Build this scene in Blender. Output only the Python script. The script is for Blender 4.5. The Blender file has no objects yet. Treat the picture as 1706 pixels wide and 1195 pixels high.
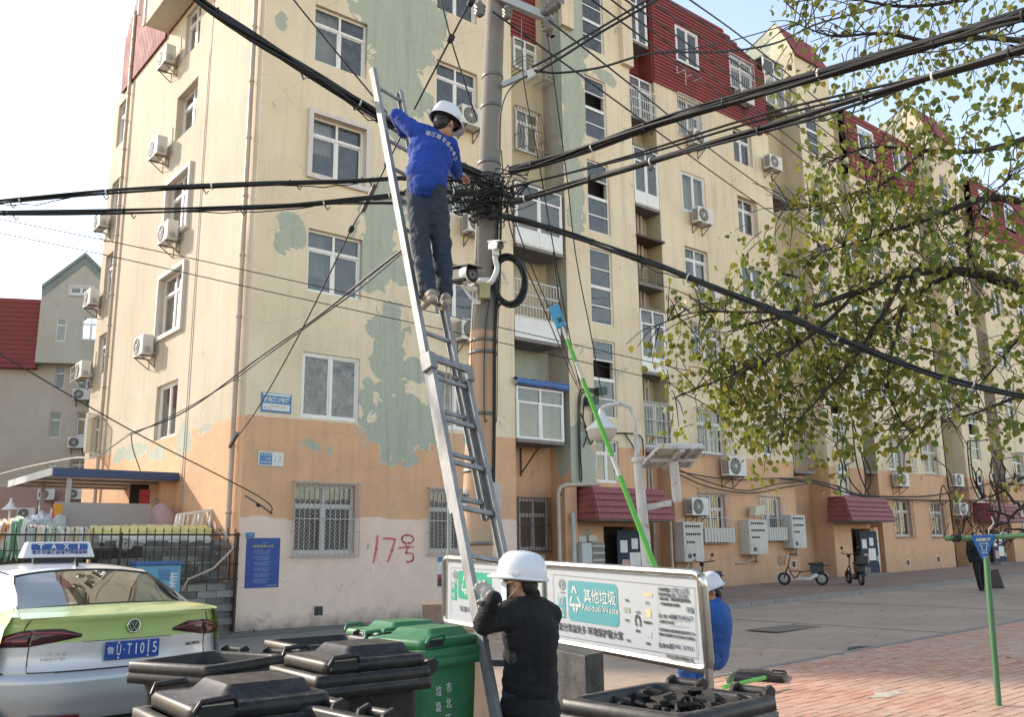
import bpy, bmesh, math, random
from mathutils import Vector, Matrix, Quaternion
random.seed(7)
S = bpy.context.scene
COL = S.collection
PI = math.pi
R = math.radians

# ---------------------------------------------------------------- camera, world, sun, exposure
YAW, PITCH, ROLL, FPX = 0.6900568, 0.20897109, -0.01186137, 1495.6
H = 1.65                                       # eye height above the foot of the near corner of the block
cy_, sy_, cp_, sp_ = math.cos(YAW), math.sin(YAW), math.cos(PITCH), math.sin(PITCH)
F0 = Vector((sy_*cp_, cy_*cp_, sp_)); R0 = Vector((cy_, -sy_, 0)); U0 = R0.cross(F0)
RR = R0*math.cos(ROLL) + U0*math.sin(ROLL); UU = -R0*math.sin(ROLL) + U0*math.cos(ROLL)
CAM = Vector((0, 0, H))
FH = Vector((sy_, cy_, 0))                     # horizontal forward
cam = bpy.data.cameras.new('camera'); camo = bpy.data.objects.new('camera', cam); COL.objects.link(camo)
camo.matrix_world = Matrix(((RR.x, UU.x, -F0.x, 0), (RR.y, UU.y, -F0.y, 0), (RR.z, UU.z, -F0.z, H), (0, 0, 0, 1)))
cam.sensor_width = 36; cam.lens = 36*FPX/1706; cam.clip_end = 3000; cam.clip_start = 0.05
S.camera = camo

SUN_AZ = math.atan2(-0.42, 0.90)               # where the sun stands, measured from +Y towards +X
SUN_EL = R(28)
W = bpy.data.worlds.new('World'); S.world = W; W.use_nodes = True
nt = W.node_tree; nt.nodes.clear()
sky = nt.nodes.new('ShaderNodeTexSky'); sky.sky_type = 'NISHITA'; sky.sun_disc = False
sky.sun_elevation = SUN_EL; sky.sun_rotation = SUN_AZ; sky.air_density = 1.0; sky.dust_density = 0.3; sky.ozone_density = 1.0
sky.altitude = 30
bg = nt.nodes.new('ShaderNodeBackground'); wo = nt.nodes.new('ShaderNodeOutputWorld')
tn = nt.nodes.new('ShaderNodeMix'); tn.data_type = 'RGBA'; tn.blend_type = 'MULTIPLY'; tn.inputs[0].default_value = 1.0; tn.inputs[7].default_value = (1.15, .93, .75, 1)
nt.links.new(sky.outputs[0], tn.inputs[6]); nt.links.new(tn.outputs[2], bg.inputs[0]); nt.links.new(bg.outputs[0], wo.inputs[0]); bg.inputs[1].default_value = 0.15
sl = bpy.data.lights.new('sun', 'SUN'); slo = bpy.data.objects.new('sun', sl); COL.objects.link(slo)
sl.energy = 2.0; sl.angle = R(2.0); sl.color = (1.0, 0.9, 0.76)
sd = Vector((math.sin(SUN_AZ)*math.cos(SUN_EL), math.cos(SUN_AZ)*math.cos(SUN_EL), math.sin(SUN_EL)))
slo.rotation_mode = 'QUATERNION'; slo.rotation_quaternion = sd.to_track_quat('Z', 'Y')
S.view_settings.view_transform = 'Standard'; S.view_settings.look = 'None'; S.view_settings.exposure = 1.75
S.view_settings.gamma = 1; S.view_settings.use_curve_mapping = False
S.cycles.max_bounces = 6; S.cycles.transparent_max_bounces = 12; S.cycles.use_denoising = True

# ---------------------------------------------------------------- measuring helpers
SL = 0.017                                     # the street climbs gently towards +X
def gz(x): return SL*max(x-7.82, 0.0)
def ray(px, py):
    return RR*((px-853)/FPX) - UU*((py-597.5)/FPX) + F0
def pt(px, py, d):                             # a point d metres ahead of the camera
    return CAM + ray(px, py)*d
def on(px, py, ax, val):                       # where the sight line meets the plane axis=val
    r = ray(px, py); t = (val-CAM[ax])/r[ax]; return CAM + r*t
def gnd(px, py, h=0.0):
    r = ray(px, py); t = (-(H) + SL*(-7.82) + h)/(r.z - SL*r.x); return CAM + r*t

# ---------------------------------------------------------------- materials
class N:
    def __init__(s, name):
        s.m = bpy.data.materials.new(name); s.m.use_nodes = True; s.t = s.m.node_tree; s.t.nodes.clear()
        s.out = s.t.nodes.new('ShaderNodeOutputMaterial')
    def n(s, kind, ins=None, **kw):
        o = s.t.nodes.new(kind)
        for k, v in kw.items(): setattr(o, k, v)
        for k, v in (ins or {}).items():
            if isinstance(v, bpy.types.NodeSocket): s.t.links.new(v, o.inputs[k])
            else: o.inputs[k].default_value = v
        return o
    def math(s, op, a, b=0.0, c=None, clamp=False):
        ins = {0: a, 1: b}
        if c is not None: ins[2] = c
        return s.n('ShaderNodeMath', ins, operation=op, use_clamp=clamp).outputs[0]
    def mix(s, f, a, b, t='MIX'):
        o = s.n('ShaderNodeMix', data_type='RGBA', blend_type=t)
        for k, v in ((0, f), (6, a), (7, b)):
            if isinstance(v, bpy.types.NodeSocket): s.t.links.new(v, o.inputs[k])
            else: o.inputs[k].default_value = v
        return o.outputs[2]
    def noise(s, vec, scale, detail=4, rough=.55, dist=0.0):
        return s.n('ShaderNodeTexNoise', {'Vector': vec, 'Scale': scale, 'Detail': detail, 'Roughness': rough, 'Distortion': dist}).outputs[0]
    def ramp(s, f, lo, hi):
        return s.n('ShaderNodeMapRange', {0: f, 1: lo, 2: hi, 3: 0.0, 4: 1.0}, clamp=True).outputs[0]
    def obj(s): return s.n('ShaderNodeTexCoord').outputs['Object']
    def pos(s): return s.n('ShaderNodeNewGeometry').outputs['Position']
    def scale(s, v, sc):
        return s.n('ShaderNodeVectorMath', {0: v, 1: sc}, operation='MULTIPLY').outputs[0]
    def sep(s, v):
        o = s.n('ShaderNodeSeparateXYZ', {0: v}); return o.outputs
    def bsdf(s, col, rough=.7, metal=0.0, bump=None, bstr=.3, bdist=.01, **kw):
        p = s.n('ShaderNodeBsdfPrincipled')
        for k, v in dict({'Base Color': col, 'Roughness': rough, 'Metallic': metal}, **kw).items():
            if isinstance(v, bpy.types.NodeSocket): s.t.links.new(v, p.inputs[k])
            else: p.inputs[k].default_value = v
        if bump is not None:
            b = s.n('ShaderNodeBump', {'Height': bump, 'Strength': bstr, 'Distance': bdist}); s.t.links.new(b.outputs[0], p.inputs['Normal'])
        s.t.links.new(p.outputs[0], s.out.inputs[0]); return s.m
def C(r, g, b): return (r, g, b, 1)
MATS = {}
def simple(name, col, rough=.6, metal=0.0, var=.25, vs=6.0, bs=.15, dirt=None, coords='obj', **kw):
    """plain surface with uneven tone, fine relief and worn gloss"""
    if name in MATS: return MATS[name]
    n = N(name); v = n.obj() if coords == 'obj' else n.pos()
    a = n.noise(v, vs, 5, .6); b = n.noise(v, vs*9, 3, .6)
    c2 = dirt or [x*.55 for x in col[:3]]
    f = n.math('MULTIPLY', n.ramp(a, .35, .75), var)
    c = n.mix(f, C(*col[:3]), C(*c2))
    c = n.mix(n.math('MULTIPLY', n.ramp(b, .45, .7), var*.5), c, C(*c2))
    rg = n.math('ADD', rough-.06, n.math('MULTIPLY', a, .16))
    m = n.bsdf(c, rg, metal, bump=n.math('ADD', n.math('MULTIPLY', a, .5), b), bstr=bs, bdist=.004, **kw)
    MATS[name] = m; return m
def streaky(name, col, dirt, var=.6, rough=.6, metal=0.0, rust=None, bs=.2):
    """painted or bare surface with rain streaks running down"""
    if name in MATS: return MATS[name]
    n = N(name); v = n.obj()
    st = n.noise(n.scale(v, (14, 14, 1.1)), 1.0, 5, .65)
    a = n.noise(v, 3.0, 5, .6); g = n.noise(v, 60, 3, .6)
    c = n.mix(n.math('MULTIPLY', n.ramp(st, .45, .78), var), C(*col), C(*dirt))
    c = n.mix(n.math('MULTIPLY', n.ramp(a, .45, .8), var*.6), c, C(*[x*.8 for x in dirt]))
    if rust:
        r = n.noise(v, 7.0, 8, .7); c = n.mix(n.ramp(r, .60, .66), c, C(*rust))
    m = n.bsdf(c, n.math('ADD', rough-.1, n.math('MULTIPLY', a, .25)), metal, bump=n.math('ADD', st, g), bstr=bs, bdist=.004)
    MATS[name] = m; return m

# ---------------------------------------------------------------- mesh helpers
class MB:
    def __init__(s): s.v = []; s.f = []; s.mi = []; s.sm = []
    def add(s, vs, fs, mi=0, sm=False):
        b = len(s.v); s.v += [Vector(v) for v in vs]
        for f in fs: s.f.append([b+i for i in f]); s.mi.append(mi); s.sm.append(sm)
        return s
    def box(s, x0, x1, y0, y1, z0, z1, mi=0):
        return s.add([(x0,y0,z0),(x1,y0,z0),(x1,y1,z0),(x0,y1,z0),(x0,y0,z1),(x1,y0,z1),(x1,y1,z1),(x0,y1,z1)],
              [(3,2,1,0),(4,5,6,7),(0,1,5,4),(1,2,6,5),(2,3,7,6),(3,0,4,7)], mi)
    def obox(s, c, ax, ay, az, mi=0):          # centre and three half-axis vectors
        c = Vector(c); ax = Vector(ax); ay = Vector(ay); az = Vector(az)
        P = [c+ax*i+ay*j+az*k for k in (-1,1) for j in (-1,1) for i in (-1,1)]
        return s.add(P, [(0,2,3,1),(4,5,7,6),(0,1,5,4),(1,3,7,5),(3,2,6,7),(2,0,4,6)], mi)
    def bar(s, p, q, w, h=None, up=(0,0,1), mi=0):  # square bar between two points
        p = Vector(p); q = Vector(q); d = q-p; L = d.length
        if L < 1e-6: return s
        d /= L; u = Vector(up); x = d.cross(u)
        if x.length < 1e-4: x = d.cross(Vector((1,0,0)))
        x.normalize(); z = x.cross(d)
        return s.obox((p+q)/2, x*w/2, d*L/2, z*(h or w)/2, mi)
    def tube(s, pts, r, n=8, mi=0, caps=True, sm=True):
        pts = [Vector(p) for p in pts]; K = len(pts); rs = r if isinstance(r, (list, tuple)) else [r]*K
        T = []
        for i in range(K):
            t = (pts[min(i+1,K-1)]-pts[max(i-1,0)]); T.append(t.normalized() if t.length > 1e-9 else Vector((0,0,1)))
        u = T[0].orthogonal().normalized(); rings = []; vs = []
        for i in range(K):
            u = u - T[i]*u.dot(T[i])
            u = u.normalized() if u.length > 1e-6 else T[i].orthogonal().normalized()
            w = T[i].cross(u)
            for k in range(n):
                a = 2*PI*k/n; vs.append(pts[i] + (u*math.cos(a)+w*math.sin(a))*rs[i])
        fs = [(i*n+k, i*n+(k+1)%n, (i+1)*n+(k+1)%n, (i+1)*n+k) for i in range(K-1) for k in range(n)]
        s.add(vs, fs, mi, sm)
        if caps: s.add(vs[:n], [tuple(range(n))[::-1]], mi); s.add(vs[-n:], [tuple(range(n))], mi)
        return s
    def lathe(s, c, prof, n=24, axis=(0,0,1), mi=0, sm=True, caps=False):   # prof: (r, h)
        c = Vector(c); A = Vector(axis).normalized(); u = A.orthogonal().normalized(); w = A.cross(u)
        vs = [c + A*h + (u*math.cos(2*PI*k/n)+w*math.sin(2*PI*k/n))*r for r, h in prof for k in range(n)]
        fs = [(i*n+k, i*n+(k+1)%n, (i+1)*n+(k+1)%n, (i+1)*n+k) for i in range(len(prof)-1) for k in range(n)]
        s.add(vs, fs, mi, sm)
        if caps: s.add(vs[:n], [tuple(range(n))[::-1]], mi); s.add(vs[-n:], [tuple(range(n))], mi)
        return s
    def prism(s, poly, a, b, mi=0, f=None):    # poly in (p,q); f(p,q,t) -> xyz ; caps at t=a and t=b
        f = f or (lambda p, q, t: (p, t, q)); n = len(poly)
        vs = [f(p, q, a) for p, q in poly] + [f(p, q, b) for p, q in poly]
        fs = [tuple(range(n))[::-1], tuple(range(n, 2*n))] + [(i, (i+1)%n, n+(i+1)%n, n+i) for i in range(n)]
        return s.add(vs, fs, mi)
    def grid(s, P, mi=0, sm=True, closed=False):    # P[i][j] points
        a = len(P); b = len(P[0]); vs = [p for r in P for p in r]
        fs = [(i*b+j, i*b+(j+1)%b, (i+1)*b+(j+1)%b, (i+1)*b+j) for i in range(a-1) for j in range(b if closed else b-1)]
        return s.add(vs, fs, mi, sm)
    def xf(s, M): s.v = [M @ v for v in s.v]; return s
    def mesh(s, name, mats, bevel=0):
        me = bpy.data.meshes.new(name); me.from_pydata([tuple(v) for v in s.v], [], s.f)
        for m in (mats if isinstance(mats, (list, tuple)) else [mats]): me.materials.append(m)
        me.polygons.foreach_set('material_index', s.mi); me.polygons.foreach_set('use_smooth', s.sm); me.update()
        return me
def wpos(o):
    p = Vector((0,0,0))
    while o: p = p + o.location; o = o.parent
    return p
def tag(o, label=None, cat=None, group=None, kind=None):
    if label: o['label'] = label
    if cat: o['category'] = cat
    if group: o['group'] = group
    if kind: o['kind'] = kind
    return o
def thing(name, label, cat, loc, group=None, rz=0.0):
    o = bpy.data.objects.new(name, None); COL.objects.link(o); o.location = loc; o.rotation_euler.z = rz
    o.empty_display_size = .2
    return tag(o, label, cat, group)
def link(name, me, parent=None, loc=(0,0,0), kind=None, label=None, bevel=0):
    o = bpy.data.objects.new(name, me); COL.objects.link(o); o.location = loc
    if parent: o.parent = parent
    if kind: o['kind'] = kind
    if label: o['label'] = label
    if bevel:
        b = o.modifiers.new('b', 'BEVEL'); b.width = bevel; b.segments = 2; b.limit_method = 'ANGLE'; b.angle_limit = R(35)
    return o
def wpart(name, mb, mat, parent, kind=None, label=None, bevel=0):
    """a part modelled in world coordinates, stored relative to its (unrotated) parent"""
    off = wpos(parent)
    mb.v = [v-off for v in mb.v]
    return link(name, mb.mesh(name, mat), parent, kind=kind, label=label, bevel=bevel)
def solid(name, mb, mat, label=None, cat=None, group=None, kind=None, bevel=0):
    """a thing of one mesh in world coordinates, its origin at its base"""
    xs = [v.x for v in mb.v]; ys = [v.y for v in mb.v]; zs = [v.z for v in mb.v]
    c = Vector(((min(xs)+max(xs))/2, (min(ys)+max(ys))/2, min(zs)))
    if kind == 'structure': c = Vector((0,0,0))
    mb.v = [v-c for v in mb.v]
    o = link(name, mb.mesh(name, mat), None, c, bevel=bevel)
    return tag(o, label, cat, group, kind)
def copy_tree(o, parent=None, loc=None, rz=None, label=None, scale=None):
    c = o.copy(); COL.objects.link(c)
    if parent is not None: c.parent = parent
    if loc is not None: c.location = loc
    if rz is not None: c.rotation_euler.z = rz
    if label: c['label'] = label
    if scale: c.scale = scale
    for ch in list(o.children): copy_tree(ch, c)
    return c
_tc = {}
def text_mb(s, size, M, depth=.002, mi=0, width=None, bold=0.0):
    """flat lettering, centred, reading along +X of M with up +Y of M"""
    cu = bpy.data.curves.new('lettering', 'FONT'); cu.body = s; cu.size = size; cu.align_x = 'CENTER'; cu.align_y = 'CENTER'
    cu.extrude = depth; cu.resolution_u = 2; cu.offset = bold
    o = bpy.data.objects.new('lettering', cu); COL.objects.link(o)
    dg = bpy.context.evaluated_depsgraph_get(); me = bpy.data.meshes.new_from_object(o.evaluated_get(dg))
    b = MB(); vs = [v.co.copy() for v in me.vertices]
    if vs and width:
        x0 = min(v.x for v in vs); x1 = max(v.x for v in vs); k = width/max(x1-x0, 1e-6)
        for v in vs: v.x = (v.x-(x0+x1)/2)*k
    b.add([M @ v for v in vs], [tuple(p.vertices) for p in me.polygons], mi)
    bpy.data.objects.remove(o); bpy.data.curves.remove(cu); bpy.data.meshes.remove(me)
    return b
def frame_M(o, right, up):
    r = Vector(right).normalized(); u = Vector(up); u = (u - r*u.dot(r)).normalized(); n = r.cross(u)
    return Matrix(((r.x, u.x, n.x, o[0]), (r.y, u.y, n.y, o[1]), (r.z, u.z, n.z, o[2]), (0,0,0,1)))
def merge(a, b):
    k = len(a.v); a.v += b.v; a.f += [[k+i for i in f] for f in b.f]; a.mi += b.mi; a.sm += b.sm; return a
# ================================================================ walls: paint with peeled patches
Yf, Xs = 18.62, 7.82
def wall_mat(name, blobs=(), ax='x', orange=True, plaster=False, amount=0.0, base=(.70,.59,.425), seed=0.0, stain=.35, chip=(.695,.70,(.42,.40,.34))):
    """cream limewash over green undercoat over plaster; BLOBS: (u, z, ru, rz) places where the cream came off"""
    n = N(name); P = n.pos(); X, Y, Z = n.sep(P)
    U = X if ax == 'x' else Y
    v = n.n('ShaderNodeVectorMath', {0: P, 1: (seed, seed*1.7, seed*.3)}, operation='ADD').outputs[0]
    big = n.noise(v, .45, 5, .6); mid = n.noise(v, 2.3, 6, .62); fine = n.noise(v, 19, 4, .6)
    st = n.noise(n.scale(v, (5, 5, .35)), 1.0, 6, .65)
    cream = n.mix(n.ramp(big, .35, .7), C(*base), C(base[0]*.86, base[1]*.83, base[2]*.80))
    cream = n.mix(n.math('MULTIPLY', n.ramp(st, .5, .8), stain), cream, C(.30,.26,.20))
    orng = n.mix(n.ramp(mid, .35, .7), C(.64,.37,.21), C(.55,.33,.20))
    orng = n.mix(n.math('MULTIPLY', n.ramp(st, .5, .8), .4), orng, C(.30,.21,.15))
    green = n.mix(n.ramp(fine, .35, .65), C(.33,.36,.29), C(.40,.42,.34))
    green = n.mix(n.ramp(mid, .5, .75), green, C(.36,.35,.30))
    edge = n.math('ADD', Z, n.math('MULTIPLY', n.math('SUBTRACT', mid, .5), .10))
    c = cream
    if orange: c = n.mix(n.ramp(edge, 4.56, 4.585), orng, cream)
    if plaster:
        pl = n.mix(n.ramp(mid, .35, .7), C(.74,.57,.46), C(.66,.51,.42))
        pe = n.math('ADD', Z, n.math('MULTIPLY', n.math('SUBTRACT', n.noise(v, 1.2, 3), .5), .35))
        lo = n.mix(n.ramp(pe, 2.36, 2.40), pl, c); c = lo
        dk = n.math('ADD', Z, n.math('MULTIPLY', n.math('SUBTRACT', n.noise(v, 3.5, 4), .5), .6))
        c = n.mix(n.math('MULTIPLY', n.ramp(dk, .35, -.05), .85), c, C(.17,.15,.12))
    else:
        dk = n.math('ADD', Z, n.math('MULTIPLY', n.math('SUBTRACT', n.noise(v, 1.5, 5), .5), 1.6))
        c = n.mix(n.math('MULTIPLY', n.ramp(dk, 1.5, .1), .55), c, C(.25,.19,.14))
    m = None
    for (u, z, ru, rz) in blobs:
        cmb = n.n('ShaderNodeCombineXYZ', {0: n.math('MULTIPLY_ADD', U, 1/ru, -u/ru), 1: n.math('MULTIPLY_ADD', Z, 1/rz, -z/rz), 2: 0.0}).outputs[0]
        d = n.math('SUBTRACT', 1.0, n.n('ShaderNodeVectorMath', {0: cmb}, operation='LENGTH').outputs['Value'])
        m = d if m is None else n.math('MAXIMUM', m, d)
    nz = n.math('MULTIPLY', n.math('SUBTRACT', n.noise(v, 1.6, 7, .62, .6), .5), 3.2)
    rnd = n.ramp(n.noise(v, .9, 8, .68, .8), .665-amount*.1, .675-amount*.1) if amount > 0 else None
    peel = rnd
    if m is not None:
        val = n.math('ADD', m, nz); b = n.ramp(val, -.12, -.09); rim = n.math('MULTIPLY', n.math('SUBTRACT', n.ramp(val, -.20, -.13), b), n.ramp(n.noise(v, 4.0, 3), .42, .55))
        gate = n.ramp(m, -.25, -.2); b = n.math('MULTIPLY', b, gate)
        peel = b if peel is None else n.math('MAXIMUM', b, peel)
    if m is not None: c = n.mix(n.math('MULTIPLY', rim, gate), c, C(.70,.64,.50))
    if peel is not None:
        c = n.mix(peel, c, green); c = n.mix(n.math('MULTIPLY', peel, n.math('MULTIPLY', n.ramp(st, .5, .72), .55)), c, C(.24,.24,.19))
        fleck = n.ramp(n.noise(v, 5.5, 6, .7, 1.0), .70, .71)
        c = n.mix(n.math('MULTIPLY', fleck, peel), c, C(.55,.52,.44))
    chips = n.ramp(n.noise(n.scale(v, (1, 1, .7)), 3.1, 8, .7, 1.2), chip[0], chip[1])
    c = n.mix(n.math('MULTIPLY', chips, .75), c, C(*chip[2]))
    crack = n.n('ShaderNodeTexVoronoi', {'Vector': n.n('ShaderNodeVectorMath', {0: v, 1: n.n('ShaderNodeCombineXYZ', {0: mid, 1: mid, 2: mid}).outputs[0]}, operation='ADD').outputs[0], 'Scale': .8}, feature='DISTANCE_TO_EDGE').outputs[0]
    ck = n.math('MULTIPLY', n.ramp(crack, .012, .002), n.ramp(big, .45, .6))
    c = n.mix(n.math('MULTIPLY', ck, .35), c, C(.20,.16,.12))
    h = n.math('ADD', n.math('MULTIPLY', mid, 1.2), n.math('MULTIPLY', fine, .25))
    if peel is not None: h = n.math('SUBTRACT', h, n.math('MULTIPLY', peel, .5))
    h = n.math('SUBTRACT', h, n.math('MULTIPLY', chips, .6))
    return n.bsdf(c, .9, 0, bump=h, bstr=.55, bdist=.012)
def bl(px, py, w, h, plane=Yf, ax=1):          # a patch seen at a place of the wall
    a = on(px-w, py, ax, plane); b = on(px+w, py, ax, plane); c = on(px, py-h, ax, plane); d = on(px, py+h, ax, plane); m = on(px, py, ax, plane)
    k = 0 if ax == 1 else 1
    return (m[k], m[2], abs(b[k]-a[k])/2, abs(c[2]-d[2])/2)
blobsA = [bl(*q) for q in [(650,55,60,75),(668,150,46,60),(700,30,40,70),(615,15,30,30),(482,392,24,34),(640,345,36,50),(625,430,38,60),(655,440,36,30),(645,548,34,48),(648,606,26,26),
                           (665,705,58,60),(612,665,12,30),(690,725,42,30),(700,618,26,20),(790,735,16,14),(660,200,24,40),(470,34,10,14),(750,330,12,20)]]
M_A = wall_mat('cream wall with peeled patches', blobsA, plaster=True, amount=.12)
M_S = wall_mat('side wall cream darkened against sun', [bl(*q, Xs, 0) for q in [(305,735,12,24),(215,755,28,12),(262,755,14,10),(340,715,10,8)]], 'y', amount=.05, seed=3.3, base=(.54,.465,.36), stain=.55, chip=(.655,.665,(.80,.74,.60)))  # same cream as the front, base darkened against the sun
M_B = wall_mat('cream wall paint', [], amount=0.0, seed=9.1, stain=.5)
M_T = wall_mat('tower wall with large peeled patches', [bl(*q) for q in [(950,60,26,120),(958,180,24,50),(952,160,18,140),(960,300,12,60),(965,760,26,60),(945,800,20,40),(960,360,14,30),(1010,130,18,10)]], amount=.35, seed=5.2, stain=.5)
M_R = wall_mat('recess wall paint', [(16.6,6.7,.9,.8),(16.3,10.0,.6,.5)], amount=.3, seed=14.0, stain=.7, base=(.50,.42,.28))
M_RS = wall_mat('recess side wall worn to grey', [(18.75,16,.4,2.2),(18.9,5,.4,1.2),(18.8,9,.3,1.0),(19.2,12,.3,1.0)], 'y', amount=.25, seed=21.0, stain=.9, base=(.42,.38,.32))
M_white = streaky('white window plastic', (.72,.70,.68), (.42,.38,.33), .35, .4)
M_trim = streaky('white stone surround', (.60,.54,.50), (.40,.33,.28), .5, .7)
M_rust = streaky('rusty grille iron', (.20,.17,.15), (.12,.07,.045), .8, .7, .3)
M_greybar = streaky('grey painted grille', (.42,.41,.40), (.22,.15,.10), .6, .6)
M_whitebar = streaky('white painted grille', (.62,.61,.60), (.35,.28,.22), .5, .5)
M_dark = simple('painted inside shade', (.035,.032,.03), .9)  # near black, standing in for the shade of insides and openings
M_slab = simple('stained concrete', (.22,.20,.18), .9, var=.6)
M_pipe = streaky('cream drainpipe', (.46,.38,.30), (.25,.18,.13), .6, .5)
M_brown = simple('brown steel', (.09,.05,.045), .7, var=.5)
M_blue = simple('blue tin', (.05,.12,.32), .5, var=.4)
M_curt = simple('net curtain', (.55,.52,.46), .9, var=.4, vs=3)
M_curt2 = simple('grey green curtain', (.22,.24,.20), .9, var=.4, vs=3)
def glass_mat(name, tint, refl=.08, dirt=.12):
    n = N(name); v = n.pos()
    tr = n.n('ShaderNodeBsdfTransparent', {0: C(*tint)}); gl = n.n('ShaderNodeBsdfGlossy', {0: C(.80,.80,.78), 'Roughness': .03})
    bmp = n.n('ShaderNodeBump', {'Height': n.noise(v, 1.4, 2), 'Strength': .12, 'Distance': .02}); n.t.links.new(bmp.outputs[0], gl.inputs['Normal'])
    lw = n.n('ShaderNodeLayerWeight', {0: .35}).outputs['Fresnel']
    f = n.math('ADD', n.math('MULTIPLY', lw, .42), refl, clamp=True)
    m1 = n.n('ShaderNodeMixShader', {0: f, 1: tr.outputs[0], 2: gl.outputs[0]})
    df = n.n('ShaderNodeBsdfDiffuse', {0: C(.42,.40,.36)})
    m2 = n.n('ShaderNodeMixShader', {0: n.math('MULTIPLY', n.ramp(n.noise(v, 5, 5, .7), .3, .8), dirt*2), 1: m1.outputs[0], 2: df.outputs[0]})
    n.t.links.new(m2.outputs[0], n.out.inputs[0]); return n.m
M_glass = glass_mat('window glass', (.62,.66,.64))
M_frost = glass_mat('ribbed grey glass', (.45,.46,.45), .05, .45)

def brick_mat(name): pass
def tile_mat():
    n = N('red cladding'); v = n.pos(); a = n.noise(v, 1.3, 6, .6); st = n.noise(n.scale(v, (4, 4, .5)), 1.0, 5, .6)
    c = n.mix(n.ramp(a, .35, .7), C(.24,.052,.05), C(.19,.05,.05)); c = n.mix(n.math('MULTIPLY', n.ramp(st, .5, .75), .5), c, C(.16,.07,.06))
    return n.bsdf(c, n.math('ADD', .62, n.math('MULTIPLY', a, .25)), 0, bump=n.noise(v, 25, 3), bstr=.15, bdist=.004, **{'Specular IOR Level': .2})
M_red = tile_mat()

def fF(u, z, d): return (u, Yf+d, z)           # front walls: d goes inward
def fS(u, z, d): return (Xs+d, u, z)           # side wall
def shift(f, k): return lambda u, z, d: f(u, z, d+k)
def fb(mb, f, u0, u1, z0, z1, d0, d1, mi=0):
    P = [f(u, z, d) for d in (d0, d1) for z in (z0, z1) for u in (u0, u1)]
    return mb.add(P, [(0,1,3,2),(4,6,7,5),(0,4,5,1),(2,3,7,6),(0,2,6,4),(1,5,7,3)], mi)
def holed(mb, f, u0, u1, z0, z1, holes, dep=.2):
    us = sorted({u0, u1, *[min(max(h[i], u0), u1) for h in holes for i in (0, 1)]})
    zs = sorted({z0, z1, *[min(max(h[i], z0), z1) for h in holes for i in (2, 3)]})
    for a, b in zip(us, us[1:]):
        for c, d in zip(zs, zs[1:]):
            mu, mz = (a+b)/2, (c+d)/2
            if any(h[0] < mu < h[1] and h[2] < mz < h[3] for h in holes): continue
            mb.add([f(a,c,0), f(b,c,0), f(b,d,0), f(a,d,0)], [(0,1,2,3)])
    for h in holes:
        a, b, c, d = h
        for q in ([(a,c),(b,c)], [(b,c),(b,d)], [(b,d),(a,d)], [(a,d),(a,c)]):
            mb.add([f(*q[0],0), f(*q[1],0), f(*q[1],dep), f(*q[0],dep)], [(0,1,2,3)])
    return mb
rnd = random.Random(11)
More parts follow.
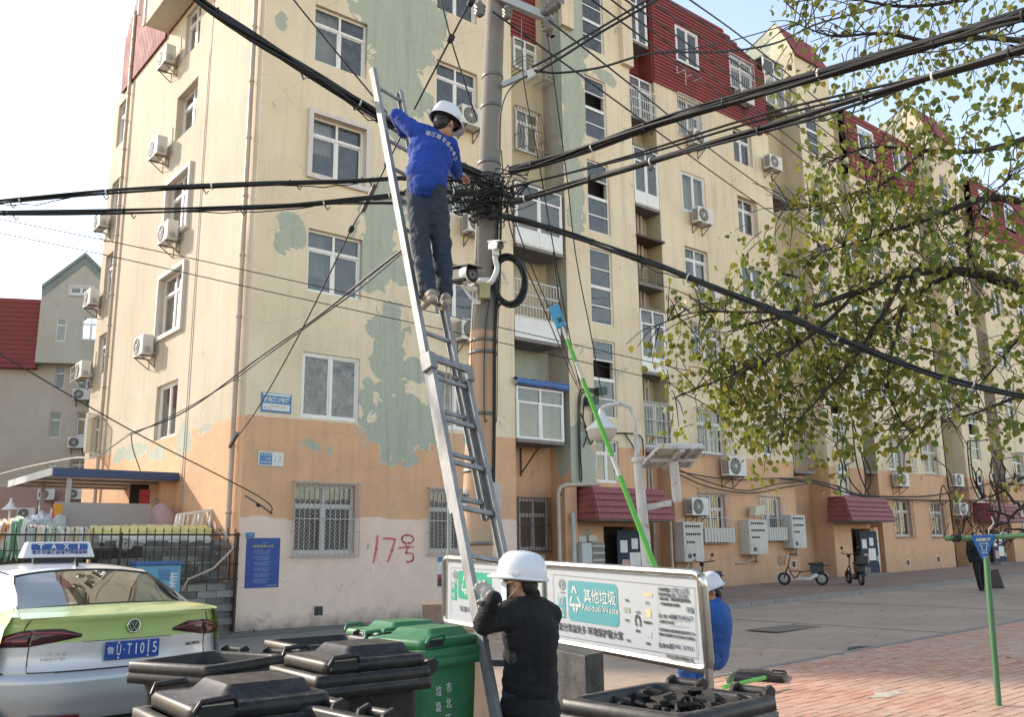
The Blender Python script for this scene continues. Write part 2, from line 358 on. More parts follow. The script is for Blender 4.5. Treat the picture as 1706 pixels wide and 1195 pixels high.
def window(root, f, u0, u1, z0, z1, style='T', d=.11, mat=None, frost=False, curt=None, grille=None, gm=None, surround=False, fr=.055, open_=False):
    mat = mat or M_white; mb = MB(); W_, H_ = u1-u0, z1-z0; pn = []
    for a, b, c, e in ((u0,u1,z0,z0+fr),(u0,u1,z1-fr,z1),(u0,u0+fr,z0+fr,z1-fr),(u1-fr,u1,z0+fr,z1-fr)): fb(mb, f, a, b, c, e, d, d+.07)
    iu0, iu1, iz0, iz1 = u0+fr, u1-fr, z0+fr, z1-fr; mu = (u0+u1)/2
    if style == 'T':
        t = z0+H_*.70; fb(mb, f, iu0, iu1, t-.035, t+.035, d-.004, d+.06); fb(mb, f, mu-.03, mu+.03, t+.035, iz1, d+.003, d+.06); fb(mb, f, mu-.035, mu+.03, iz0, t-.035, d+.003, d+.06)
        s = .035
        for a, b, dd in ((iu0, mu-.035, .012), (mu+.03, iu1, .03)):
            fb(mb, f, a, b, iz0, iz0+s, d+dd, d+dd+.03); fb(mb, f, a, b, t-.035-s, t-.035, d+dd, d+dd+.03); fb(mb, f, a, a+s, iz0+s, t-.035-s, d+dd, d+dd+.03); fb(mb, f, b-s, b, iz0+s, t-.035-s, d+dd, d+dd+.03)
        pn = [(iu0, mu-.03, t+.035, iz1, .04), (mu+.03, iu1, t+.035, iz1, .04), (iu0+s, mu-.035-s, iz0+s, t-.035-s, .03), (mu+.03+s, iu1-s, iz0+s, t-.035-s, .045)]
    elif style == 'H':
        s = .04; fb(mb, f, mu-.03, mu+.03, iz0, iz1, d-.004, d+.06)
        for a, b, dd in ((iu0, mu-.03, .012), (mu+.03, iu1, .03)):
            fb(mb, f, a, b, iz0, iz0+s, d+dd, d+dd+.03); fb(mb, f, a, b, iz1-s, iz1, d+dd, d+dd+.03)
            fb(mb, f, a, a+s, iz0+s, iz1-s, d+dd, d+dd+.03); fb(mb, f, b-s, b, iz0+s, iz1-s, d+dd, d+dd+.03)
        pn = [(iu0+s, mu-.03-s, iz0+s, iz1-s, .03), (mu+.03+s, iu1-s, iz0+s, iz1-s, .045)]
    elif style == 'N':                          # narrow: small light over a tall one
        t = z0+H_*.70; fb(mb, f, iu0, iu1, t-.035, t+.035, d-.004, d+.06)
        pn = [(iu0, iu1, iz0, t-.035, .03), (iu0, iu1, t+.035, iz1, .04)]
    elif style == 'S':                          # stairwell: two lights over two lights, heavy bar between
        q = [iz0, z0+H_*.24, z0+H_*.49, z0+H_*.74, iz1]; w = [0, .02, .05, .02, 0]
        for k in (1, 2, 3): fb(mb, f, iu0, iu1, q[k]-w[k], q[k]+w[k], d-.004*(k == 2), d+.05)
        pn = [(iu0, iu1, q[k]+w[k], q[k+1]-w[k+1], .03) for k in range(4)]
        if open_: pn.pop(2)
    if surround:
        k = .12
        for a, b, c, e in ((u0-k,u1+k,z0-k,z0-.002),(u0-k,u1+k,z1+.002,z1+k),(u0-k,u0-.002,z0-.002,z1+.002),(u1+.002,u1+k,z0-.002,z1+.002)): fb(mb, f, a, b, c, e, -.09, .02, 1)
    w = wpart('window', mb, [mat, M_trim], root)
    if open_ == 'half' and len(pn) > 1: pn = pn[:-1]
    for a, b, c, e, dd in pn:
        g = MB().add([f(a,c,d+dd), f(b,c,d+dd), f(b,e,d+dd), f(a,e,d+dd)], [(0,1,2,3)])
        wpart('pane', g, M_frost if frost else M_glass, w)
    if curt:
        g = MB(); K = 22; cu0 = u0+W_*curt[0]; cu1 = u0+W_*curt[1]
        g.grid([[f(cu0+(cu1-cu0)*i/K, z, d+.20+.03*math.sin(i*1.9)+.01*math.sin(i*5)) for i in range(K+1)] for z in (z0+H_*curt[2], z1)])
        wpart('curtain', g, curt[3] if len(curt) > 3 else M_curt, w)
    if grille:
        gm = gm or M_greybar; g = MB(); k = grille[1] if len(grille) > 1 else .07; e = .05; n = max(3, int(W_/.11)); a0, a1, c0, c1 = u0-e, u1+e, z0-e, z1+e
        kind = grille[0]
        def bar(p, q, t=.014): g.bar(p, q, t)
        if kind in ('bars', 'lattice', 'cage', 'slope'):
            top = k*.25 if kind == 'slope' else k
            F = lambda u, z: f(u, z, -(k+(top-k)*(z-c0)/(c1-c0)))
            for i in range(n+1):
                u = a0+(a1-a0)*i/n; bar(F(u,c0), F(u,c1), .016 if i in (0, n) else .012)
            for z in ((c0, (c0+c1)/2, c1) if kind != 'cage' else (c0, c0+(c1-c0)*.33, c0+(c1-c0)*.66, c1)): bar(F(a0,z), F(a1,z), .022)
            for u in (a0, a1):
                for z in (c0, c1, c0+(c1-c0)*.33): bar(F(u,z), f(u,z,.0), .018)
            if kind in ('cage', 'slope'):
                m = max(2, int(k/.12))
                for i in range(1, m):
                    for u in (a0, a1): bar(f(u,c0,-k*i/m), f(u,c1 if kind == 'cage' else c0+(c1-c0)*.5,-k*i/m), .012)
                for i in range(n+1): bar(f(a0+(a1-a0)*i/n,c0,-k), f(a0+(a1-a0)*i/n,c0,0), .012)
                if kind == 'cage':
                    for i in range(n+1): bar(f(a0+(a1-a0)*i/n,c1,-k), f(a0+(a1-a0)*i/n,c1,0), .012)
        if kind == 'lattice':
            st = .095; L = (a1-a0)+(c1-c0); i = 0
            while i*st < L:
                for sgn in (0, 1):
                    p0 = i*st; ua, za = (p0, 0) if p0 < (a1-a0) else (a1-a0, p0-(a1-a0)); ub, zb = (0, p0) if p0 < (c1-c0) else (p0-(c1-c0), c1-c0)
                    if sgn: ua, ub = (a1-a0)-ua, (a1-a0)-ub
                    bar(f(a0+ua, c0+za, -k*.5), f(a0+ub, c0+zb, -k*.5), .006)
                i += 1
        wpart('window_grille', g, gm, w)
    return w
def W(x0, y0, x1, y1, ax=1, v=Yf):
    a = on(x0, y0, ax, v); b = on(x1, y1, ax, v); k = 0 if ax == 1 else 1
    return min(a[k], b[k]), max(a[k], b[k]), b[2], a[2]

# ================================================================ the long apartment block
BLK = thing('apartment_building', 'long six storey cream block with orange base, peeling green patches and red clad top', 'building', (Xs, Yf, 0))
hA = []; winA = []
for q, st, kw in [((12.8,14.2,16.5,18.0),'T',{}),((9.92,11.45,13.55,15.1),'T',dict(curt=(0,.5,.1))),((12.8,14.22,13.45,14.92),'T',{}),((9.15,10.62,10.55,12.1),'T',dict(surround=True,curt=(0,.45,.45))),
                  ((12.8,14.2,10.5,12.0),'T',dict(curt=(.4,1,0,M_curt2))),((9.16,10.62,7.62,9.17),'T',dict(curt=(.0,.4,.3,M_curt2))),((12.8,14.2,7.6,9.1),'T',{}),((9.13,10.63,4.63,6.16),'H',dict(frost=True,d=.05)),((12.8,14.15,4.66,6.12),'H',dict(frost=True,d=.05)),
                  ((9.06,10.6,1.58,3.12),'T',dict(grille=('lattice',.12),gm=M_greybar)),((12.66,14.1,1.58,3.1),'T',dict(grille=('lattice',.12),gm=M_greybar))]:
    if abs(q[0]-9.92) < .01: q = (9.13,10.62,q[2],q[3])
    hA.append(q); winA.append((q, st, kw))
wa = MB(); holed(wa, fF, 7.82, 15.46, -.4, 18.62, hA)
wpart('wall', wa, M_A, BLK)
for q, st, kw in winA: window(BLK, fF, *q, style=st, **kw)
# front wall of the next section, red cladding above
hB = []; winB = []
def zone(x0, x1, z0, z1, st, **kw): hB.append((x0,x1,z0,z1)); winB.append(((x0,x1,z0,z1), st, kw))
zone(23.05,24.4,1.78,3.3,'T',grille=('bars',.12)); zone(26.28,27.5,1.85,3.3,'H',grille=('bars',.1),gm=M_whitebar)
zone(23.15,24.6,4.62,6.05,'T',grille=('cage',.3),curt=(.3,1,0)); zone(26.33,27.4,4.75,5.95,'H')
zone(23.1,24.7,7.7,9.0,'T',grille=('cage',.32),gm=M_whitebar); zone(26.2,27.4,7.65,8.95,'T')
zone(23.02,24.25,10.3,11.66,'T',curt=(.5,1,0)); zone(26.16,27.46,10.42,11.66,'H',d=.05)
zone(23.05,24.32,12.95,14.41,'H',curt=(0,1,0),d=.04); zone(26.18,27.38,12.86,14.29,'T',curt=(.15,.7,0),d=.2)
zone(23.05,24.35,15.8,17.25,'T',grille=('bars',.1),gm=M_whitebar,curt=(.2,1,0)); zone(26.17,27.32,15.64,17.0,'T')
wb = MB(); holed(wb, fF, 21.85, 28.43, -.4, 17.33, hB)
wpart('wall', wb, M_B, BLK)
for q, st, kw in winB: window(BLK, fF, *q, style=st, **kw)
def siding(f, u0, u1, z0, ztop, holes, name='siding', pitch=.134, mat=None, out=.05):
    mb = MB(); z = z0
    zmax = max(ztop(u0), ztop(u1), ztop((u0+u1)/2))
    while z < zmax:
        z2 = z+pitch; cuts = sorted({u0, u1, *[min(max(h[i], u0), u1) for h in holes if h[2] < z2 and h[3] > z for i in (0, 1)]})
        for a, b in zip(cuts, cuts[1:]):
            m = (a+b)/2
            if any(h[0] < m < h[1] and h[2] < z2 and h[3] > z for h in holes): continue
            K = max(1, int((b-a)/.4)); run = None
            for i in range(K+1):
                u = a+(b-a)*i/K if i < K else b
                okk = i < K and ztop(a+(b-a)*(i+.5)/K) > z+pitch*.5
                if okk and run is None: run = u
                if not okk and run is not None:
                    e = u
                    mb.add([f(run,z,-out), f(e,z,-out), f(e,z2,-out*.35), f(run,z2,-out*.35), f(run,z,0.002), f(e,z,0.002)], [(0,1,2,3),(4,5,1,0)]); run = None
        z = z2
    for (a, b) in ((u0, -1), (u1, 1)):
        zt = ztop(a); mb.add([f(a,z0,-out), f(a,z0,.3), f(a,zt,.3), f(a,zt,-out)], [(0,1,2,3)])
    return wpart(name, mb, mat or M_red, BLK, kind='stuff')
def ztB(u): return 20.9 if u < 25.9 else (20.9-(u-25.9)*.28 if u < 26.9 else 20.62-(u-26.9)*.43)
hR = [(23.07,24.32,18.6,20.0),(26.2,27.6,18.65,19.95)]
siding(fF, 21.85, 28.43, 17.33, ztB, hR)
for q, kw in zip(hR, (dict(style='H', d=-.06), dict(style='T', d=-.02, grille=('bars',.12), gm=M_whitebar))): window(BLK, fF, *q, **kw)
bk = MB()                                       # dark sheets standing in for room shade behind the openings
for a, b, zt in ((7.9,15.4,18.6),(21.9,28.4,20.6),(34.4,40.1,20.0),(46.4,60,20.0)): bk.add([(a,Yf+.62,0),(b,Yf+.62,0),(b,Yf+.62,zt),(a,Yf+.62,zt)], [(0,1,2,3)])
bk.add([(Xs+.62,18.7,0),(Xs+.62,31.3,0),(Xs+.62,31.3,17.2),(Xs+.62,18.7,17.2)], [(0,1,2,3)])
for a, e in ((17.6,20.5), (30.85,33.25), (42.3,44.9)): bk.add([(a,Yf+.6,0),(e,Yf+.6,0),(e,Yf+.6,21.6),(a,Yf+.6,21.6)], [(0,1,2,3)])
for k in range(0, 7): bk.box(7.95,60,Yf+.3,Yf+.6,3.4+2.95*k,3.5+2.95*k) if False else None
wpart('dark_backing', bk, M_dark, BLK)

# ---- stair towers
def tower(x0, x1, top, wmat, lx):
    hs = [(lx, lx+.95, a, b) for a, b in ((17.45,19.6),(14.34,16.47),(11.2,13.56),(8.28,10.66),(5.42,7.78),(3.5,4.75))]
    hs.append((x0+1.05, x0+2.75, -.4, 2.25))
    mb = MB(); holed(mb, fF, x0, x1, -.4, top, hs, .25); wpart('wall', mb, wmat, BLK)
    for i, h in enumerate(hs[:-1]):
        if i < 5: window(BLK, fF, *h, style='S', d=.06, fr=.05, open_=(i in (1, 2, 4)), curt=None)
        else: window(BLK, fF, *h, style='T', d=.06)
    return hs
tower(17.5, 20.62, 21.9, M_T, 18.5); tower(30.75, 33.35, 21.9, M_B, 31.25); tower(42.2, 45.0, 21.9, M_B, 42.95)
def side_face(x, y1, z0, z1, mat, prof=None):
    mb = MB()
    if prof: mb.add([(x, p, q) for p, q in prof], [tuple(range(len(prof)))])
    else: mb.add([(x,Yf,z0),(x,y1,z0),(x,y1,z1),(x,Yf,z1)], [(0,1,2,3)])
    return wpart('wall', mb, mat, BLK)
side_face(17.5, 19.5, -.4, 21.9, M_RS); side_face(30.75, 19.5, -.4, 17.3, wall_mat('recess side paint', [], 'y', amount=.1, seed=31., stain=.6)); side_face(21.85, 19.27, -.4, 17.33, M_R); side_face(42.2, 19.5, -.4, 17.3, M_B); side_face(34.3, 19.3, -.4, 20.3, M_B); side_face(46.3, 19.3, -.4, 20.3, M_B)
M_gab = wall_mat('gable paint', [(20.5,22.6,.7,1.0)], 'y', amount=.25, seed=40., base=(.62,.55,.40), orange=False)
for x0, x1 in ((17.5, 20.62), (30.75, 33.35), (42.2, 45.0)):
    pr = [(Yf,17.3),(24.5,17.3),(24.5,21.3),(19.5,23.4),(19.3,23.4),(Yf,21.75)]
    side_face(x0+.002, 0, 0, 0, M_gab, pr); side_face(x1-.002, 0, 0, 0, M_gab, pr)
    mb = MB(); 
    for x in (0,):
        mb.add([(x0-.02,Yf-.12,21.7),(x1+.02,Yf-.12,21.7),(x1+.02,19.4,23.46),(x0-.02,19.4,23.46),(x0-.02,24.6,21.35),(x1+.02,24.6,21.35)], [(0,1,2,3),(3,2,5,4)])
        mb.add([(x0-.02,Yf-.12,21.62),(x1+.02,Yf-.12,21.62),(x1+.02,Yf-.12,21.7),(x0-.02,Yf-.12,21.7)], [(0,1,2,3)])
    wpart('roof', mb, M_red, BLK)
wpart('pilaster', MB().box(20.62-.42,20.62+.06,Yf-.16,Yf-.002,17.4,21.8), M_B, BLK); wpart('pilaster', MB().box(17.44,17.95,Yf-.16,Yf-.002,17.75,21.8), M_B, BLK)
# ---- recess backs; unseen roof and core masses added to block light
rb = MB(); rb.add([(15.46,19.5,-.4),(17.5,19.5,-.4),(17.5,19.5,22),(15.46,19.5,22)], [(0,1,2,3)])
rb.add([(20.62,19.27,-.4),(21.85,19.27,-.4),(21.85,19.27,22),(20.62,19.27,22)], [(0,1,2,3)])
rb.add([(28.43,19.5,-.4),(30.75,19.5,-.4),(30.75,19.5,20),(28.43,19.5,20)], [(0,1,2,3)])
rb.add([(33.35,19.3,-.4),(34.3,19.3,-.4),(34.3,19.3,20),(33.35,19.3,20)], [(0,1,2,3)])
rb.add([(40.2,19.6,-.4),(42.2,19.6,-.4),(42.2,19.6,20),(40.2,19.6,20)], [(0,1,2,3)]); rb.add([(45,19.3,-.4),(46.3,19.3,-.4),(46.3,19.3,20),(45,19.3,20)], [(0,1,2,3)])
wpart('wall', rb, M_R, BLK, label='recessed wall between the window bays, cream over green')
rm = MB(); rm.box(15.3,60,19.9,29.3,0,20.2); rm.prism([(19.3,20.2),(29.3,20.2),(26,22.6),(22.5,22.6)], 7.9, 60, f=lambda p,q,t:(t,p,q)); rm.box(8.7,15.3,19.5,31,0,20.2)
wpart('roof', rm, simple('dark roof felt', (.13,.11,.10), .9), BLK)
# red slab under the top window of the first recess, its siding on the back wall
siding(shift(fF,.88), 15.47, 17.2, 17.35, lambda u: 20.5, [], pitch=.15)
siding(lambda u, z, d: (20.62+(u-20.62), Yf+.65+d, z), 20.62, 21.85, 17.35, lambda u: 20.8, [], pitch=.15)
pl = MB()
for i in range(6): pl.box(21.80, 21.848, Yf+.02+i*.105, Yf+.105+i*.105, 17.35, 20.8)
wpart('siding', pl, M_red, BLK, kind='stuff')
# far sections
for (x0, x1) in ((34.3,40.2),(46.3,60.0)):
    hs = []; wc = MB()
    xs_ = [(x0+1.0, x0+2.35), (x0+4.0, x0+5.25)] + ([(x0+8, x0+9.4), (x0+11, x0+12.4)] if x1 > 50 else [])
    for zi, (za, zb) in enumerate(((1.95,3.4),(4.62,5.95),(7.5,8.95),(10.4,11.7),(13.1,14.4),(15.7,17.05))):
        for k, (a, b) in enumerate(xs_): hs.append((a, b, za, zb))
    holed(wc, fF, x0, x1, -.4, 17.33, hs)
    for i, h in enumerate(hs):
        k = i % len(xs_); zi = i//len(xs_)
        g = ('bars',.1) if zi == 0 else (('cage',.45) if (zi == 1 and k == 0) else (('bars',.08) if zi == 1 else None))
        window(BLK, fF, *h, style='T', grille=g, gm=M_rust if zi == 0 else M_greybar, curt=(.2,.9,0) if (i % 3 == 0) else None)
    siding(fF, x0, x1, 17.33, lambda u: 20.4, [(a, b, 18.5, 19.8) for a, b in xs_], pitch=.2)
    for a, b in xs_: window(BLK, fF, a, b, 18.5, 19.8, style='H', d=-.05)
    wpart('wall', wc, M_B, BLK)
# ---- side wall
hS = [(22.98,24.6,4.57,6.05),(23.0,24.85,7.45,9.12),(23.05,24.8,10.25,11.92),(22.98,24.62,13.2,14.6),(23.1,24.3,15.7,17.1)]
for z0, z1 in ((15.3,16.9),(12.7,14.0),(9.8,11.4),(7.3,8.65),(4.6,5.95)): hS.append((29.75,30.8,z0,z1))
ws = MB(); holed(ws, fS, 18.62, 31.3, -.4, 17.25, hS)
wpart('wall', ws, M_S, BLK)
for i, h in enumerate(hS):
    window(BLK, fS, *h, style='H' if i in (0,) else 'T', surround=(i in (1, 2)), d=.2 if i in (3,) else .1, curt=(.1,.5,0) if i == 4 else None)
# open casement at the far edge of the side wall
oc = MB(); oc.bar((7.8,29.75,4.7),(7.35,29.5,4.7),.05); oc.bar((7.8,29.75,5.9),(7.35,29.5,5.9),.05); oc.bar((7.35,29.5,4.7),(7.35,29.5,5.9),.05); oc.bar((7.8,29.75,4.7),(7.8,29.75,5.9),.05)
wpart('casement', oc, M_white, BLK)
wpart('pane', MB().add([(7.8,29.74,4.72),(7.35,29.49,4.72),(7.35,29.49,5.88),(7.8,29.74,5.88)], [(0,1,2,3)]), M_glass, BLK.children[-1])
# red cladding of the side with the mansard outline, and the overhanging cream box
def zS(u): return 17.25+2.1 if u > 30.3 else (19.4+(30.3-u)*1.0 if u > 29.2 else 24)
siding(fS, 18.7, 30.45, 17.25, lambda u: min(zS(u), 21.5), [], pitch=.6, out=.03)
vs = MB()
u = 26.0
while u < 30.4:
    vs.prism([(u,17.2),(u+.13,17.2),(u+.13,zS(u)-.02),(u,zS(u)-.02)], -.075, -.032, f=lambda p, q, t: (Xs+t, p, q)); u += .16
wpart('siding', vs, M_red, BLK, kind='stuff')
ov = MB(); ov.box(7.1, 7.82-.003, 18.62, 25.9, 17.3, 22); wpart('overhang', ov, M_S, BLK, bevel=.02)
ov = MB(); ov.box(7.06, 7.12, 25.86, 26.0, 17.32, 22); ov.bar((7.05,26.4,17.9),(7.05,26.4,21),.1); wpart('trim', ov, M_trim, BLK)
# drainpipes
def drain(x, y, z0, z1, r=.055, step=1.0):
    mb = MB().tube([(x,y,z0),(x,y,z1)], r, 12); z = z0+.7
    while z < z1: mb.lathe((x,y,z), [(r,0),(r+.014,.005),(r+.014,.07),(r,.075)], 12); z += step
    return wpart('drainpipe', mb, M_pipe, BLK)
drain(7.72, 29.35, 0, 19.8); drain(7.72, 18.98, .3, 20, step=1.45); drain(21.28, 19.15, 3.2, 17.3); drain(21.45, 19.15, 0, 12.5)
mb = MB(); mb.bar((7.815,22.1,.5),(7.815,22.1,17),.015); mb.bar((7.815,22.25,.5),(7.815,22.2,15),.012); wpart('cable', mb, simple('pinkish grey cable', (.35,.27,.24), .7), BLK)
# narrow raised strip of the corner
mb = MB(); mb.box(7.80,7.835,18.60,18.9,-.4,4.55); 

# ---- balconies of the recesses
def balcony(kind, x0, x1, z0, z1, dep=.85, out=.0, label=None, panel=.0, mat=None):
    """one glazed or barred balcony between X0 and X1, its face OUT metres proud of the wall"""
    f = shift(fF, -out); t = MB()
    fb(t, f, x0, x1, z0-.10, z0, -.02, dep); sl_ = wpart('balcony', t, M_slab if kind != 'slabbrown' else M_brown, BLK, label=label)
    if kind == 'glazed':
        zp = z0+panel
        if panel > .05:
            p = MB(); fb(p, f, x0, x1, z0+.002, zp, 0, .04); fb(p, f, x0+.003, x1-.003, z0+.05, z0+.09, -.015, .0); fb(p, f, (x0+x1)/2-.012, (x0+x1)/2+.012, z0+.1, zp, -.012, 0); wpart('panel', p, M_white, sl_)
        p = MB(); fr = .055
        a, b, c, e = x0, x1, zp+.002, z1
        m = (a+b)/2; tt = c+(e-c)*.7
        for q in ((a,b,c,c+fr),(a,b,e-fr,e),(a,a+fr,c+fr,e-fr),(b-fr,b,c+fr,e-fr),(m-.03,m+.03,c+fr,e-fr)): fb(p, f, *q, 0, .06)
        fb(p, f, a+fr, m-.03, tt-.03, tt+.03, .003, .06); fb(p, f, m+.03, b-fr, tt-.03, tt+.03, .003, .06)
        fb(p, f, a+fr, a+fr+.04, c+fr, tt-.03, .01, .05); fb(p, f, m-.07, m-.03, c+fr, tt-.03, .01, .05); fb(p, f, m+.03, m+.07, c+fr, tt-.03, .01, .05); fb(p, f, b-fr-.04, b-fr, c+fr, tt-.03, .01, .05)
        wpart('window_frame', p, M_white, sl_)
        for q in ((a+fr, m-.03, c+fr, tt-.03), (m+.03, b-fr, c+fr, tt-.03), (a+fr, m-.03, tt+.03, e-fr), (m+.03, b-fr, tt+.03, e-fr)):
            wpart('pane', MB().add([f(q[0],q[2],.03), f(q[1],q[2],.03), f(q[1],q[3],.03), f(q[0],q[3],.03)], [(0,1,2,3)]), M_glass, sl_)
        r = MB(); fb(r, f, x0, x1, z1+.002, z1+.06, -.04, dep); wpart('balcony_roof', r, M_slab, sl_)
    elif kind in ('barred', 'barredwhite'):
        p = MB(); n = int((x1-x0)/.11); zp = z0+panel
        for i in range(n+1):
            u = x0+(x1-x0)*i/n; p.bar(f(u,zp,0), f(u,z1,0), .016)
        for z in (zp, zp+(z1-zp)*.3, zp+(z1-zp)*.62, z1): p.bar(f(x0,z,0), f(x1,z,0), .03)
        wpart('railing', p, mat or M_whitebar, sl_)
        if panel > .05:
            q = MB(); K = int((x1-x0)/.05); q.grid([[f(x0+(x1-x0)*i/K, z, .02*(i % 2)-.01) for i in range(K+1)] for z in (z0, zp)], sm=False); wpart('corrugated_panel', q, M_white, sl_)
    elif kind == 'open':
        p = MB(); n = int((x1-x0)/.09)
        for i in range(n+1):
            u = x0+(x1-x0)*i/n; p.bar(f(u,z0,0), f(u,z0+.45,0), .014)
        for k in range(5): p.bar(f(x0,z0+.02+k*.11,-.01), f(x1,z0+.02+k*.11,-.01), .014)
        for k in range(5): p.bar(f(x0,z0+.01,.1+k*.14), f(x1,z0+.01,.1+k*.14), .02)
        wpart('railing', p, mat or M_rust, sl_)
    return sl_
b1 = balcony('glazed', 15.48, 17.22, 4.58, 6.02, out=.04, label='white glazed bay with a crumpled blue tin roof')
mb = MB(); K = 26
mb.grid([[(15.40+i*1.95/K, Yf-.16+dy, 6.10+dz+rnd.uniform(-.02,.02)) for i in range(K+1)] for dy, dz in ((.02,-.05),(-.02,.0),(.0,.13),(.5,.16))]); wpart('tin_roof', mb, M_blue, b1)
for x in (15.52, 16.35): mb = MB(); mb.bar((x,Yf+.8,3.75),(x,Yf+.0,4.45),.03); mb.bar((x,Yf+.84,3.65),(x,Yf+.84,4.45),.03); wpart('bracket', mb, M_brown, b1)
balcony('barredwhite', 15.48, 17.2, 7.42, 9.1, panel=.62, label='white barred balcony over a corrugated panel')
b2 = balcony('glazed', 15.48, 17.28, 10.12, 12.0, out=.1, panel=.45, label='glazed balcony with a white panel and rusty underside')
window(BLK, shift(fF,.84), 16.3, 17.2, 13.55, 14.9, style='T', d=-.02, grille=('slope',.45), gm=M_rust)
window(BLK, shift(fF,.84), 16.25, 17.2, 16.3, 17.35, style='T', d=-.02)
mb = MB()
for z in (15.95, 16.1, 16.25, 16.4): mb.bar((16.2,Yf+.3,z),(17.45,Yf+.3,z),.02); mb.bar((16.2,Yf+.3,z),(16.2,Yf+.85,z),.02)
for k in range(5): mb.bar((16.2+k*.31,Yf+.3,15.95),(16.2+k*.31,Yf+.3,16.4),.02); mb.bar((16.2+k*.31,Yf+.3,15.95),(16.2+k*.31,Yf+.86,15.95),.02)
wpart('railing', mb, M_greybar, BLK)
window(BLK, shift(fF,.84), 16.2, 17.3, 1.6, 3.0, style='T', d=-.02, grille=('lattice',.1), gm=M_rust)
balcony('barred', 20.64, 21.83, 4.6, 6.08, label='barred balcony window on the second floor', mat=M_greybar)
window(BLK, shift(fF,.1), 20.66, 21.82, 4.66, 6.06, style='H', d=0)
balcony('glazed', 20.64, 21.83, 7.05, 9.08, panel=.42)
balcony('open', 20.64, 21.83, 9.95, 11.1, mat=M_rust)
mb = MB(); mb.box(20.6,21.88,Yf-.12,Yf+.6,11.45,11.52); wpart('balcony_roof', mb, M_brown, BLK)
balcony('glazed', 20.64, 21.83, 12.62, 14.65, panel=.42)
balcony('barredwhite', 20.64, 21.85, 15.7, 16.8, out=.05); window(BLK, shift(fF,.12), 20.66, 21.82, 15.8, 17.3, style='T', d=0)
balcony('glazed', 20.6, 21.6, 18.55, 20.6, out=.02)
for z0, kd in ((18.75,'glazed'),(14.85,'open'),(11.9,'open'),(9.6,'glazed'),(4.3,'barred')):
    balcony(kd, 28.5, 29.9, z0, z0+(2.0 if kd == 'glazed' else 1.5), mat=M_rust)
for z0 in (4.5, 7.4, 10.3, 13.2): balcony('barred' if z0 < 5 else 'glazed', 33.4, 34.28, z0, z0+1.6, mat=M_rust); balcony('barred', 45.1, 46.2, z0, z0+1.6, mat=M_rust)
balcony('glazed', 40.3, 41.5, 7.2, 9.0)

# ---- tiled awnings and stair doors
M_tile = simple('dusty red roof tile', (.25,.055,.055), .55, var=.5, dirt=(.20,.10,.09), coords='pos', vs=3)
M_door = simple('dark blue steel door', (.008,.022,.055), .65, var=.4, dirt=(.03,.04,.06))
M_jamb = wall_mat('porch wall paint', [], amount=.3, seed=55., stain=.8)
def awning(x0, x1, zb=2.42, ht=.88, yb=17.6):
    root = MB(); nrow = 5; parts = []
    A0, A1 = (x0, yb), (x1, yb); T = .22
    faces = [((x0-.0, yb), (x1, yb), (x0+.0, yb+T), (x1-.2, yb+T)), ((x0-.02, Yf-.05), (x0, yb), (x0+.15, Yf-.05), (x0+.0, yb+T))]
    mb = MB()
    for (p0, p1, q0, q1) in faces:
        for r in range(nrow):
            t0, t1 = r/nrow, (r+1)/nrow
            n = max(2, int(math.hypot(p1[0]-p0[0], p1[1]-p0[1])/.14)); 
            for k in range(n):
                s0, s1 = k/n+.012/n*3, (k+1)/n-.012/n*3
                def P(s_, t_, off):
                    b = [p0[i]+(p1[i]-p0[i])*s_ for i in (0, 1)]; q = [q0[i]+(q1[i]-q0[i])*s_ for i in (0, 1)]
                    nx, ny = (p1[1]-p0[1]), -(p1[0]-p0[0]); L = math.hypot(nx, ny)
                    return (b[0]+(q[0]-b[0])*t_+nx/L*off, b[1]+(q[1]-b[1])*t_+ny/L*off, zb+ht*t_)
                o1, o0 = .05, .005
                mb.add([P(s0,t0,o1), P(s1,t0,o1), P(s1,t1,o0), P(s0,t1,o0), P(s0,t0,0), P(s1,t0,0)], [(0,1,2,3),(4,5,1,0),(0,3,4),(1,5,2)])
        mb.add([(p0[0],p0[1],zb),(p1[0],p1[1],zb),(q1[0],q1[1],zb+ht),(q0[0],q0[1],zb+ht)], [(0,1,2,3)])
    mb.add([(x1,yb,zb),(x1,Yf-.01,zb),(x1-.2,Yf-.01,zb+ht),(x1-.2,yb+T,zb+ht)], [(0,1,2,3)])
    mb.add([(x0,yb+T,zb+ht),(x1-.2,yb+T,zb+ht),(x1-.2,Yf,zb+ht+.03),(x0,Yf,zb+ht+.03)], [(0,1,2,3)])
    aw = wpart('awning', mb, M_tile, BLK)
    u = MB().box(x0+.02,x1-.02,yb+.02,Yf-.01,zb-.05,zb+.0); wpart('awning_underside', u, M_slab, aw)
    return aw
awning(17.5, 20.63); awning(30.3, 33.45, 2.52, .85); awning(42.3, 45.2, 2.6, .8)
